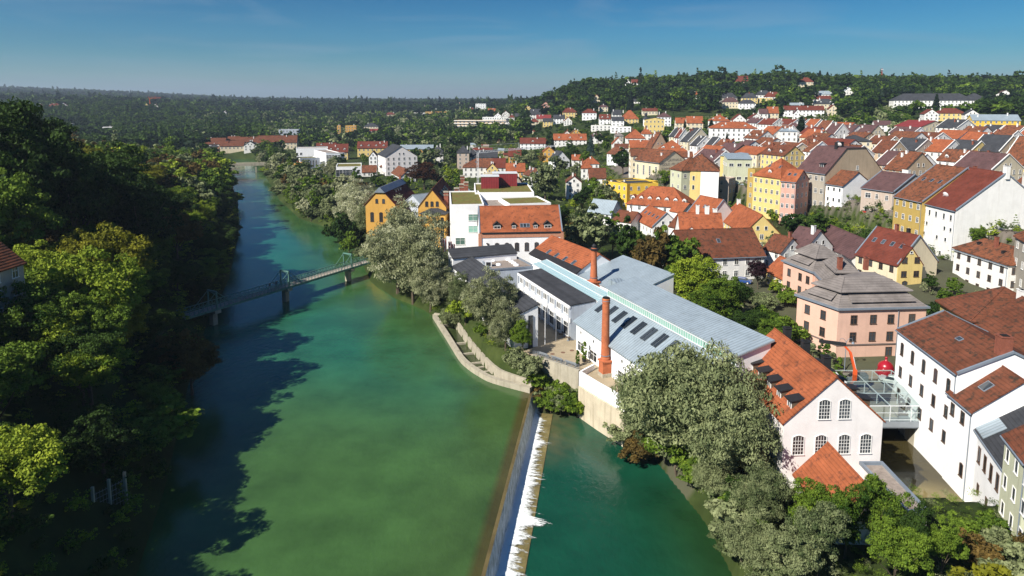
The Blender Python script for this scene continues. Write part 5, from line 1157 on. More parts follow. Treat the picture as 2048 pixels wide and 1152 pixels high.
cb = MB(); s_ = 4 / 6.25; cb.hull([(-orh['hx'], -orh['hy'] - .35, 7.32), (orh['hx'] + .3, -orh['hy'] - .35, 7.32), (orh['hx'] + .3, -orh['hy'] + 1.4, 7.32 + 1.75 * s_), (-orh['hx'], -orh['hy'] + 1.4, 7.32 + 1.75 * s_)], [(-orh['hx'], -orh['hy'] - .35, 7.66), (orh['hx'] + .3, -orh['hy'] - .35, 7.66), (orh['hx'] + .3, -orh['hy'] + 1.4, 7.66 + 1.75 * s_), (-orh['hx'], -orh['hy'] + 1.4, 7.66 + 1.75 * s_)]); cb.build('gutter_flashing', M['black'], orh['root'])
# zinc lean-to around the second stack
z0_, z1_ = orh['c'] + orh['d'] * (orh['hx'] + .1) - orh['n'] * orh['hy'], q2(O, -1.0, .8)
ehouse(tuple(z0_ + orh['n'] * 1.0), tuple(z0_ + orh['n'] * 1.0 + orh['d'] * 19), 11.2, 11.4, 3.4, 4, rm='z', wm_='x', roof='shed', win=None, ov=.2, label='sloping zinc roof between the orange hall and the long factory hall', name='zinc_hall', cat='factory hall')
wb = q2(O, -2.5, 11.5)
box_thing('roof_box', 'small grey roof box with three white windows at the zinc roof edge', 'roof box', [tuple(q2(O, -5, 9.3)), tuple(q2(O, -.6, 9.3)), tuple(q2(O, -.6, 12)), tuple(q2(O, -5, 12))], 11, 15.4, RM['z'][0], RM['z'][0])
# slate wing
S0 = Vector((4.9, 124.7))
A_, B_ = q2(S0, -42, -4.9), q2(S0, 0, -4.9)
sw = ehouse(tuple(A_), tuple(B_), 10.3, 4.9, 1.9, 3.5, rm='s', wm_='x', roof='shed', win=None, ov=.25, label='long white wing with dark slate lean-to roof along the river', name='slate_wing', cat='building')
for k in range(9): put_win(sw['root'], (-sw['hx'] + 2.5 + k * 4.4, -sw['hy'], 4.8), -math.pi / 2, .8, 1.3, 'near')
cb = MB(); cb.box((sw['hx'] - .05, .9, 3.2), (.5, .9, 7.2)); cb.build('window_slot', M['glass'], sw['root'])
A_ = q2(S0, -42.3, -4.7); B_ = q2(S0, -42.3, 11.5)
ehouse(tuple(q2(S0, -42.3, -4.7)), tuple(q2(S0, -42.3, 12)), 12.2, 4.2, 1.4, 3.5, rm='s', wm_='x', roof='shed', win=None, ov=.2, label='short cross wing with slate lean-to roof behind the gravel roof', name='cross_wing', cat='building')
# gravel flat roof with domes
gp = [P(u, v, 10.6).to_2d() for u, v in ((961, 521), (983, 541), (1070, 535), (1018, 508), (977, 503))]
gf = box_thing('gravel_hall', 'flat gravel-roofed hall with two rows of white light domes', 'hall', [tuple(p) for p in gp], 4, 10.6, WM['l'][0], RM['f'][0], parapet=M['lead'])
for u, v in ((986, 522), (978, 516), (997, 530), (1007, 514), (1012, 517), (1017, 520), (1023, 523.5), (1028, 527), (1033, 531)):
    p = P(u, v, 10.7); m = MB(); m.lathe((0, 0, 0), [(.75, 0), (.7, .18), (.5, .36), (.2, .45)], 12); o = m.build('light_dome', WM['x'][0], gf); o.location = (p.x - gf.location.x, p.y - gf.location.y, 6.7)
p = P(977, 532, 10.7); m = MB(); m.box((0, 0, .6), (1.6, 1.1, 1.3)); m.box((0, -.56, .6), (1.1, .04, .9), m=1); o = m.build('air_conditioner', [M['steel'], M['black']], gf); o.location = (p.x - gf.location.x, p.y - gf.location.y, 6.7)
p = P(971, 505, 10.7); dish(gf, (p.x - gf.location.x, p.y - gf.location.y, 7.9), 1.5, az=120)

# brick-trimmed house with orange mansard and its white modern neighbours
gr = eh((960, 466), (1124, 463), 15.0, 11.5, 6.2, 4, rm='o', wm_='x', win=None, cop='l', gut=False, ov=.2, label='white house with brick frieze, arched windows and orange roof with eyelid dormers', name='brick_trimmed_house', cat='house')
for k in range(8): put_win(gr['root'], (-gr['hx'] + 1.9 + k * 2.7, -gr['hy'], 6.9), -math.pi / 2, 1.0, 2.0, 'arch', 'framed')
m = MB(); m.prism([(-gr['hx'] - .06, -gr['hy'] - .12), (gr['hx'] + .06, -gr['hy'] - .12), (gr['hx'] + .06, -gr['hy'] + .1), (-gr['hx'] - .06, -gr['hy'] + .1)], 9.6, 10.7)
for s in (-1, 1): m.prism([(s * gr['hx'] - .45, -gr['hy'] - .2), (s * gr['hx'] + .45, -gr['hy'] - .2), (s * gr['hx'] + .45, -gr['hy'] + .4), (s * gr['hx'] - .45, -gr['hy'] + .4)], -2, 10.8)
m.build('brick_frieze', mat('pale brick', (.50, .24, .15), .9, .2, 3, bands=('X', 5, .4, .35)), gr['root'])
m = MB(); m.prism([(-gr['hx'] + .5, -gr['hy'] - .35), (gr['hx'] - .5, -gr['hy'] - .35), (gr['hx'] - .5, -gr['hy'] + .1), (-gr['hx'] + .5, -gr['hy'] + .1)], 10.8, 11.1); m.build('gutter', M['black'], gr['root'])
for t, w_ in ((-.58, 2.1), (-.17, 1.3), (.36, 1.3), (.66, 2.1)):
    y = -gr['hy'] * .86; dormer(gr['root'], t * gr['hx'], y, gr['zat'](y) - .3, -math.pi / 2, 'black', w_, 1.1, 2.6, 'black')
for t in (.02, .1, .18): skylight(gr['root'], t * gr['hx'], -gr['hy'] * .78, gr['zat'](-gr['hy'] * .78) + .04, math.atan(6.2 / 5.75), -math.pi / 2, .7, 1.1)
# modern white complex
def block(p0, p1, z1, dep, name, label, green=True, wins=(), z0=4, wc='x', wst='green glass', group=None, ww=2.4, wh=1.9):
    A, B = P(p0[0], p0[1], z1 + .5), P(p1[0], p1[1], z1 + .5)
    b = ehouse((A.x, A.y), (B.x, B.y), z1, dep, 0, z0, rm='v' if green else 'f', wm_=wc, roof='flat', win=None, label=label, name=name, cat='building', group=group)
    for (u, v, w_, h_) in wins: put_win(b['root'], (-b['hx'] + u * b['Ln'], -b['hy'], v), -math.pi / 2, w_, h_, 'near', 'frame', 'green glass')
    return b
MG = 'white modern blocks behind the orange-roofed house'
bk = block((901, 409), (968, 408), 20.3, 30, 'art_building', 'tall white cube building with green-tinted windows and mossy roof', wins=((.67, 12.9, 2.6, 1.8), (.67, 9.5, 2.6, 1.8), (.28, 6.0, 2.6, 1.9), (.28, 2.7, 2.6, 1.9), (.72, 2.7, 2.0, 1.8)), group=MG)
block((977, 413), (1014, 412), 18.5, 16, 'modern_block', 'low white middle block between the two mossy-roofed cubes', False, wins=((.5, 10.0, 3.6, .8),), group=MG)
block((1019, 408), (1102, 405), 19.5, 15, 'modern_block', 'wide white block with mossy green roof above the orange dormered roof', wins=((.72, 13.6, 1.6, .9), (.85, 13.6, 2.6, .9)), group=MG)
rb_ = block((950, 385), (1068, 384), 20.5, 26, 'modern_block', 'rear white block with planted roof carrying two red plant rooms', group=MG)
for x, w_, h_ in ((-.45, 6.0, 4.2), (.12, 8.5, 4.6)):
    m = MB(); m.box((x * rb_['hx'], 2 + 6 * (x > 0), rb_['he'] + h_ / 2), (w_, 5, h_)); m.build('plant_room', M['redglass'], rb_['root'])
    m = MB(); m.box((x * rb_['hx'], 2 + 6 * (x > 0), rb_['he'] + h_ + .15), (w_ + .3, 5.3, .3)); m.build('plant_room_roof', M['steel'], rb_['root'])
block((953, 400), (1068, 398), 17.6, 14, 'modern_block', 'flat link roof with solar panels in front of red plant rooms', False, group=MG)
so_ = [o for o in C.objects if o.get('label', '').startswith('flat link roof')][0]
for k in range(5):
    m = MB(); x = -7 + k * 2.3; m.hull([(x, -3, 13.9), (x + 1.9, -3, 13.9), (x + 1.9, -.8, 14.6), (x, -.8, 14.6)], [(x, -3, 13.98), (x + 1.9, -3, 13.98), (x + 1.9, -.8, 14.68), (x, -.8, 14.68)]); m.build('solar_panel', M['glass'], so_)
# ochre museum halls
oc = ehouse(tuple(P(731, 408, 15).to_2d()), tuple(P(790, 409, 15).to_2d()), 15, 27, 5.6, 3, rm='r', wm_='a', roof='cross', win=None, ov=.5, gut=False, label='ochre gabled hall with red roof and black metal ridge by the river', name='museum_hall', cat='building', base=2, ch=((.9, 0, 'b', 1.8),))
s_ = 1 if math.sin(oc['rz']) < 0 else -1
for t, z, w_, h_ in ((-1.2, 13.0, .8, 1.3), (1.2, 13.0, .8, 1.3), (-3.0, 7.4, 1.1, 3.0), (.2, 7.4, 1.1, 3.0), (3.2, 7.4, 1.1, 3.0)): put_win(oc['root'], (s_ * oc['hx'], -s_ * t * -1, z), 0 if s_ > 0 else math.pi, w_, h_, 'arch', 'framed')
m = MB(); m.hull([(-oc['hx'] - .6, -1.9, oc['he'] + oc['rise'] - 1.75 + .25), (oc['hx'] + .6, -1.9, oc['he'] + oc['rise'] - 1.75 + .25), (oc['hx'] + .6, 1.9, oc['he'] + oc['rise'] - 1.75 + .25), (-oc['hx'] - .6, 1.9, oc['he'] + oc['rise'] - 1.75 + .25)], [(-oc['hx'] - .6, -.2, oc['he'] + oc['rise'] + .3), (oc['hx'] + .6, -.2, oc['he'] + oc['rise'] + .3), (oc['hx'] + .6, .2, oc['he'] + oc['rise'] + .3), (-oc['hx'] - .6, .2, oc['he'] + oc['rise'] + .3)]); m.build('metal_ridge', M['lead'], oc['root'])
for k in range(3): dormer(oc['root'], -oc['hx'] * .2 + k * 3, oc['hy'] * .5 * s_, oc['zat'](oc['hy'] * .5) - .3, s_ * math.pi / 2, 'black', 1.4, 1.0, 2.0, 'black', 'shed')
oc2 = ehouse(tuple(P(836, 414, 16.5).to_2d()), tuple(P(892, 414, 16.5).to_2d()), 16.5, 34, 5.6, 4, rm='b', wm_='a', roof='cross', win=None, ov=.4, label='ochre hall with dark brown roof beside the row of brick chimneys', name='museum_hall', cat='building', base=2)
s_ = 1 if math.sin(oc2['rz']) < 0 else -1
for t in (-1.7, 0, 1.7): put_win(oc2['root'], (s_ * oc2['hx'], t, 13.4), 0 if s_ > 0 else math.pi, .8, 1.4, 'arch', 'framed')
for k in range(4): skylight(oc2['root'], oc2['hx'] * (.5 - .3 * k) * s_, -oc2['hy'] * .5 * -s_, oc2['zat'](oc2['hy'] * .5) + .1, math.atan(5.6 / oc2['hy']), s_ * math.pi / 2, 2.4, 1.6)
fb_ = ehouse(tuple(P(846, 421, 14.8).to_2d() + Vector((0, -6))), tuple(P(894, 422, 14.8).to_2d() + Vector((0, -6))), 14.6, 7, 1.6, 4, rm='s', wm_='a', roof='hip', win=None, label='ochre entrance block with low dark pyramid roof and two window rows', name='entrance_block', cat='building', base=2)
for z in (8.6, 4.4):
    for t in (-2.6, .4, 3.0): put_win(fb_['root'], (t, -fb_['hy'], z), -math.pi / 2, .9, 1.7, 'arch', 'framed')
for k, (u, vt) in enumerate(((892, 384), (913, 377), (923, 369), (932, 365), (925, 352))):
    Yd = 222 + k * 6; p = PD(u, vt, Yd); t = thing('brick_chimney', '%s of five slender red-brown chimneys beside the ochre hall' % ORD[k], 'chimney', (p.x, Yd, 5), 0.1, 'slender brick chimneys at the ochre halls')
    m = MB(); m.box((0, 0, (p.z - 5) / 2), (1.45, 1.45, p.z - 5)); m.build('shaft', M['brick'], t); m = MB(); m.box((0, 0, p.z - 5 + .1), (1.75, 1.75, .35)); m.box((0, 0, p.z - 5.9), (1.65, 1.65, .2)); m.build('cap', M['conc'], t)
for k, (a, b, dp) in enumerate((((806, 404), (846, 411), 26),)):
    g_ = ehouse(tuple(P(*a, 14).to_2d()), tuple(P(*b, 14).to_2d()), 13.5, 26, 3.5, 4, rm='z', wm_='l', roof='cross', win=None, label='pale blue glazed and zinc roof between the two ochre halls', name='glazed_hall', cat='hall')
# ------------------------------------------------------------------ the town, listed from near to far
G1 = 'houses of the old town'
zone_houses([
 ('t', 1781, 1831, 301, 279, 7, 15, 's', 'e', 'p'), ('t', 1831, 1885, 304, 281, 7, 15, 'o', 'w', 'p'), ('t', 1885, 1938, 306, 283, 7, 15, 's', 'y', 'p'), ('t', 1940, 1998, 303, 272, 8, 17, 's', 't', 'p'),
 ('t', 1906, 1983, 340, 309, 8, 17, 'm', 'c', 'p'), ('t', 2002, 2062, 330, 276, 8, 18, 'u', 'y', 'p'), ('t', 1769, 1809, 341, 306, 8, 16, 'u', 't', 'G'), ('t', 1748, 1774, 330, 304, 8, 14, 'm', 't', 'p'),
 ('t', 1742, 1776, 306, 283, 7, 13, 'b', 't', 'p')], 'behind right cliff edge', G1)
zone_houses([
 ('h', 1687, 1741, 283, 271, 9, 13, 's', 'c'), ('t', 1640, 1690, 294, 280, 8, 12, 'r', 'w', 's1'), ('t', 1580, 1620, 303, 284, 8, 14, 'u', 'x', 'p'), ('t', 1540, 1580, 304, 287, 8, 14, 'u', 'c', 'p d1'),
 ('t', 1510, 1545, 302, 286, 8, 13, 'u', 'c', 'p'), ('t', 1470, 1514, 309, 296, 7, 13, 'o', 'c', ''), ('t', 1428, 1462, 309, 289, 7, 14, 'm', 't', ''), ('t', 1390, 1424, 313, 294, 7, 13, 'o', 'x', ''), ('f', 1356, 1386, 314, 304, 6, 10, 'u', 'w'),
 ('h', 1318, 1374, 303, 281, 7, 16, 'o', 'x', 'd3')], 'second old town row', G1)
zone_houses([
 ('t', 1361, 1376, 283, 257, 9, 17, 's', 'c', 'p'), ('t', 1380, 1394, 291, 273, 8, 12, 's', 'w', 'p'), ('t', 1392, 1403, 289, 276, 8, 10, 'o', 'c', 'p'), ('t', 1406, 1420, 297, 275, 8, 12, 's', 'w', 'p'), ('t', 1421, 1446, 300, 282, 8, 13, 'u', 'w', ''),
 ('f', 1446, 1470, 289, 279, 7, 12, 'r', 'w'), ('t', 1468, 1490, 296, 282, 8, 12, 'm', 'w', ''), ('t', 1506, 1536, 288, 277, 8, 12, 'u', 'w', ''), ('h', 1563, 1594, 263, 257, 10, 10, 'z', 'w'), ('t', 1612, 1645, 281, 268, 8, 12, 'u', 'w', 'd1'),
 ('t', 1690, 1724, 278, 266, 8, 12, 'u', 't', ''), ('t', 1770, 1822, 281, 265, 8, 14, 'u', 'w', ''), ('t', 1822, 1866, 280, 266, 8, 14, 'b', 'w', 'p'), ('t', 1866, 1916, 277, 262, 8, 14, 'o', 'w', ''), ('t', 1917, 1964, 284, 266, 8, 14, 'o', 'w', ''), ('t', 1974, 2016, 279, 262, 8, 14, 'u', 'w', 'p')],
 'third old town row', G1)
zone_houses([
 ('t', 1488, 1516, 277, 262, 8, 13, 'u', 'w', 'd2'), ('t', 1519, 1546, 269, 254, 8, 13, 'o', 'w', ''), ('t', 1548, 1570, 268, 252, 8, 12, 'u', 'w', 'p'), ('t', 1570, 1592, 257, 247, 8, 12, 'm', 'w', 'p'), ('t', 1600, 1628, 268, 255, 8, 12, 'r', 'w', 'd1'),
 ('t', 1646, 1668, 269, 248, 8, 13, 'm', 'w', 'p'), ('t', 1672, 1700, 267, 251, 8, 13, 'm', 'w', ''), ('t', 1702, 1738, 269, 251, 8, 13, 'm', 'c', ''), ('t', 1789, 1842, 254, 242, 9, 24, 'k', 'c', ''), ('t', 1872, 1914, 256, 240, 9, 18, 's', 'w', 'p'),
 ('t', 1918, 1956, 270, 254, 8, 14, 'u', 'w', ''), ('t', 1957, 1992, 264, 251, 8, 13, 's', 'y', 'p'), ('t', 1994, 2034, 267, 252, 8, 14, 'u', 'w', 'p'), ('t', 2036, 2076, 272, 256, 8, 14, 'o', 'w', 'p')],
 'fourth old town row', G1)
zone_houses([
 ('h', 1424, 1512, 257, 244, 9, 15, 'o', 'x', 'd2'), ('h', 1421, 1459, 242, 230, 8, 14, 'o', 'w', 'd3'), ('f', 1374, 1406, 246, 233, 6, 14, 'o', 'c'), ('f', 1352, 1372, 246, 236, 6, 12, 'o', 'c'), ('g', 1466, 1492, 240, 229, 6, 14, 'r', 'w'),
 ('g', 1500, 1526, 237, 228, 6, 14, 'r', 'w'), ('t', 1491, 1512, 246, 236, 7, 12, 'm', 'w', ''), ('t', 1515, 1545, 249, 238, 7, 12, 'r', 'w', 'p'), ('t', 1547, 1582, 249, 239, 7, 12, 'r', 'w', 'p'), ('t', 1583, 1604, 249, 239, 7, 12, 's', 'w', 'p'),
 ('t', 1607, 1628, 253, 239, 7, 12, 'o', 'w', 'p'), ('t', 1630, 1651, 260, 242, 7, 12, 'u', 'w', 'p'), ('t', 1660, 1695, 256, 246, 7, 12, 'o', 'w', ''), ('f', 1751, 1782, 250, 242, 5, 10, 'm', 'w')],
 'back edge of town', G1)
zone_houses([
 ('f', 1571, 1646, 220, 212, 6, 10, 'r', 'x'), ('g', 1589, 1602, 226, 219, 6, 8, 'm', 'x'), ('f', 1536, 1557, 226, 214, 7, 11, 'o', 'c'), ('f', 1519, 1536, 227, 218, 7, 10, 'm', 'w'), ('h', 1634, 1669, 208, 198, 7, 11, 's', 'c', 'd2'), ('g', 1658, 1676, 218, 210, 6, 9, 'r', 'c'),
 ('g', 1851, 1876, 228, 219, 8, 14, 'r', 'w'), ('h', 1878, 1928, 227, 217, 6, 12, 'r', 'y'), ('g', 1932, 1958, 229, 220, 6, 10, 's', 'w'), ('f', 1952, 2034, 241, 230, 8, 15, 'z', 'Y'), ('f', 1577, 1607, 210, 206, 3, 6, 'z', 'w')],
 'slope above town', 'houses on the slope above the old town')
zone_houses([
 ('f', 1629, 1662, 198, 192, 6, 10, 'r', 'w'), ('h', 1633, 1667, 189, 182, 7, 10, 'z', 'w', 'd3'), ('h', 1626, 1640, 193, 184, 6, 8, 's', 'w'), ('h', 1598, 1626, 164, 155, 13, 12, 'r', 'c'), ('f', 1464, 1496, 163, 152, 6, 11, 'r', 't'), ('f', 1535, 1545, 158, 153, 5, 8, 'o', 'w'),
 ('g', 1688, 1708, 184, 175, 6, 10, 'z', 'w'), ('h', 1440, 1474, 196, 186, 6, 10, 's', 'e'), ('h', 1446, 1476, 204, 195, 7, 9, 'm', 'c'), ('h', 1485, 1515, 196, 186, 6, 10, 's', 'y'), ('h', 1479, 1511, 207, 200, 6, 9, 's', 'x'), ('h', 1513, 1543, 190, 181, 7, 10, 's', 'w'),
 ('h', 1531, 1562, 194, 184, 6, 9, 'r', 'w'), ('x', 1516, 1544, 197, 197, 5, 6, 'f', 'y'), ('h', 1387, 1404, 191, 183, 5, 8, 'o', 'w'), ('g', 1994, 2026, 189, 181, 7, 10, 'm', 'w'), ('h', 1796, 1938, 201, 187, 9, 20, 's', 'w', 'n'), ('h', 1932, 1974, 200, 187, 9, 18, 's', 'w', 'n')],
 'upper wooded hillside', 'villas on the upper hillside')
zone_houses([
 ('h', 1253, 1290, 277, 259, 7, 14, 'o', 'w'), ('h', 1285, 1303, 268, 255, 8, 12, 'o', 'w'), ('f', 1260, 1298, 295, 281, 6, 11, 'o', 'y'), ('t', 1291, 1302, 296, 264, 9, 12, 'u', 't', 'G'), ('g', 1225, 1247, 288, 276, 6, 11, 'o', 'w'), ('f', 1230, 1258, 296, 288, 4, 8, 'b', 'w'),
 ('t', 1338, 1350, 273, 257, 9, 10, 's', 'c', 'p'), ('t', 1350, 1358, 275, 258, 9, 9, 'r', 'w', 'p'), ('h', 1182, 1206, 273, 262, 6, 10, 'm', 'w', 'd2'), ('x', 1183, 1222, 252, 252, 5, 10, 'f', 'w'), ('x', 1222, 1262, 255, 255, 5, 10, 'f', 'x'), ('h', 1230, 1247, 272, 265, 5, 9, 'g', 'e'),
 ('t', 1214, 1232, 309, 297, 7, 10, 'u', 'x', ''), ('f', 1262, 1303, 312, 299, 7, 13, 'u', 'c', 'n'), ('f', 1144, 1165, 320, 310, 5, 10, 'o', 'w'), ('h', 1168, 1198, 328, 313, 6, 12, 'o', 'w'), ('h', 1163, 1184, 337, 322, 6, 9, 'o', 'w'), ('f', 1178, 1212, 356, 337, 6, 12, 'b', 'w', 'n')],
 'below white church tower', 'houses in the lower middle town')
zone_houses([
 ('h', 1316, 1342, 234, 225, 9, 12, 'm', 'x'), ('f', 1285, 1315, 222, 217, 5, 10, 'r', 'c'), ('h', 1243, 1277, 238, 221, 5, 14, 'o', 'y'), ('f', 1224, 1248, 241, 234, 6, 12, 's', 'x'), ('f', 1199, 1221, 238, 229, 6, 12, 'r', 'x', 'd2'), ('f', 1225, 1243, 229, 220, 6, 12, 's', 'w'),
 ('h', 1165, 1193, 226, 218, 8, 11, 'r', 'x'), ('h', 1125, 1154, 225, 216, 7, 11, 'r', 'y'), ('g', 1083, 1099, 211, 204, 7, 9, 'm', 'p'), ('g', 1048, 1064, 219, 212, 7, 9, 'o', 'y'), ('f', 1060, 1082, 229, 218, 6, 11, 's', 'w'), ('f', 1073, 1102, 237, 230, 4, 8, 'k', 'c'),
 ('f', 1107, 1130, 237, 230, 6, 10, 's', 'x'), ('g', 1128, 1144, 242, 235, 5, 9, 'o', 'w'), ('f', 1086, 1105, 243, 237, 6, 9, 's', 'y'), ('h', 1060, 1077, 244, 236, 5, 9, 'r', 'c'), ('g', 1031, 1050, 243, 235, 5, 9, 'r', 'x'), ('f', 1012, 1026, 243, 238, 5, 8, 's', 'w'),
 ('h', 1018, 1029, 235, 229, 5, 8, 'r', 'w'), ('f', 1030, 1046, 233, 227, 6, 9, 's', 'w'), ('g', 1003, 1017, 235, 228, 5, 9, 'r', 'w'), ('g', 1019, 1035, 213, 207, 5, 9, 'm', 'x'), ('h', 1198, 1216, 214, 209, 6, 9, 'm', 'c'), ('h', 1257, 1280, 203, 198, 3, 9, 's', 'w'),
 ('g', 1186, 1200, 197, 190, 6, 8, 'o', 'c'), ('g', 1251, 1262, 167, 161, 5, 8, 'r', 'x'), ('f', 1263, 1276, 165, 159, 5, 8, 'r', 'w')],
 'slope below wooded hill', 'houses on the slope below the wooded hill')
zone_houses([
 ('f', 1107, 1173, 280, 268, 5, 12, 'o', 'w', 'd3'), ('f', 1040, 1091, 287, 276, 5, 11, 'r', 'x', 'd1'), ('g', 1141, 1162, 267, 259, 6, 10, 'u', 'a'), ('g', 1127, 1141, 268, 262, 5, 9, 'r', 'w'), ('g', 1086, 1110, 304, 294, 7, 12, 'o', 'a'), ('t', 1097, 1108, 321, 303, 6, 11, 's', 'x', ''),
 ('g', 1133, 1163, 365, 353, 8, 11, 'b', 'w'), ('f', 1012, 1050, 343, 327, 6, 12, 'o', 'a', 's1'), ('f', 986, 1011, 335, 317, 6, 12, 'r', 'w'), ('f', 1017, 1042, 312, 297, 6, 10, 'r', 'a'), ('f', 1000, 1029, 362, 347, 5, 10, 'o', 'w'), ('g', 1022, 1048, 372, 354, 5, 11, 'b', 'e'), ('t', 1047, 1063, 352, 339, 6, 9, 'b', 'w', 's1'),
 ('f', 966, 1024, 376, 361, 5, 9, 'o', 'w', 'n'), ('h', 914, 938, 306, 291, 11, 12, 's', 'd'), ('f', 940, 995, 314, 301, 7, 12, 's', 'w'), ('h', 926, 1011, 335, 317, 6, 15, 'u', 'w', 'n s2'), ('g', 973, 996, 339, 327, 5, 9, 'r', 'y'), ('x', 935, 997, 341, 341, 4, 8, 'f', 'w'), ('x', 967, 991, 348, 348, 5, 7, 'f', 'c'),
 ('h', 865, 886, 304, 291, 8, 12, 's', 'w'), ('f', 800, 866, 298, 290, 5, 12, 'z', 'a'), ('f', 945, 985, 303, 296, 6, 10, 'r', 'w')],
 'around white tower crane', 'houses around the white tower crane')
zone_houses([
 ('h', 728, 756, 253, 246, 8, 14, 's', 'c'), ('f', 740, 764, 262, 258, 4, 9, 'k', 'w'), ('f', 715, 774, 296, 283, 7, 12, 'r', 'y', 'd4'), ('f', 655, 695, 304, 288, 6, 12, 'r', 'y', 'd3'), ('f', 633, 671, 292, 286, 6, 10, 'r', 'w', 'd2'), ('t', 754, 771, 314, 293, 12, 20, 's', 'q', 'n'), ('h', 760, 793, 334, 318, 4.5, 11, 'b', 'w'),
 ('f', 724, 752, 344, 331, 3, 9, 'u', 'w', 'n'), ('t', 783, 801, 354, 340, 3, 9, 'u', 'w', 'n'), ('g', 738, 754, 313, 303, 8, 10, 'r', 'x', 'n'),  ('x', 580, 601, 328, 328, 7, 9, 'z', 'a'), ('x', 558, 596, 260, 260, 12, 14, 'f', 'l'), ('x', 674, 681, 252, 252, 15, 6, 'f', 'a'), ('x', 691, 712, 252, 252, 13, 10, 'f', 'a')],
 'left of copper tree', 'buildings by the river north of the footbridge')
zone_houses([
 ('f', 407, 449, 288, 276, 6, 11, 'b', 'w'), ('f', 441, 486, 292, 282, 6, 11, 'b', 'c'), ('f', 455, 478, 281, 273, 7, 10, 'b', 'a'), ('f', 471, 515, 284, 274, 6, 11, 'b', 'c'), ('g', 488, 512, 291, 283, 6, 10, 's', 'w'), ('f', 516, 592, 285, 271, 6, 12, 'b', 'c'), ('h', 418, 436, 294, 289, 7, 8, 's', 'p'), ('f', 391, 409, 274, 268, 5, 10, 'r', 'w')],
 'beyond far bridge', 'terraced houses beyond the far bridge')
zone_houses([
 ('x', 851, 894, 224, 224, 9, 14, 'f', 'a'), ('x', 858, 873, 218, 218, 8, 12, 'f', 'w'), ('x', 892, 917, 217, 217, 9, 14, 'f', 'x'), ('x', 951, 972, 208, 208, 18, 14, 'f', 'x'), ('f', 976, 992, 222, 217, 6, 10, 'o', 'x'), ('h', 939, 950, 221, 215, 7, 10, 'r', 'w'), ('x', 815, 850, 226, 226, 6, 20, 'f', 'w'),
 ('g', 844, 855, 219, 211, 8, 20, 'o', 'c'), ('f', 838, 858, 232, 228, 5, 12, 's', 'x'), ('x', 965, 1003, 235, 235, 6, 10, 'f', 'x'), ('g', 988, 1003, 232, 226, 6, 10, 'r', 'x'), ('g', 1004, 1019, 228, 222, 6, 9, 'r', 'w'), ('h', 770, 790, 229, 225, 8, 12, 'r', 't'), ('x', 808, 826, 240, 240, 5, 14, 'f', 'w')],
 'distant valley town', 'buildings in the distant valley')
zone_houses([
 ('g', 65, 90, 214, 208, 6, 10, 'm', 'w'), ('h', 98, 119, 213, 207, 6, 10, 'r', 'w'), ('g', 119, 135, 212, 206, 6, 10, 'r', 'x'), ('x', 122, 142, 248, 248, 6, 12, 'z', 'w'), ('x', 190, 226, 255, 255, 6, 12, 'f', 'x'), ('g', 288, 298, 213, 206, 6, 9, 'm', 'y'), ('f', 238, 256, 207, 203, 5, 9, 'r', 'w'), ('x', 424, 444, 204, 204, 8, 12, 'f', 'w'), ('g', 445, 453, 226, 222, 6, 9, 'r', 'x'), ('g', 304, 316, 213, 208, 6, 9, 'r', 'w')],
 'left wooded plateau', 'houses on the wooded plateau to the left')
zone_houses([('x', u, u + w_, v, v, h_, 20, 'f', c_, 'n D1900') for u, w_, v, h_, c_ in ((836, 9, 203.5, 10, 'w'), (852, 6, 205, 8, 'x'), (868, 12, 204, 9, 'c'), (884, 7, 206, 8, 'x'), (903, 10, 203.5, 10, 'w'), (932, 9, 204.5, 9, 'w'), (948, 6, 206, 8, 'c'), (962, 8, 203.8, 9, 'x'), (655, 8, 206, 8, 'w'), (702, 7, 207, 8, 'x'), (598, 10, 205.5, 8, 'w'), (748, 8, 206, 8, 'w'))], 'far horizon', 'pale buildings on the far horizon', 'distant_building')
# roofs filling the blocks that the rows above leave open
def fill_town():
    q = random.Random(21); out = []
    for r_ in range(16):
        for c_ in range(60):
            s = -60 + c_ * 15.5 + q.uniform(-2, 2); t = 118 + r_ * 27 + q.uniform(-3, 3)
            p = Vector((-0.353, 0.936)) * s + AZ_N * t
            if p.y < 235 or p.y > 545 or p.x < 74: continue
            u, v = proj((p.x, p.y, gz(p.x, p.y) + 9))
            if u < 1330 or u > 2080 or v > 335: continue
            if sdist(CPOLY, np.array([p.x]), np.array([p.y]))[0] > -11: continue
            if any((p.x - h[0]) ** 2 + (p.y - h[1]) ** 2 < (h[2] + 9.0) ** 2 for h in HOUSES): continue
            out.append((u, v, p)); HOUSES.append((p.x, p.y, 6.5))
    out.sort(key=lambda e: e[0])
    for i, (u, v, p) in enumerate(out):
        w_ = q.uniform(11, 14); l_ = q.uniform(12, 17); A = p - AZ_A * l_ / 2 * -1; B = p + AZ_A * l_ / 2; A = p - AZ_A * l_ / 2; A = A - AZ_N * w_ / 2; B = B - AZ_N * w_ / 2
        zb = gz(p.x, p.y); he = q.uniform(6, 8.2); rc = q.choice('uuoormbs'); wc = q.choice('wwccytx')
        ehouse(tuple(A), tuple(B), zb + he, w_, q.uniform(3.4, 4.6), zb, rm=rc, wm_=wc, cop=q.random() < .6, ch=((q.uniform(-.7, .7), -.2, q.choice('wwb'), 1.6),), dorm=q.choice((0, 0, 0, 1, 2)),
               label='%s townhouse with %s roof, %s from left among inner rooftops' % (WM[wc][1], RM[rc][1], ORD[i % 90]), group=G1)
fill_town()
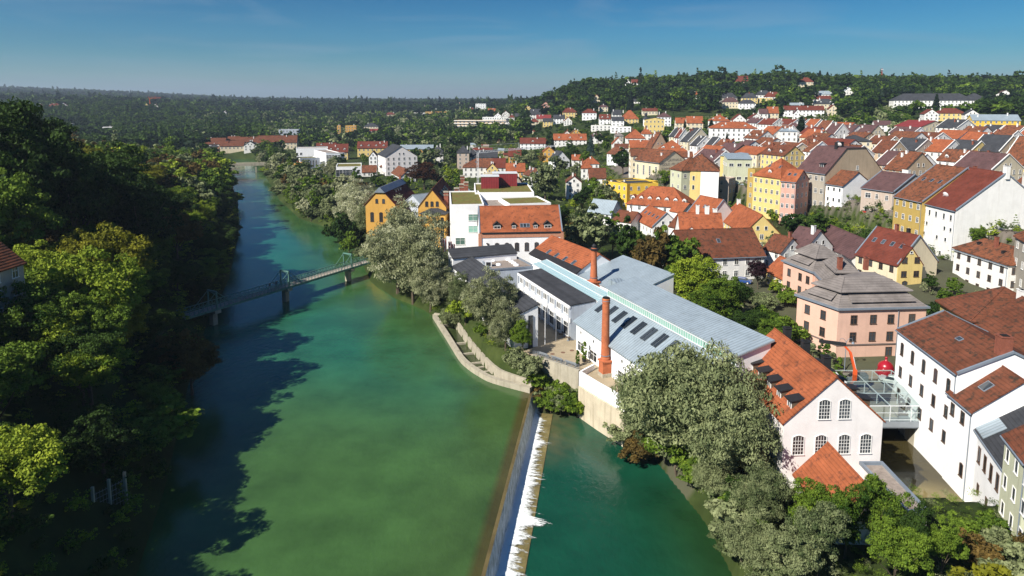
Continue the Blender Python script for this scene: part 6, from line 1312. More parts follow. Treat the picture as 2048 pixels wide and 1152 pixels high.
# long new apartment block
def school():
    SG = 'white blocks of the riverside school'
    def sb(u0, v0, u1, v1, z1, dep, lab, green, wins, wc='x', z0=4):
        A, B = P(u0, v0, z1 + .4), P(u1, v1, z1 + .4); b = ehouse(tuple(A), tuple(B), z1, dep, 0, z0, rm='v' if green else 'f', wm_=wc, roof='flat', win=None, label=lab, name='school_block', cat='building', group=SG)
        for (t, z, w_, h_, st) in wins: put_win(b['root'], (-b['hx'] + t * b['Ln'], -b['hy'], z), -math.pi / 2, w_, h_, 'near', 'frame', st)
        return b
    sb(592, 297, 655, 296, 17, 14, 'long white flat-roofed block with grey sheet roof, rearmost of the school', False, [(.15, 9.6, 1.4, 1.6, 'glass'), (.75, 9.8, 6, 1.2, 'glass')])
    sb(600, 317, 640, 315, 13.5, 12, 'low white school block with planted roof, nearest the river', True, [(.2 + .15 * k, 6, .8, 4.5, 'glass') for k in range(5)])
    g = sb(652, 308, 681, 308, 16, 11, 'dark gridded glass cube with planted roof in the school', True, [], 'l')
    n_ = 5
    for i in range(n_):
        for k in range(4): put_win(g['root'], (-g['hx'] + (i + .5) * g['Ln'] / n_, -g['hy'], 1.8 + k * 2.9), -math.pi / 2, g['Ln'] / n_ - .35, 2.6, 'near')
    sb(628, 300, 652, 306, 16.6, 9, 'white school block with tall slot windows left of the glass cube', False, [(.3, 9.5, 1.2, 3, 'glass'), (.6, 9.5, 1.2, 3, 'glass')])
    w_ = sb(672, 334, 723, 333, 15.5, 22, 'white cube with sunken planted roof and tall bronze windows', True, [], 'x')
    for z in (8.6, 4.2):
        for t, ww_ in ((.13, 3.6), (.38, 3.4), (.57, 1.4), (.70, 1.4)): put_win(w_['root'], (-w_['hx'] + t * w_['Ln'], -w_['hy'], z), -math.pi / 2, ww_, 3.4, 'near')
school()
def apartments():
    M_ = march(961, 241, 9); s = M_.y / F; w_ = 104 * s; r = ehouse((M_.x - w_ / 2, M_.y), (M_.x + w_ / 2, M_.y - 14), M_.z, 14, 0, M_.z - 10, rm='f', wm_='t', roof='flat', win=None, label='long new apartment block with white balcony bands and tan walls', name='apartment_block', cat='building')
    for k in range(3):
        m = MB(); m.box((0, -r['hy'] - .5, 3.2 + k * 3.3), (r['Ln'] + 1, 1.6, .5)); m.build('balcony_band', WM['x'][0], r['root'])
    for k in range(3):
        for i in range(13): put_win(r['root'], (-r['hx'] + 2.4 + i * (r['Ln'] - 4.8) / 12, -r['hy'], 1.7 + k * 3.3), -math.pi / 2, 2.0, 1.9, 'far')
apartments()
# modern school block: big openings
for o in [o for o in C.objects if o.get('label', '').startswith('bright white flat-roofed house with planted')]: pass

# church-like building with white tower
def tower():
    p = march(1291, 257, 0); sc0 = (p.y) / F; w_ = 8.6 * sc0; H_ = 26 * sc0
    t = thing('church_tower', 'slim white tower with dark lantern cap rising among the orange roofs', 'tower', (p.x, p.y, p.z)); m = MB(); m.box((0, 0, H_ * .36), (w_, w_, H_ * .76)); m.build('shaft', WM['x'][0], t)
    m = MB(); m.lathe((0, 0, H_ * .74), [(w_ * .74, 0), (w_ * .62, .5), (w_ * .36, 1.4), (w_ * .3, 1.5), (w_ * .3, 3.6), (w_ * .42, 3.7), (w_ * .3, 4.6), (w_ * .06, 5.6)], 8); m.build('lantern', RM['s'][0], t)
    put_win(t, (0, -w_ / 2, H_ * .5), -math.pi / 2, 1.2, 2.6, 'far')
tower()
M_ = march(1309, 239, 12); ehouse((M_.x - 8, M_.y), (M_.x + 8, M_.y - 2), M_.z, 14, 1.6, M_.z - 12, rm='s', wm_='y', roof='cross', floors=3, cols=4, label='broad yellow hall with low gable right of the slim white tower', name='town_hall', cat='building')

# ------------------------------------------------------------------ footbridge
BA, BB = P(362, 634, 4), P(735, 522, 4)
def footbridge():
    d = (BB - BA); L_ = d.length; rz = math.atan2(d.y, d.x); t = thing('footbridge', 'narrow green steel footbridge with portal frames and plank deck across the river', 'footbridge', BA, rz)
    W_ = 2.6; m = MB(); m.box((L_ / 2, 0, -.05), (L_, W_, .18)); m.build('deck', M['plank'], t)
    m = MB()
    for s in (-1, 1): m.box((L_ / 2, s * (W_ / 2 + .08), -.25), (L_, .16, .5))
    for k in range(int(L_ / 2.2)): m.box((1 + k * 2.2, 0, -.4), (.15, W_, .25))
    m.build('girder', M['teal'], t)
    for s in (-1, 1):
        m = MB(); y = s * (W_ / 2 + .08); m.bar((0, y, 1.25), (L_, y, 1.25), .10); m.bar((0, y, .62), (L_, y, .62), .04); n = int(L_ / 1.1)
        for k in range(n + 1):
            x = k * L_ / n; m.bar((x, y, 0), (x, y, 1.25), .07)
            if k < n: m.bar((x, y, .05), (x + L_ / n, y, 1.2), .035)
        m.build('railing', M['teal'], t)
    wx = []
    for u, vf, in ((413, 612), (573, 572), (697, 534)):
        p = P(u, vf, 4); x = (p - BA).to_2d().dot(d.to_2d().normalized()); wx.append(x); H_ = 3.9
        f = MB()
        for s in (-1, 1):
            y = s * (W_ / 2 + .15); f.box((x, y, H_ / 2 - .2), (.32, .22, H_ + .4)); f.bar((x, y, H_ - .1), (x - 4.4, y, .1), .07); f.bar((x, y, H_ - .1), (x + 4.4, y, .1), .07)
        f.box((x, 0, H_ - .1), (.3, W_ + .5, .3)); f.bar((x, -W_ / 2, H_ - .6), (x, W_ / 2, H_ - .15), .05); f.build('portal_frame', M['teal'], t)
        f = MB(); f.box((x, 0, -.8), (1.6, W_ + .9, .7)); f.box((x, 0, -4.2), (1.15, 1.3, 6.6)); f.build('pier', M['wetconc'] if False else M['conc'], t)
footbridge()
def person(label, p, top, bottom, face=0.0, h=1.72, stride=.16, arms=0.0):
    """one skinned body, standing or walking"""
    k = h / 1.75; V = []; E = []; Rr = []
    def v(x, y, z, r, par=None):
        V.append((x * k, y * k, z * k)); Rr.append(r * k); i = len(V) - 1
        if par is not None: E.append((par, i))
        return i
    pel = v(0, 0, .95, .15); ch_ = v(0, 0, 1.22, .155, pel); sh = v(0, 0, 1.42, .12, ch_); nk = v(0, 0, 1.5, .055, sh); hd = v(0, .01, 1.62, .095, nk); v(0, .0, 1.72, .075, hd)
    for s in (-1, 1):
        hp = v(s * .09, 0, .88, .095, pel); kn = v(s * .1, s * stride * .6 + .03, .48, .065, hp); an = v(s * .1, s * stride, .09, .042, kn); v(s * .1, s * stride + .14, .04, .04, an)
        so_ = v(s * .19, 0, 1.4, .062, sh); el = v(s * .23, -s * stride * .3, 1.12, .045, so_); hn = v(s * .22, -s * stride * .6 + .08 + arms, .88 + arms * .6, .033, el); v(s * .22, -s * stride * .6 + .13 + arms, .80 + arms * .6, .025, hn)
    me = bpy.data.meshes.new('person'); me.from_pydata(V, E, []); o = bpy.data.objects.new('person', me); C.objects.link(o); o.modifiers.new('s', 'SKIN')
    for i, r_ in enumerate(Rr): me.skin_vertices[0].data[i].radius = (r_, r_)
    me.skin_vertices[0].data[0].use_root = True; sb = o.modifiers.new('b', 'SUBSURF'); sb.levels = 1; bpy.context.view_layer.update()
    m2 = bpy.data.meshes.new_from_object(o.evaluated_get(bpy.context.evaluated_depsgraph_get())); o.modifiers.clear(); o.data = m2
    for mm in (M['skin'], top, bottom, M['cloth dark']): m2.materials.append(mm)
    for pl in m2.polygons:
        z = pl.center.z / k; x = abs(pl.center.x) / k; pl.material_index = 0 if (z > 1.5 or (x > .17 and z < .97 and z > .7)) else (1 if z > .92 else 2); 
        if z > 1.64 or (z > 1.55 and pl.center.y < 0): pl.material_index = 3
        pl.use_smooth = True
    o.location = p; o.rotation_euler = (0, 0, face); return tag(o, label, 'person')
bd = (BB - BA).normalized()
def onb(u, v, off_=0.0):
    p = P(u, v, 4.05); x = (p - BA).to_2d().dot(bd.to_2d()); q = BA + bd * x; return (q.x - bd.y * off_, q.y + bd.x * off_, 4.04)
fz = math.atan2(bd.y, bd.x)
person('person in dark top and white trousers on the footbridge, leftmost of three', onb(533, 578, .35), M['cloth dark'], M['cloth'], fz - 1.57)
person('person in white walking on the footbridge, middle of three', onb(537, 577, -.35), M['cloth'], M['cloth'], fz + 1.57)
person('person in dark clothes leaning at the footbridge railing, rightmost of three', onb(547, 574, .5), M['cloth dark'], M['cloth dark'], fz, arms=.25, stride=.05)
# far road bridge
FA, FB = P(424, 330, 6), P(533, 327, 6)
def far_bridge():
    d = FB - FA; t = thing('road_bridge', 'low flat concrete bridge crossing the river in the distance', 'bridge', FA, math.atan2(d.y, d.x)); L_ = d.length
    m = MB(); m.box((L_ / 2, 0, -.6), (L_ + 20, 7, 1.0)); m.build('deck', M['conc'], t)
    for s in (-1, 1): m = MB(); m.box((L_ / 2, s * 3.3, .4), (L_ + 20, .15, .9)); m.build('railing', M['conc'], t)
    for x in (.28, .80): m = MB(); m.box((L_ * x, 0, -5), (1.0, 6.4, 8)); m.build('pier', M['conc'], t)
far_bridge()

# ------------------------------------------------------------------ river terrace, walls and courtyard
TZ = 4.0
ct = [P(u, v, TZ).to_2d() for u, v in ((1066, 712), (1100, 722), (1158, 742))]
tp = [ct[0], ct[1], ct[2], P(1166, 748, TZ).to_2d(), P(1200, 766, TZ).to_2d(), P(1246, 792, TZ).to_2d(), q2(O, 22, -1.0), q2(O, 22, 1), q2(O, -3, 3), G0 + n2 * 2, q2(G0, -26, 1), q2(S0, -36, .5), q2(S0, 0, -.3), q2(S0, 1.5, -4)]
def flat(name, pts, z, m_, z0=None):
    cx = sum(p[0] for p in pts) / len(pts); cy = sum(p[1] for p in pts) / len(pts); a = MB((cx, cy, z)); 
    ar = sum(pts[i - 1][0] * pts[i][1] - pts[i][0] * pts[i - 1][1] for i in range(len(pts)))
    if ar < 0: pts = pts[::-1]
    if z0 is None: a.poly([(p[0], p[1], z) for p in pts])
    else: a.prism([(p[0], p[1]) for p in pts], z0, z)
    o = a.build(name, m_); o.location = (cx, cy, z); return o
from mathutils.geometry import tessellate_polygon
def slab(name, pts, z, m_, z0):
    n = len(pts); a = MB(); tri = tessellate_polygon([[Vector((p[0], p[1], 0)) for p in pts]])
    a.v = [(p[0], p[1], z) for p in pts] + [(p[0], p[1], z0) for p in pts]
    for t in tri: a.f.append(tuple(t)); a.m.append(0)
    for i in range(n): j = (i + 1) % n; a.f.append((i, j, n + j, n + i)); a.m.append(0)
    return a.build(name, m_)
tag(slab('courtyard', [tuple(p) for p in tp], TZ + .06, M['pave'], -3), kind='structure')
def wall_thing(name, label, line, w_, z0, z1, m_, cat='wall'):
    p = line[0]; t = thing(name, label, cat, (p[0], p[1], z0)); a = MB((p[0], p[1], z0)); ribbon(a, [Vector(q) for q in line], w_, z0, z1); a.build('wall', m_, t); return t
wall_thing('retaining_wall', 'stained concrete retaining wall below the courtyard railing', [ct[0] - Vector((.2, .2)), ct[1] - Vector((.1, .4)), ct[2] - Vector((0, .4))], .5, 0, 4.3, M['conc'])
pw_ = [P(1160, 745, 5), P(1198, 768, 5), P(1250, 797, 5)]; pw_ = [p.to_2d() for p in pw_]; pw_.append(q2(O, 23, -1.4))
wall_thing('parapet_wall', 'bright white parapet wall around the chimney terrace above the water', pw_, .4, 2.6, 5.2, WM['x'][0])
wall_thing('quay_wall', 'pale concrete quay wall stepping down under the white parapet', [p - Vector((.1, .55)) for p in pw_], .5, -4, 2.9, mat('pale concrete', (.50, .44, .33), .9, .15, .4, streak=.6))
wall_thing('parapet_wall', 'short white parapet wall beside the potted terrace plants', [P(1162, 742, 5).to_2d(), P(1188, 728, 5).to_2d()], .35, 4, 5.0, WM['x'][0])
rl = thing('railing', 'dark railing with long benches along the courtyard edge', 'railing', (ct[0].x, ct[0].y, TZ)); m = MB((ct[0].x, ct[0].y, TZ))
for a, b in ((ct[0], ct[1]), (ct[1], ct[2])):
    n = 8
    for k in range(n + 1): p = a.lerp(b, k / n); m.bar((p.x, p.y, TZ), (p.x, p.y, TZ + 1.05), .04)
    for z in (.3, .55, .8, 1.05): m.bar((a.x, a.y, TZ + z), (b.x, b.y, TZ + z), .03)
m.build('rail', M['grey steel'], rl)
for k, t in enumerate((.2, .52, .82)):
    p = ct[0].lerp(ct[2], t) + Vector((.3, 1.0)); d = (ct[2] - ct[0]).normalized(); b = thing('bench', 'dark slatted bench by the courtyard railing, %s from left' % ORD[k], 'bench', (p.x, p.y, TZ + .06), math.atan2(d.y, d.x), 'benches along the courtyard railing')
    m = MB(); [m.box((0, -.18 + .12 * i, .45), (2.4, .1, .05)) for i in range(4)]; m.build('seat', M['grey steel'], b); m = MB(); [m.box((0, -.27, .6 + .12 * i), (2.4, .04, .09)) for i in range(3)]; m.build('backrest', M['grey steel'], b)
    for s in (-1, 1): m = MB(); m.box((s * 1.0, -.02, .21), (.06, .45, .43)); m.build('leg', M['grey steel'], b)
for k, (u, v) in enumerate(((1105, 708), (1126, 705), (1144, 701))):
    p = P(u, v, TZ + .065); m = MB(); m.lathe((0, 0, 0), [(.42, 0), (.42, .02), (.3, .03)], 14); o = m.build('manhole_cover', mat('iron cover', (.16, .09, .06), .8)); o.location = p; tag(o, 'round rusty manhole cover in the courtyard paving, %s from left' % ORD[k], 'manhole cover', 'round covers in the courtyard')
for k, (u, v, h_) in enumerate(((1155, 733, 2.4), (1168, 724, 3.2))):
    p = P(u, v, TZ); t = thing('potted_tree', ('small' if k == 0 else 'taller') + ' potted shrub in a dark tub beside the white parapet', 'potted plant', (p.x, p.y, TZ + .06)); m = MB(); m.lathe((0, 0, 0), [(.3, 0), (.4, .6), (.36, .62)], 12); m.build('pot', M['black'], t)
    c = link(bpy.data.objects.new('foliage', TPL['column'][k][0]), t); c.location = (0, 0, .5); s = h_ / 8; c.scale = (s * 1.2, s * 1.2, s); c.material_slots[0].link = 'OBJECT'; c.material_slots[0].material = LM['green'][0]
for k, (u, v) in enumerate(((1090, 690), (1112, 683))):
    p = P(u, v, TZ); t = thing('flagpole', 'bare grey steel pole in the courtyard, %s one' % ('left' if k == 0 else 'right'), 'pole', (p.x, p.y, TZ)); m = MB(); m.tube([(0, 0, 0), (0, 0, 7.5)], [.08, .05], 8); m.build('pole', M['steel'], t)
for k, (u, v) in enumerate(((1118, 664), (1128, 672), (1136, 682), (1122, 676))):
    p = P(u, v, TZ); t = thing('cafe_table', 'small wooden cafe table under the gallery, %s from left' % ORD[k], 'table', (p.x, p.y, TZ + .06), 0, 'cafe tables under the gallery'); m = MB(); m.box((0, 0, .74), (.9, .9, .05)); m.build('tabletop', M['timber'], t); m = MB(); m.box((0, 0, .37), (.08, .08, .7)); m.box((0, 0, .03), (.5, .5, .05)); m.build('leg', M['grey steel'], t)
# sluice gate below the quay
sg = P(1172, 792, -2.0); m = MB(); t = thing('sluice_gate', 'pale steel sluice gate in the quay wall at the waterline', 'sluice gate', (sg.x, sg.y, -2.5), -.42); m.box((0, 0, .9), (3.6, .35, 2.9)); m.build('gate', mat('pale steel', (.45, .44, .4), .6, .15, 1, streak=.5), t)
for x in (-1.8, -.6, .6, 1.8): m = MB(); m.box((x, -.22, 1.0), (.14, .14, 3.1)); m.build('guide_rail', M['grey steel'], t)

# ------------------------------------------------------------------ yard behind the mill
yard = [P(u, v, 3).to_2d() for u, v in ((1650, 740), (1700, 728), (1795, 742), (1797, 815), (1740, 812), (1690, 800))]
tag(slab('yard', [tuple(p) for p in yard], 3.2, M['asph'] if False else mat('yard gravel', (.27, .24, .19), .95, .2, .4), 1), kind='structure')
# glass wheel house on the race
gA = P(1736, 852, 1.4); gw = thing('wheel_house', 'steel and glass cage over the mill wheel beside the race', 'glass house', (gA.x, gA.y, 1.2), 0); LX, LY, HZ = 9.6, 11.5, 3.4
m = MB(); m.box((LX / 2, LY / 2, 0), (LX + .6, LY, .35)); m.box((LX / 2, -.1, .5), (LX, .12, .9)); m.build('platform', M['grey steel'], gw)
m = MB()
for x in (0, LX / 3, 2 * LX / 3, LX):
    for y in (0, LY / 3, 2 * LY / 3, LY): m.bar((x, y, 0), (x, y, HZ + (y / LY) * .9), .075)
    m.bar((x, 0, HZ), (x, LY, HZ + .9), .08)
for y in (0, LY / 3, 2 * LY / 3, LY): m.bar((0, y, HZ + (y / LY) * .9), (LX, y, HZ + (y / LY) * .9), .08)
for z in (1.2, 2.3): m.bar((0, 0, z), (LX, 0, z), .05)
m.build('frame', M['steel'], gw)
m = MB(); m.poly([(0, 0, HZ + .09), (LX, 0, HZ + .09), (LX, LY, HZ + .99), (0, LY, HZ + .99)]); m.build('roof_glass', M['clear'], gw); m = MB(); m.poly([(0, -.02, 1), (LX, -.02, 1), (LX, -.02, HZ), (0, -.02, HZ)]); m.build('side_glass', M['clear'], gw)
wl = thing('water_wheel_drum', 'wide wooden mill wheel inside the glass cage', 'mill wheel', (gA.x + 4.8, gA.y + 5.5, 1.6)); m = MB()
for k in range(16):
    a = k * math.pi / 8; c, s = math.cos(a), math.sin(a); m.bar((-4, 2.1 * c, 2.1 * s), (4, 2.1 * c, 2.1 * s), .16); m.bar((-4, 1.5 * c, 1.5 * s), (4, 1.5 * math.cos(a + .2), 1.5 * math.sin(a + .2)), .06)
m.build('paddles', M['timber'], wl); m = MB()
for x in (-4, 0, 4):
    for k in range(8): a = k * math.pi / 4; m.bar((x, 0, 0), (x, 2.1 * math.cos(a), 2.1 * math.sin(a)), .08)
m.bar((-4.4, 0, 0), (4.4, 0, 0), .2); m.build('spokes', M['timber'], wl)
pr = P(1826, 862, -.5); m = MB(); t = thing('bridge_pier', 'mossy concrete pier under the wheel house platform', 'pier', (pr.x, pr.y, -2.5)); m.box((0, 0, 1.6), (1.0, 2.4, 4)); m.build('pier', M['conc'], t)
cb_ = P(1492, 722, 9); t = thing('glass_link', 'small glazed link with white struts between factory hall and mill', 'glass link', (cb_.x, cb_.y, 3)); m = MB(); m.box((1.6, 1.8, 3), (5, 4, 7)); m.build('wall', M['sky glass'], t); m = MB()
for k in range(6): m.bar((-.9 + k, -.25, 6.4), (-.4 + k, 3.8, 7.9), .06); m.bar((-.9 + k, -.25, 6.4), (.1 + k, 3.8, 7.9), .05); m.bar((-.9 + k, -.25, 0), (-.9 + k, -.25, 6.4), .05)
m.build('strut', M['steel'], t)
# red sculpture
sp = P(1770, 752, 3.2); t = thing('red_sculpture', 'glossy dark red bulbous sculpture with knob top in the yard', 'sculpture', (sp.x, sp.y, 3.2)); m = MB()
m.lathe((0, 0, 0), [(.9, 0), (1.35, .25), (1.45, .7), (1.25, 1.1), (1.2, 1.35), (1.28, 1.7), (1.1, 2.15), (.75, 2.5), (.3, 2.72), (.2, 2.85), (.16, 3.1)], 24); m.build('body', M['red'], t, True)
for a in (-.8, .75): m = MB(); m.lathe((.95 * math.sin(a), -.95 * math.cos(a), 1.35), [(.1, -.35), (.38, -.15), (.42, .1), (.3, .35), (.05, .45)], 14); m.build('lobe', M['red'], t, True)
m = MB(); m.lathe((0, 0, 3.1), [(.1, 0), (.25, .1), (.25, .25), (.1, .35)], 12); m.build('knob', M['red'], t, True)
for a in range(5): m = MB(); q = a * 1.256; m.lathe((1.05 * math.cos(q), 1.05 * math.sin(q), .35), [(.2, -.33), (.5, -.1), (.5, .15), (.2, .35)], 12); m.build('foot_lobe', M['red'], t, True)
# cars
def car(label, p, rz, paint, top='glass'):
    t = thing('parked_car', label, 'car', p, rz); m = MB()
    def sec(x0, x1, z0, z1, w0, w1): m.hull([(x0[0], -w0, z0), (x1[0], -w0, z0), (x1[0], w0, z0), (x0[0], w0, z0)], [(x0[1], -w1, z1), (x1[1], -w1, z1), (x1[1], w1, z1), (x0[1], w1, z1)])
    sec((-2.1, -2.15), (2.1, 2.15), .3, .62, .84, .88); sec((-2.15, -2.0), (2.15, 1.9), .62, .92, .88, .82); sec((-1.3, -1.05), (.75, .35), 1.36, 1.45, .62, .56); b = m.build('body', paint, t, False)
    m = MB(); sec((-1.85, -1.3), (1.15, .75), .92, 1.36, .80, .62); m.build('windows', M['glass'], t)
    for x in (-1.3, 1.35):
        for s in (-1, 1):
            m = MB(); m.bar((x, s * .72, .32), (x, s * .9, .32), .33, n=14); w_ = m.build('wheel', M['tyre'], t); m = MB(); m.bar((x, s * .9, .32), (x, s * .915, .32), .2, n=10); m.build('rim', M['steel'], w_)
    for s in (-1, 1): m = MB(); m.box((2.13, s * .62, .72), (.06, .3, .14)); m.build('headlight', M['white paint'], t)
pc = march(1486, 566, 0); car('blue hatchback parked by the purple tree', (pc.x, pc.y, pc.z + .02), -.6, M['blue'])
pc = P(1786, 768, 3.2); car('white car half hidden behind the white race building', (pc.x, pc.y, 3.22), 2.5, M['white paint'])
for k_, (u_, v_) in enumerate(((404, 322), (416, 320), (440, 321))):
    pc = march(u_, v_, 0); car('white vehicle parked by the far bridge, %s from left' % ORD[k_], (pc.x, pc.y, pc.z + .05), .2, M['white paint'])
pc = march(757, 371, 0); car('white van-like car on the lane by the school', (pc.x, pc.y, pc.z + .05), 1.3, M['white paint'])
# loader crane
lc = P(1708, 775, 3.2); t = thing('loader_crane', 'orange folding loader crane with black boom behind the mill', 'loader crane', (lc.x, lc.y, 3.2), 0); m = MB(); m.box((-.8, .6, .9), (5.4, 2.2, .5)); m.box((1.6, .6, 1.5), (1.2, 1.6, 1.4)); m.build('truck_bed', M['grey steel'], t)
m = MB(); m.box((0, 0, 1.6), (.5, .5, 3)); m.bar((0, 0, 2.8), (-.9, .2, 6.0), .24); m.bar((-.9, .2, 6.0), (-2.0, .3, 7.2), .22); m.build('arm', M['orange'], t)
m = MB(); m.bar((-1.7, .3, 7.3), (-5.8, .8, 7.7), .34); m.build('boom', M['black'], t); m = MB(); m.bar((.3, -.1, 2.2), (-.4, .1, 5.2), .09); m.build('hydraulic_ram', M['steel'], t)
# street lamp
sl = P(1700, 742, 3.2); t = thing('street_lamp', 'tall grey street lamp with two curved arms before the pink building', 'street lamp', (sl.x - 1, sl.y, 3.2)); m = MB(); m.tube([(0, 0, 0), (0, 0, 5.4)], [.08, .06], 8)
for s in (-1, 1): m.tube([(0, 0, 5.3), (s * .5, 0, 5.9), (s * 1.0, 0, 5.9), (s * 1.2, 0, 5.3)], [.05, .04, .04, .03], 6)
m.build('pole', M['lead'], t)
for s in (-1, 1): m = MB(); m.lathe((s * 1.2, 0, 5.0), [(.28, 0), (.2, .18), (.05, .35)], 12); m.build('lamp_shade', M['lead'], t)
# awning and terrace at the cream house
aw = PD(1990, 455, 186); t = thing('awning', 'bright blue awning on the roof terrace of the cream house', 'awning', (aw.x, aw.y, aw.z - 2)); m = MB(); m.hull([(-2.4, -2, 1.5), (2.4, -2, 1.5), (2.4, 1, 2.3), (-2.4, 1, 2.3)], [(-2.4, -2, 1.58), (2.4, -2, 1.58), (2.4, 1, 2.38), (-2.4, 1, 2.38)]); m.build('canvas', M['tarp'], t); m = MB()
for x in (-2.3, 2.3): m.bar((x, -1.9, -.6), (x, -1.9, 1.5), .05)
m.build('post', M['steel'], t)
box_thing('roof_terrace', 'raised stone terrace carrying the blue awning', 'terrace', [(aw.x - 6.5, aw.y - 4), (aw.x + 4, aw.y - 4), (aw.x + 4, aw.y + 2), (aw.x - 6.5, aw.y + 2)], 8, aw.z - 2.6, M['stone'])
# flags by the art building
for k, (u, v, col) in enumerate(((886, 523, 'red'), (893, 518, 'white paint'), (897, 530, 'red'), (903, 536, 'red'), (881, 512, 'black'))):
    p = P(u, v, 4); t = thing('flag', '%s flag hanging from its pole by the white cube, %s from left' % ({'red': 'red', 'white paint': 'white', 'black': 'dark'}[col], ORD[(1, 2, 3, 4, 0)[k]]), 'flag', (p.x, p.y, 4), 0, 'flags outside the white cube building'); m = MB(); m.tube([(0, 0, 0), (0, 0, 7)], [.07, .04], 6); m.build('pole', M['steel'], t)
    m = MB(); n = 6; m.v = []; 
    for i in range(n): m.hull([(.06 + .16 * i, .06 * math.sin(i * 1.5), 2.9), (.22 + .16 * i, .06 * math.sin(i * 1.5 + 1.5), 2.9), (.22 + .16 * i, .06 * math.sin(i * 1.5 + 1.5) + .03, 2.9), (.06 + .16 * i, .06 * math.sin(i * 1.5) + .03, 2.9)], [(.06 + .16 * i, .06 * math.sin(i * 1.5), 6.8), (.22 + .16 * i, .06 * math.sin(i * 1.5 + 1.5), 6.8), (.22 + .16 * i, .06 * math.sin(i * 1.5 + 1.5) + .03, 6.8), (.06 + .16 * i, .06 * math.sin(i * 1.5) + .03, 6.8)], 1 if (i in (2, 3) and col == 'red') else 0)
    m.build('cloth', [M[col], M['white paint']], t)
box_thing('forecourt_wall', 'low pale forecourt wall beside the flags', 'wall', [tuple(P(882, 540, 4).to_2d()), tuple(P(905, 532, 4).to_2d()), tuple(P(906, 534, 4).to_2d()), tuple(P(883, 542, 4).to_2d())], 3.5, 4.6, M['conc'])
# cranes
def tower_crane(label, foot, mast_h, jib, jdir, m_, back=8, up=5, s=1.0, name='tower_crane'):
    t = thing(name, label, 'crane', foot); w_ = .8 * s; m = MB(); n = max(6, int(mast_h / 2.2))
    for x, y in ((-w_, -w_), (w_, -w_), (w_, w_), (-w_, w_)): m.bar((x / 2, y / 2, 0), (x / 2, y / 2, mast_h), .11 * s)
    for i in range(n): z0, z1 = mast_h * i / n, mast_h * (i + 1) / n; m.bar((-w_ / 2, -w_ / 2, z0), (w_ / 2, -w_ / 2, z1), .06 * s); m.bar((w_ / 2, w_ / 2, z0), (-w_ / 2, w_ / 2, z1), .06 * s)
    m.build('mast', m_, t); d = Vector((*jdir, 0)).normalized(); q = Vector((-d.y, d.x, 0)); m = MB(); T = Vector((0, 0, mast_h))
    rise_ = Vector((0, 0, jib * .05)); e = T + d * jib + rise_
    for k in (-.4, .4): m.bar(T + q * k * s, e + q * k * .5 * s, .13 * s)
    m.bar(T + Vector((0, 0, .9)) * s, e + Vector((0, 0, .4)) * s, .12 * s); n = int(jib / 1.6)
    for i in range(n): a = T.lerp(e, i / n); b = T.lerp(e, (i + 1) / n); m.bar(a + q * .4 * s, b + Vector((0, 0, .8)) * s, .05 * s); m.bar(a - q * .4 * s, b + Vector((0, 0, .8)) * s, .05 * s)
    m.build('jib', m_, t)
    m = MB(); tp_ = T + Vector((0, 0, up)) - d * back * .6; m.bar(T, tp_, .14 * s); 
    if back: bk_ = T - d * back * .2 + Vector((0, 0, -mast_h * .98)) * (1 if name == 'tower_crane' and m_ is M['steel'] else 0); m.bar(tp_, tp_ * 1.0 - Vector((0, 0, up)), .1 * s)
    m.bar(tp_, T.lerp(e, .38) + Vector((0, 0, .9)), .05 * s); m.bar(tp_, T.lerp(e, .52) + Vector((0, 0, 3.4)), .05 * s); m.bar(T.lerp(e, .52) + Vector((0, 0, 3.4)), T.lerp(e, .52), .09 * s); m.bar(T.lerp(e, .52) + Vector((0, 0, 3.4)), T.lerp(e, .95) + Vector((0, 0, .5)), .04 * s); m.build('stay', m_, t)
    if back: m = MB(); m.box(tuple(T - d * back * .15 + Vector((0, 0, -mast_h * .93))), (2.2 * s, 1.8 * s, 2.4 * s)); m.build('counterweight', M['conc'], t)
    return t
f0 = P(956, 385, 4.5); tpc = PD(958, 306, f0.y); je = PD(1112, 292, f0.y + 18); jd = (je.x - tpc.x, je.y - tpc.y)
tower_crane('white tower crane with long lattice jib above the orange roofs', (f0.x, f0.y, 4.5), tpc.z - 4.5, math.hypot(*jd), jd, M['steel'], back=7, up=3.4, s=1.0)
p = march(1762, 172, 0); tpz = PD(1762, 137, p.y); t = thing('radio_mast', 'thin red mast on the wooded hilltop', 'mast', p); m = MB(); H_ = tpz.z - p.z
for x, y in ((-.8, 0), (.8, 0), (0, 1.2)): m.bar((x, y, 0), (x * .6, y * .6, H_), .28)
for i in range(14): z = H_ * i / 14; m.bar((-.8, 0, z), (.8, 0, z + H_ / 14), .15)
m.build('mast', mat('mast red', (.35, .08, .07), .7), t); m = MB(); m.box((0, 0, H_ * .93), (2.6, 2.6, 1.0)); m.build('platform', M['steel'], t)
p = march(300, 208, 12); p.z = gz(p.x, p.y); tower_crane('orange building crane on the plateau at far left', tuple(p), CH + (204 - 197) * p.y / F - p.z, 22 * p.y / F, (1, .05), M['orange'], back=4, up=3, s=1.2)
for u, v0, v1, mm, lb in ((913.5, 222, 208, M['steel'], 'white industrial stack in the distant valley town'), (919.5, 222, 205, mat('pinkish stack', (.4, .22, .18), .8), 'taller reddish industrial stack in the distant valley town')):
    p = march(u, v0 + 2, 0); tz = PD(u, v1, p.y); t = thing('factory_stack', lb, 'chimney stack', p); m = MB(); m.lathe((0, 0, 0), [(1.6, 0), (1.1, tz.z - p.z), (.9, tz.z - p.z + .3)], 12); m.build('shaft', mm, t)
# house in the left wood
eh((-70, 560), (46, 524), 27.5, 11, 4.6, 20, rm='u', wm_='e', win='auto', label='weathered house with rusty roof half hidden in the left wood', name='wood_house', base=8)
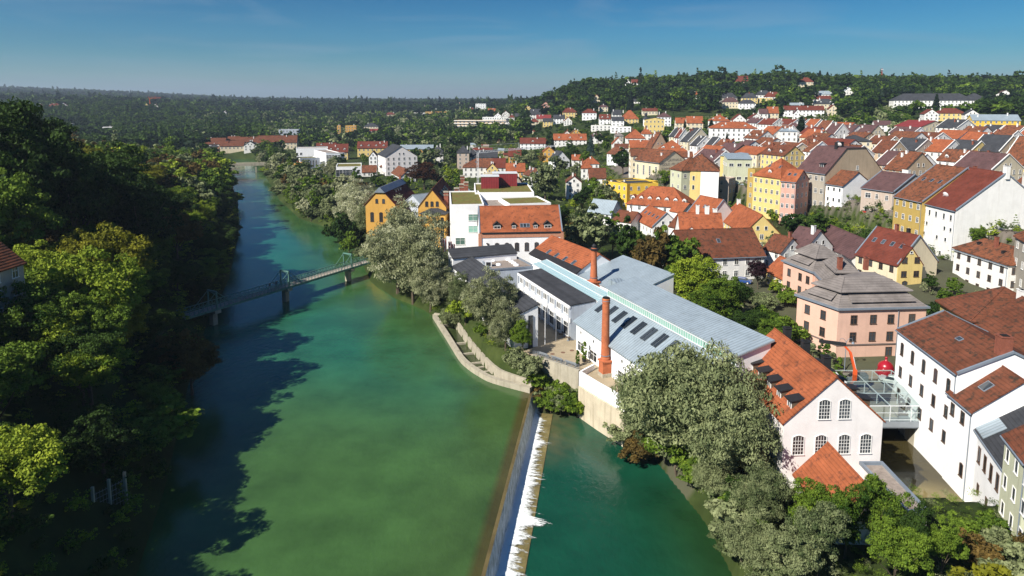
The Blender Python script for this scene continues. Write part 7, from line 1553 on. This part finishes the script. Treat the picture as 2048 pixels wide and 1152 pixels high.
# fence post and screen on the dark left bank
p = P(190, 1040, 3); t = thing('landing_fence', 'grey post-and-mesh fence panel on the dark left river bank', 'fence', (p.x, p.y, 1)); m = MB()
for k in range(3): m.box((k * .9, k * 1.6, 3.0), (.28, .28, 6.0))
m.build('post', M['conc'], t); m = MB(); [m.bar((0, 0, .8 + z * .6), (1.8, 3.2, .8 + z * .6), .03) for z in range(8)]; [m.bar((k * .18, k * .32, .6), (k * .18, k * .32, 5.2), .02) for k in range(11)]; m.build('mesh_panel', M['grey steel'], t)
# ------------------------------------------------------------------ trees
PLANT = []
def bylabel(lst, where, group, cat='tree'):
    """lst of (tpl, colour, (x, y, z), h, wf); labels run from left to right"""
    lst = sorted(lst, key=lambda e: proj(e[2])[0])
    KN = {'broad': 'tree', 'mid': 'tree', 'far': 'tree', 'willow': 'willow', 'willowfar': 'willow', 'fir': 'conifer', 'column': 'slender cypress', 'bush': 'bush'}
    for i, (tp_, co, p, h, wf) in enumerate(lst):
        tree(tp_, co, p, h, wf, '%s %s, %s from left %s' % (LM[co][1], KN[tp_], ORD[i % 98], where), group, cat={'bush': 'bush'}.get(tp_, 'tree'))
def F_(tpl, col, u, v, h, wf=1.0):
    p = march(u, v, 0); return (tpl, col, (p.x, p.y, gz(p.x, p.y)), h, wf)
def T_(tpl, col, u, vt, h, wf=1.0, lo=60):
    p = march(u, vt, h, lo); return (tpl, col, (p.x, p.y, gz(p.x, p.y)), h, wf)
def G_(tpl, col, x, y, h, wf=1.0): return (tpl, col, (x, y, max(gz(x, y), -2.2)), h, wf)
bylabel([G_('willow', 'silver', -24.5, 165, 18.5, .88), G_('willow', 'silver', -29.5, 172, 17.5, 1.0), G_('willow', 'silver', -19.5, 158, 11.5, .8), G_('willow', 'silver', -31, 182, 12, .8), G_('willow', 'olive', -12, 150, 7.5, .8), G_('willow', 'silver', -28, 181, 19, .85)],
        'in the big willow clump beside the footbridge', 'willows by the footbridge landing')
bylabel([G_('willow', 'silver', -4.4, 129, 13.2, .72), G_('willow', 'silver', -1.2, 122.6, 9.0, .70), G_('broad', 'green', 1.9, 119.4, 7.0, .62), G_('bush', 'lime', -9.8, 141, 5.4, .8), G_('willow', 'olive', -13.5, 147, 6.5, .8), G_('bush', 'olive', 3.0, 115.8, 3.6, 1.1), G_('bush', 'brown', 5.4, 113.6, 3.0, 1.1), G_('bush', 'green', -5.6, 131, 2.6, 1.0), G_('bush', 'olive', .9, 118.2, 3.2, 1.0)],
        'on the bank behind the fish ladder', 'trees behind the fish ladder')
bylabel([G_('bush', 'green', 6.6, 110.4, 3.2, 1.0), G_('bush', 'olive', 8.3, 109.6, 2.9, 1.0), G_('bush', 'green', 9.6, 109.3, 3.3, .95), G_('bush', 'lime', 11.0, 108.6, 2.8, .9), G_('bush', 'olive', 6.2, 114.2, 3.2, 1.1), G_('bush', 'green', 4.4, 115.0, 3.0, 1.2), G_('bush', 'olive', 10.2, 112.9, 3.4, 1.0), G_('bush', 'green', 7.8, 114.0, 3.6, 1.0), G_('bush', 'green', 9.0, 112.4, 3.6, 1.1), G_('bush', 'lime', 7.4, 112.6, 2.6, 1.0), G_('bush', 'dark', 11.4, 111, 2.6, 1.0)], 'under the courtyard retaining wall', 'bushes under the retaining wall')
bylabel([G_('willow', 'olive', 25, 87, 17.5, 1.0), G_('willow', 'olive', 21.5, 95.5, 13, .9), G_('willow', 'olive', 27.0, 80.5, 13.0, .85), G_('willow', 'olive', 18.6, 103, 9, .8), G_('willow', 'silver', 29.6, 88, 13.0, .6), G_('bush', 'olive', 17.2, 100, 3.0, 1.4), G_('bush', 'brown', 18.5, 95, 3.0, 1.5), G_('willow', 'olive', 33, 96.8, 11, .5)],
        'between pool and white mill', 'willows between the pool and the mill')
bylabel([G_('willow', 'olive', 27.8, 71, 7.6, .7), G_('broad', 'green', 31.2, 67.5, 7.4, .75), G_('broad', 'green', 34.6, 65.5, 8.4, .72), G_('broad', 'green', 38, 66, 8.8, .68), G_('broad', 'dark', 40.4, 63.5, 7.8, .66), G_('broad', 'green', 42.4, 62, 7.2, .6), G_('broad', 'olive', 30.5, 62.5, 8.4, .8), G_('broad', 'green', 37, 60.5, 7.6, .85), G_('broad', 'olive', 28.2, 62, 7.6, .8), G_('bush', 'green', 33, 71.2, 3.4, 1.0), G_('bush', 'olive', 30.4, 74, 3.4, 1.1)],
        'along the bottom right edge', 'trees along the lower right edge')
bylabel([G_('bush', 'gold', 44.5, 57.5, 4.6, 1.3), G_('bush', 'olive', 48.2, 60, 4.0, 1.2), G_('bush', 'brown', 47.6, 64, 3.0, 1.2), G_('bush', 'olive', 51, 66.5, 2.6, 1.0), G_('bush', 'green', 49.5, 69.5, 2.2, 1.0), G_('bush', 'green', 53, 70.5, 2.0, 1.0), G_('bush', 'olive', 52, 62, 3.6, 1.2), G_('bush', 'gold', 49, 56.5, 4.2, 1.3), G_('bush', 'brown', 54, 66, 2.2, 1.0)],
        'in the lower right garden', 'garden shrubs at the lower right')
bylabel([F_('mid', 'olive', 1192, 530, 16, 1.05), F_('mid', 'olive', 1160, 520, 14, .9), F_('mid', 'dark', 1258, 556, 15, .8), F_('mid', 'brown', 1303, 578, 15, .85), F_('mid', 'green', 1345, 570, 15, .95), F_('mid', 'green', 1225, 520, 13, .8), F_('broad', 'dark', 1132, 500, 14, .75), F_('mid', 'green', 1280, 540, 12, .8)],
        'behind the zinc-roofed halls', 'trees behind the halls')
bylabel([F_('broad', 'lime', 1400, 650, 15, .95), F_('broad', 'green', 1365, 625, 12, .9), F_('broad', 'green', 1450, 665, 12, .95), F_('broad', 'green', 1420, 680, 10.5, .95), F_('broad', 'dark', 1470, 640, 8.5, 1.1), F_('broad', 'dark', 1500, 690, 7.5, 1.1), F_('broad', 'green', 1535, 720, 7.5, .95), F_('bush', 'green', 1565, 690, 5.0, 1.1), F_('bush', 'lime', 1560, 720, 4.4, 1.1),
         F_('bush', 'green', 1520, 655, 4.2, 1.2), F_('bush', 'dark', 1380, 580, 4.5, 1.3), F_('bush', 'olive', 1530, 620, 3.2, 1.3), F_('bush', 'olive', 1500, 606, 2.8, 1.3), F_('bush', 'green', 1572, 612, 4.0, 1.0), F_('broad', 'purple', 1515, 578, 8.2, .72), F_('bush', 'dark', 1440, 700, 4.2, 1.3), F_('bush', 'green', 1480, 722, 4.2, 1.2), F_('broad', 'green', 1345, 600, 9, .7), F_('bush', 'lime', 1550, 585, 3.0, 1.0)],
        'in the garden beside the pink building', 'garden trees beside the pink building')
def bank_trees(line, n0, side, spec, where, group, seed, o0=1.0, o1=5.0, step=6.0, ok=None):
    q = random.Random(seed); out = []; L_ = 0
    pts = dens(line, 6); acc = 0
    for i in range(len(pts) - 1):
        a, b = pts[i], pts[i + 1]; d = (b - a); acc += d.length
        if acc < step or d.length < .01: continue
        acc = 0; n = Vector((-d.y, d.x)).normalized() * side; k = q.uniform(o0, o1); p = b + n * k
        if (ok and not ok(p)) or any((p.x - h[0]) ** 2 + (p.y - h[1]) ** 2 < (h[2] * .8 + 2) ** 2 for h in HOUSES): continue
        tp_, co, h0, h1, wf = q.choice(spec); out.append((tp_, co, (p.x, p.y, max(gz(p.x, p.y), .2) - .2), q.uniform(h0, h1), wf * q.uniform(.9, 1.15)))
    bylabel(out, where, group)
bank_trees(RIV_R[:7], 0, 1, [('bush', 'olive', 3, 5, 1.4), ('mid', 'olive', 6, 10, 1.1), ('willowfar', 'silver', 6, 9, 1.0), ('mid', 'green', 5, 8, 1.0), ('bush', 'lime', 3, 4.5, 1.4), ('mid', 'dark', 5, 8, 1.0)], 'at the upstream water edge', 'bank growth upstream right', 41, .8, 3.5, 4.2)
bank_trees(RIV_R[:6], 0, 1, [('mid', 'green', 8, 13, 1.1), ('mid', 'dark', 9, 14, 1.1), ('mid', 'olive', 8, 12, 1.1)], 'behind the upstream water edge', 'bank growth upstream right', 42, 6.0, 13.0, 8.0)
bank_trees(RIV_L, 0, -1, [('broad', 'dark', 7, 10, 1.2), ('broad', 'green', 6, 10, 1.2), ('bush', 'green', 4, 6, 1.4), ('broad', 'dark', 6, 9, 1.2)], 'overhanging the left shore', 'trees overhanging the left shore', 43, 1.5, 6.5, 4.5, lambda p: p.y > 72 and not (126 < p.y < 150 and p.x > -80))
bank_trees([POOL[2], POOL[3], POOL[4], POOL[5], POOL[6], POOL[7], POOL[8]], 0, -1, [('bush', 'olive', 3, 4.5, 1.4), ('willow', 'olive', 6, 9, .9), ('bush', 'green', 2.5, 4, 1.3), ('willow', 'silver', 5, 8, .9)], 'at the pool edge', 'bushes at the pool edge', 44, .2, 2.2, 2.6, lambda p: p.y < 101)
bank_trees([POOL[4], POOL[5], POOL[6], POOL[7]], 0, -1, [('bush', 'olive', 2.0, 3.2, 1.5), ('bush', 'green', 1.8, 3.0, 1.5), ('bush', 'dark', 2, 3, 1.4)], 'on the bank under the willows', 'low bushes under the mill willows', 46, .3, 3.2, 1.3, lambda p: p.y < 103)
bylabel([F_('column', 'olive', 1622, 735, 4.2, 1.8), F_('column', 'dark', 1640, 730, 4.8, .8), F_('column', 'green', 1652, 738, 5.2, 1.1), F_('column', 'olive', 1662, 752, 4.2, 1.6), F_('column', 'green', 1676, 765, 4.4, 1.1), F_('bush', 'green', 1668, 770, 2.4, .9)], 'at the foot of the pink building', 'small conifers by the pink building')
bylabel([F_('mid', 'dark', 1860, 585, 4.5, .9), F_('mid', 'green', 1905, 592, 4.5, 1.0), F_('mid', 'dark', 1868, 655, 6, 1.0), F_('bush', 'green', 1888, 600, 2.5, 1.2), T_('broad', 'green', 1955, 447, 8, .7, 150)], 'around the tall white house', 'small trees near the tall white house')
bylabel([F_('mid', 'green', 1400, 425, 6, .9), F_('mid', 'lime', 1430, 432, 7, .9), F_('mid', 'green', 1455, 445, 8, 1.0), F_('mid', 'green', 1480, 452, 7, 1.0), F_('mid', 'olive', 1500, 458, 6, 1.0), F_('mid', 'lime', 1545, 455, 7, .7), F_('mid', 'dark', 1590, 500, 12, .95), F_('mid', 'dark', 1625, 495, 12, .9), F_('mid', 'green', 1605, 510, 9, .9), F_('mid', 'green', 1660, 480, 7, .9), F_('mid', 'green', 1690, 488, 6, .9), F_('mid', 'dark', 1725, 496, 6, 1.0), F_('bush', 'olive', 1750, 505, 4, 1.2), F_('mid', 'green', 1328, 378, 8, .7), F_('bush', 'olive', 1520, 480, 4, 1.4), F_('mid', 'olive', 1545, 505, 6, .8), F_('mid', 'green', 1515, 470, 5, 1.1), F_('mid', 'green', 1438, 540, 6, .8)],
        'below the cliff-edge houses', 'trees and scrub on the cliff')
bylabel([T_('mid', 'dark', 1247, 296, 15, 1.05, 150), T_('willowfar', 'olive', 1090, 333, 16, 1.05, 150), T_('mid', 'olive', 1118, 308, 14, .9), T_('mid', 'olive', 1058, 298, 13, 1.1), T_('mid', 'olive', 1035, 306, 12, .9), T_('mid', 'brown', 1083, 305, 9, .8), T_('mid', 'dark', 1140, 292, 13, .95), T_('mid', 'green', 1120, 292, 9, .8), T_('far', 'dark', 1142, 280, 12, .8), T_('mid', 'green', 1190, 352, 13, .9, 150), T_('mid', 'olive', 1215, 358, 14, .75, 150), T_('mid', 'dark', 1165, 370, 12, .8, 150), T_('mid', 'green', 1205, 385, 10, .9, 150), T_('mid', 'lime', 1150, 388, 8, .8, 150), T_('mid', 'brown', 1130, 425, 12, .75, 150), T_('fir', 'blue', 1182, 270, 15, 1.0), T_('fir', 'fir', 1105, 275, 12, 1.0), T_('far', 'dark', 1198, 262, 12, .9), T_('far', 'green', 1212, 280, 10, .8), T_('fir', 'fir', 1603, 233, 17, 1.3), T_('fir', 'fir', 1423, 240, 15, 1.3), T_('fir', 'fir', 1370, 240, 9, 1.0), T_('fir', 'fir', 1454, 264, 7, .8), T_('mid', 'green', 1170, 300, 11, 1.0), T_('mid', 'olive', 1150, 322, 11, .7)],
        'among the middle town gardens', 'trees in the middle town gardens')
bylabel([T_('broad', 'copper', 848, 323, 15, 1.25, 150), T_('mid', 'lime', 900, 330, 11, 1.0, 150), T_('mid', 'olive', 880, 340, 10, 1.0, 150), T_('mid', 'green', 915, 345, 9, 1.0, 150), T_('mid', 'lime', 895, 355, 9, .9, 150), T_('mid', 'olive', 900, 282, 16, .8), T_('mid', 'olive', 870, 296, 12, 1.0), T_('mid', 'olive', 838, 296, 11, 1.0), T_('mid', 'green', 820, 306, 10, 1.0), T_('mid', 'green', 760, 352, 8, .9), T_('mid', 'green', 790, 348, 9, 1.0), T_('mid', 'lime', 815, 350, 8, .9), T_('mid', 'dark', 748, 344, 9, .7), T_('mid', 'green', 728, 305, 10, .8), T_('mid', 'green', 715, 288, 10, 1.0), T_('mid', 'olive', 745, 276, 8, .8), T_('far', 'green', 733, 256, 13, 1.1), T_('far', 'dark', 700, 262, 14, 1.1), T_('far', 'dark', 675, 270, 10, 1.2), T_('fir', 'fir', 687, 236, 18, 1.0), T_('willowfar', 'silver', 655, 261, 12, 1.2), T_('far', 'copper', 765, 262, 9, 1.0), T_('willowfar', 'silver', 800, 256, 12, 1.1), T_('willowfar', 'silver', 815, 238, 13, 1.2), T_('fir', 'fir', 1000, 255, 12, 1.1), T_('mid', 'green', 660, 290, 8, .8), T_('willowfar', 'silver', 880, 282, 9, .9), T_('mid', 'olive', 955, 275, 9, 1.0)],
        'round the copper tree', 'trees between school and crane')
bylabel([G_('willow', 'silver', -62, 268, 17, .85), G_('willow', 'silver', -55.5, 247, 16, .95), G_('willow', 'olive', -51.5, 238, 11, .8), G_('mid', 'dark', -62, 240, 14, .85), G_('mid', 'dark', -57.5, 232, 14, .85), G_('mid', 'green', -54.5, 224, 10, .8), G_('mid', 'olive', -70, 288, 11, 1.0), G_('mid', 'lime', -77, 310, 10, 1.0), G_('mid', 'gold', -84, 335, 10, 1.0), G_('willow', 'silver', -108, 408, 12, .9), G_('mid', 'green', -91, 368, 11, 1.0), G_('mid', 'olive', -84, 350, 9, 1.0), G_('bush', 'olive', -50.5, 219, 3, 1.2), G_('bush', 'green', -46, 210, 2.5, 1.0), G_('mid', 'green', -80, 345, 12, 1.0), G_('mid', 'dark', -100, 405, 14, 1.0), G_('mid', 'dark', -112, 430, 13, 1.0), G_('mid', 'green', -66, 262, 9, 1.0), G_('bush', 'lime', -44, 207, 2.2, 1.2)],
        'along the right bank upstream', 'trees on the upstream right bank')
def scatter(n, region, kinds, hr, tpl, where, group, seed, sp=7.5, avoid=2.5, wfr=(.85, 1.15), tries=60):
    q = random.Random(seed); out = []; pts = []
    for _ in range(n * tries):
        if len(out) >= n: break
        p = region(q)
        if p is None: continue
        x, y = p
        if any((x - a) ** 2 + (y - b) ** 2 < sp * sp for a, b in pts): continue
        if any((x - h[0]) ** 2 + (y - h[1]) ** 2 < (h[2] * .8 + avoid) ** 2 for h in HOUSES): continue
        h_ = q.uniform(*hr)
        if x < -.25 * y and y < 250 and tpl == 'broad': h_ = min(h_, 8 + .22 * float(sdist(RIVER, np.array([x]), np.array([y]))[0]))
        pts.append((x, y)); k = q.choice(kinds); tp_ = tpl
        if k in ('fir',): tp_ = 'fir'
        if k == 'silver': tp_ = 'willow' if tpl == 'broad' else 'willowfar'
        out.append((tp_, k, (x, y, gz(x, y) - .3), h_, q.uniform(*wfr)))
    bylabel(out, where, group); return out
def wood_left(y0, y1, dmax):
    def f(q):
        y = q.uniform(y0, y1); x = q.uniform(-.95 * y - 30, -.2 * y)
        d = float(sdist(RIVER, np.array([x]), np.array([y]))[0])
        if d < 8 or d > dmax or x > -20: return None
        u, v = proj((x, y, gz(x, y) + 12))
        if u < (-130 if y > 110 else -480): return None
        return (x, y)
    return f
WK = ['green'] * 8 + ['dark'] * 2 + ['lime'] * 6 + ['gold', 'brown', 'olive', 'green', 'dark']
GL = 'trees of the left bank wood'
scatter(54, wood_left(48, 135, 75), WK, (11, 15), 'broad', 'in the near left bank wood', GL, 5, 8.6, wfr=(1.0, 1.25))
scatter(50, wood_left(135, 240, 120), WK, (12, 16), 'broad', 'in the middle left bank wood', GL, 6, 10.0, wfr=(1.0, 1.3))
bylabel([G_('broad', 'dark', -98, 128, 32, .8), G_('broad', 'dark', -91, 140, 28, .8), G_('broad', 'dark', -108, 138, 34, .8), G_('broad', 'green', -120, 152, 33, .8), G_('broad', 'dark', -84, 152, 24, .9), G_('broad', 'dark', -112, 165, 30, .8), G_('broad', 'dark', -99, 165, 27, .9), G_('broad', 'green', -90, 118, 24, .9), G_('broad', 'brown', -55, 112, 13, .9), G_('broad', 'gold', -74, 118, 19, 1.0), G_('broad', 'gold', -103, 172, 19, 1.0), G_('broad', 'brown', -85, 170, 15, 1.0), G_('broad', 'lime', -66, 106, 18, 1.0), G_('broad', 'green', -68, 91, 13, 1.0), G_('broad', 'green', -62, 95, 13, .9), G_('broad', 'dark', -58, 88, 11, 1.0)], 'standing out of the left wood', 'large single trees in the left wood')
SKY_T = [T_('far', 'dark', u, v, h, w_, 500) for u, v, h, w_ in ((1552, 131, 30, 1.0), (1575, 141, 26, 1.1), (1592, 146, 24, 1.0), (1622, 141, 26, .9), (1650, 147, 24, .8), (1437, 134, 28, 1.0), (1412, 140, 26, 1.0), (1465, 142, 24, .9), (1510, 146, 24, .9), (1530, 150, 20, .9), (1175, 152, 24, 1.1), (1205, 156, 22, 1.0), (1130, 168, 22, 1.1), (1095, 180, 20, 1.2), (1235, 158, 22, 1.0), (1340, 152, 24, 1.1), (1375, 150, 24, 1.1), (1690, 150, 24, 1.0), (1725, 156, 22, 1.0), (1835, 152, 22, 1.0), (1865, 150, 24, 1.0), (1915, 149, 24, 1.0), (1945, 148, 24, 1.0), (2010, 150, 26, 1.0), (2038, 143, 28, 1.0))]
SKY_T += [('column', 'fir', p[2], 30, .55) for p in [T_('far', 'dark', 1281, 135, 30, 1.0, 500)]] + [T_('fir', 'fir', u, v, h, 1.0, 400) for u, v, h in ((1451, 128, 24), (1590, 137, 22), (1640, 141, 24), (1655, 144, 22), (1262, 182, 22), (1310, 175, 24), (1225, 196, 18), (1874, 188, 20), (1700, 146, 22), (1885, 194, 12))]
bylabel(SKY_T, 'on the hill skyline', 'big trees of the hill skyline')
def pxr(poly, vlo=None):
    us = [p[0] for p in poly]; vs_ = [p[1] for p in poly]
    def inside(u, v):
        c = False; j = len(poly) - 1
        for i in range(len(poly)):
            if (poly[i][1] > v) != (poly[j][1] > v) and u < (poly[j][0] - poly[i][0]) * (v - poly[i][1]) / (poly[j][1] - poly[i][1]) + poly[i][0]: c = not c
            j = i
        return c
    def f(q):
        u = q.uniform(min(us), max(us)); v = q.uniform(min(vs_), max(vs_))
        if not inside(u, v): return None
        p = march(u, v, 0); return (p.x, p.y)
    return f
scatter(30, pxr([(545, 330), (592, 342), (640, 372), (722, 398), (722, 440), (650, 442), (590, 415), (560, 380)]), ['green', 'dark', 'olive', 'lime', 'silver', 'green', 'brown'], (9, 13), 'mid', 'between river and school', 'trees between river and school', 14, 6.5)
HK = ['dark'] * 6 + ['green'] * 4 + ['fir', 'fir', 'olive', 'brown']
# far woods: one mass each
def woodland(name, pts, hs, per, size, seed, cols):
    global RG; rg = np.random.default_rng(seed); RG = rg; base = []
    for k in range(4):
        V, Q, col = crown('x', 14, 5.8, 'broad', 4, 6, per, size, seed=seed + k); base.append((V, Q, col))
    for k in range(1):
        V, Q, col = crown('x', 18, 4.0, 'fir', 8, 5, max(2, per // 2), size, seed=seed + 9); base.append((V, Q, col))
    bym = {}
    Vs, Qs, Cs, Ms = [], [], [], []; off_ = 0
    for i, (x, y, z) in enumerate(pts):
        V, Q, col = base[rg.integers(0, 4) if rg.random() > .05 else 4]; s = hs[i] / 14; a = rg.random() * 6.28; c, sn = math.cos(a), math.sin(a); wf = 1.0 + .3 * rg.random()
        X = V[:, 0] * s * wf; Y = V[:, 1] * s * wf; Vs.append(np.stack([X * c - Y * sn + x, X * sn + Y * c + y, V[:, 2] * s + z], 1)); Qs.append(Q + off_); off_ += len(V)
        cc = col.copy(); cc[:, :3] += rg.random() * .35 - .05; Cs.append(cc); Ms.append(np.full(len(Q), rg.integers(0, len(cols))))
    me = np_mesh(name, np.concatenate(Vs), np.concatenate(Qs), [LM[c][0] for c in cols], mi=np.concatenate(Ms), col=np.concatenate(Cs)); o = link(bpy.data.objects.new(name, me)); tag(o, kind='stuff'); return o
def wpts(n, f, seed, sp, avoid=3.0, rmin=10):
    rg = np.random.default_rng(seed); X, Y = f(rg, n); Z = ground(X, Y); ok = np.ones(len(X), bool)
    ok &= sdist(RIVER, X, Y) > rmin
    if rmin < 5: ok &= (sdist(POOL, X, Y) > .6) & (sdist(RACE, X, Y) > 1) & (sdist(LADP, X, Y) > .8) & (sdist([tuple(p) for p in tp], X, Y) > .5)
    for h in HOUSES: ok &= (X - h[0]) ** 2 + (Y - h[1]) ** 2 > (h[2] * .85 + avoid) ** 2
    cell = {}; keep = []
    for i in np.nonzero(ok)[0]:
        k = (int(X[i] // sp), int(Y[i] // sp))
        if k in cell: continue
        cell[k] = 1; keep.append(i)
    keep = np.array(keep, int); return X[keep], Y[keep], Z[keep]
def polar(u0, u1, d0, d1, cond=None):
    def f(rg, n):
        u = rg.uniform(u0, u1, n); D = np.exp(rg.uniform(math.log(d0), math.log(d1), n)); X = (u - 1024) / F * D; Y = D
        if cond is not None: k = cond(X, Y, u); X, Y = X[k], Y[k]
        return X, Y
    return f
def shrink(X, Y, hs, Z):
    """keep the view of the houses open: only low growth right in front of them"""
    for hx_, hy_, r_ in HOUSES:
        if hy_ < 250: continue
        k = (np.abs(X / Y - hx_ / hy_) * hy_ < r_ + 3) & (Y < hy_) & (Y > hy_ - 75); hs[k] = np.minimum(hs[k], 1.5 + .07 * (hy_ - Y[k]) + hs[k] * .10)
    return hs
def mk(name, n, f, seed, sp, h0, h1, per, size, cols, avoid=3.0, dz=-.8, rmin=10):
    X, Y, Z = wpts(n, f, seed, sp, avoid, rmin); rg = np.random.default_rng(seed + 50); woodland(name, list(zip(X, Y, Z + dz)), shrink(X, Y, h0 + (h1 - h0) * rg.random(len(X)) ** 1.6, Z), per, size, seed, cols); print(name, len(X))
DG = ['dark', 'dark', 'dark', 'green', 'fir']
def clear_hill(X, Y, u):
    zz = ground(X, Y); v = np.array([proj((a, b, c))[1] for a, b, c in zip(X, Y, zz)])
    lawn1 = (u > 1085) & (u < 1155) & (v > 205) & (v < 226); lawn2 = (u > 1740) & (u < 1790) & (v > 212) & (v < 242); town = (v > 221 + np.clip((u - 1250) * .04, 0, 18))
    return ~(lawn1 | lawn2 | ((u > 1200) & town) | ((u <= 1200) & (v > 222) & (Y < 700)))
mk('hill_woodland', 12000, polar(1030, 2250, 560, 1250, clear_hill), 31, 9.0, 11, 20, 7, 1.15, DG, 5)
mk('plateau_woodland', 8000, polar(-250, 520, 560, 1500), 32, 9.5, 12, 17, 7, 1.2, ['dark', 'dark', 'fir'], 6)
mk('valley_woodland', 7000, polar(380, 1040, 450, 1400, lambda X, Y, u: (Y > 620) | (u < 560) | ((u > 800) & (u < 905))), 33, 10, 9, 15, 5, 1.4, ['green', 'dark', 'dark', 'fir', 'olive'], 6)
mk('far_woodland', 11000, polar(-300, 2300, 1400, 6500), 34, 27, 16, 22, 5, 3.6, ['dark', 'fir', 'fir'], 8)
mk('garden_shrubs', 5200, polar(760, 1230, 260, 640, lambda X, Y, u: (Y > 330) | (u > 1000)), 35, 5.5, 2, 5, 6, .6, ['green', 'olive', 'lime', 'dark'], 2.0)
mk('town_shrubs', 2600, polar(1130, 2100, 150, 600, lambda X, Y, u: (X < 130) | (Y > 380)), 36, 7, 2, 4.5, 6, .55, ['green', 'dark', 'olive'], 2.5)
mk('cliff_scrub', 9000, lambda rg, n: (lambda X, Y: (lambda k: (X[k], Y[k]))((np.abs(sdist(CPOLY, X, Y) - 2) < 8) & (X < 140)))(rg.uniform(45, 135, n), rg.uniform(150, 350, n)), 37, 2.2, 2.2, 5.0, 16, .42, ['green', 'dark', 'green', 'olive', 'lime'], -6.0)
def left_bank(rg, n):
    Y = rg.uniform(45, 330, n); X = -.25 * Y - rg.uniform(0, 95, n); d = sdist(RIVER, X, Y); k = (d > .3) & (d < 55); return X[k], Y[k]
mk('bank_undergrowth', 16000, left_bank, 38, 2.6, 2.0, 5.5, 12, .42, ['green', 'dark', 'dark', 'lime'], 1, -.8, .3)
def riverside(rg, n):
    X = rg.uniform(14, 62, n); Y = rg.uniform(40, 106, n); t_ = (X - O.x) * n2.x + (Y - O.y) * n2.y; k = (Y < 78) | ((t_ < -.8) & (X < 32)); return X[k], Y[k]
mk('riverside_undergrowth', 8000, riverside, 39, 1.5, 1.0, 2.6, 14, .22, ['green', 'olive', 'dark', 'green'], .5, -.4, .3)
mk('terrace_undergrowth', 2500, lambda rg, n: (rg.uniform(-26, 13, n), rg.uniform(114, 165, n)), 40, 1.5, 1.0, 2.8, 14, .22, ['green', 'olive', 'lime', 'green'], -7, -.4, .3)
def left_rear(rg, n):
    Y = rg.uniform(235, 450, n); X = -.3 * Y - rg.uniform(0, 250, n); d = sdist(RIVER, X, Y); k = (d > 6) & (d < 180) & (X > -.9 * Y); return X[k], Y[k]
mk('rear_bank_woodland', 2200, left_rear, 43, 9.0, 11, 16, 22, .62, ['green', 'dark', 'lime', 'green', 'olive', 'brown'], 3, -.8, 5)
mk('villa_slope_shrubs', 1500, polar(1040, 1330, 500, 780), 44, 12, 4, 8, 9, .9, ['dark', 'green', 'dark'], 3)
mk('town_edge_trees', 2200, polar(1290, 1820, 470, 640), 45, 12, 7, 12, 9, 1.0, ['dark', 'green', 'dark', 'olive'], 3)
# allotment sheds
q = random.Random(3); k = 0; spots = []
rg_ = pxr([(900, 262), (1095, 262), (1090, 300), (1000, 322), (905, 300)])
while k < 26:
    p = rg_(q)
    if p is None or any((p[0] - h[0]) ** 2 + (p[1] - h[1]) ** 2 < (h[2] + 3) ** 2 for h in HOUSES): continue
    spots.append(p); HOUSES.append((p[0], p[1], 2.5)); k += 1
spots.sort(key=lambda p: p[0] / p[1])
for i, p in enumerate(spots):
    z = gz(*p); c_ = q.choice('rubfz'); ehouse((p[0] - 2.4, p[1] - 1.5), (p[0] + 2.4, p[1] - 1.5 + q.uniform(-1, 1)), z + 2.6, 3.6, 1.1, z, rm=c_, wm_=q.choice('wcth'), win=None, label='tiny garden shed with %s roof, %s from left in the allotments' % (RM[c_][1].replace('flat ', ''), ORD[i]), name='garden_shed', cat='shed', group='allotment sheds')
# lawns
def lawn(name, px, z=None):
    pts = [march(u, v, 0) for u, v in px]; a = MB(); n = len(pts)
    c = sum(pts, Vector()) / n
    for i in range(n):
        p, q_ = pts[i], pts[(i + 1) % n]; a.poly([(c.x, c.y, c.z + .6), (p.x, p.y, p.z + .35), (q_.x, q_.y, q_.z + .35)])
    tag(a.build(name, M['grass']), kind='structure')
lawn('meadow', [(1088, 224), (1120, 216), (1150, 206), (1153, 212), (1140, 222), (1112, 227)])
lawn('grass_slope', [(1744, 238), (1752, 218), (1770, 214), (1792, 222), (1786, 240), (1760, 243)])
# air
hz_ = MB(); hz_.hull([(-9000, -60, -8), (9000, -60, -8), (9000, 13000, -8), (-9000, 13000, -8)], [(-9000, -60, 260), (9000, -60, 260), (9000, 13000, 260), (-9000, 13000, 260)])
hm = bpy.data.materials.new('haze'); hm.use_nodes = True; t_ = hm.node_tree; t_.nodes.remove(t_.nodes['Principled BSDF']); pv = t_.nodes.new('ShaderNodeVolumePrincipled')
pv.inputs['Color'].default_value = (0.60, 0.74, 0.92, 1); pv.inputs['Density'].default_value = 0.00011; pv.inputs['Anisotropy'].default_value = 0.2
t_.links.new(pv.outputs[0], t_.nodes['Material Output'].inputs['Volume'])
tag(hz_.build('haze', hm), kind='stuff')
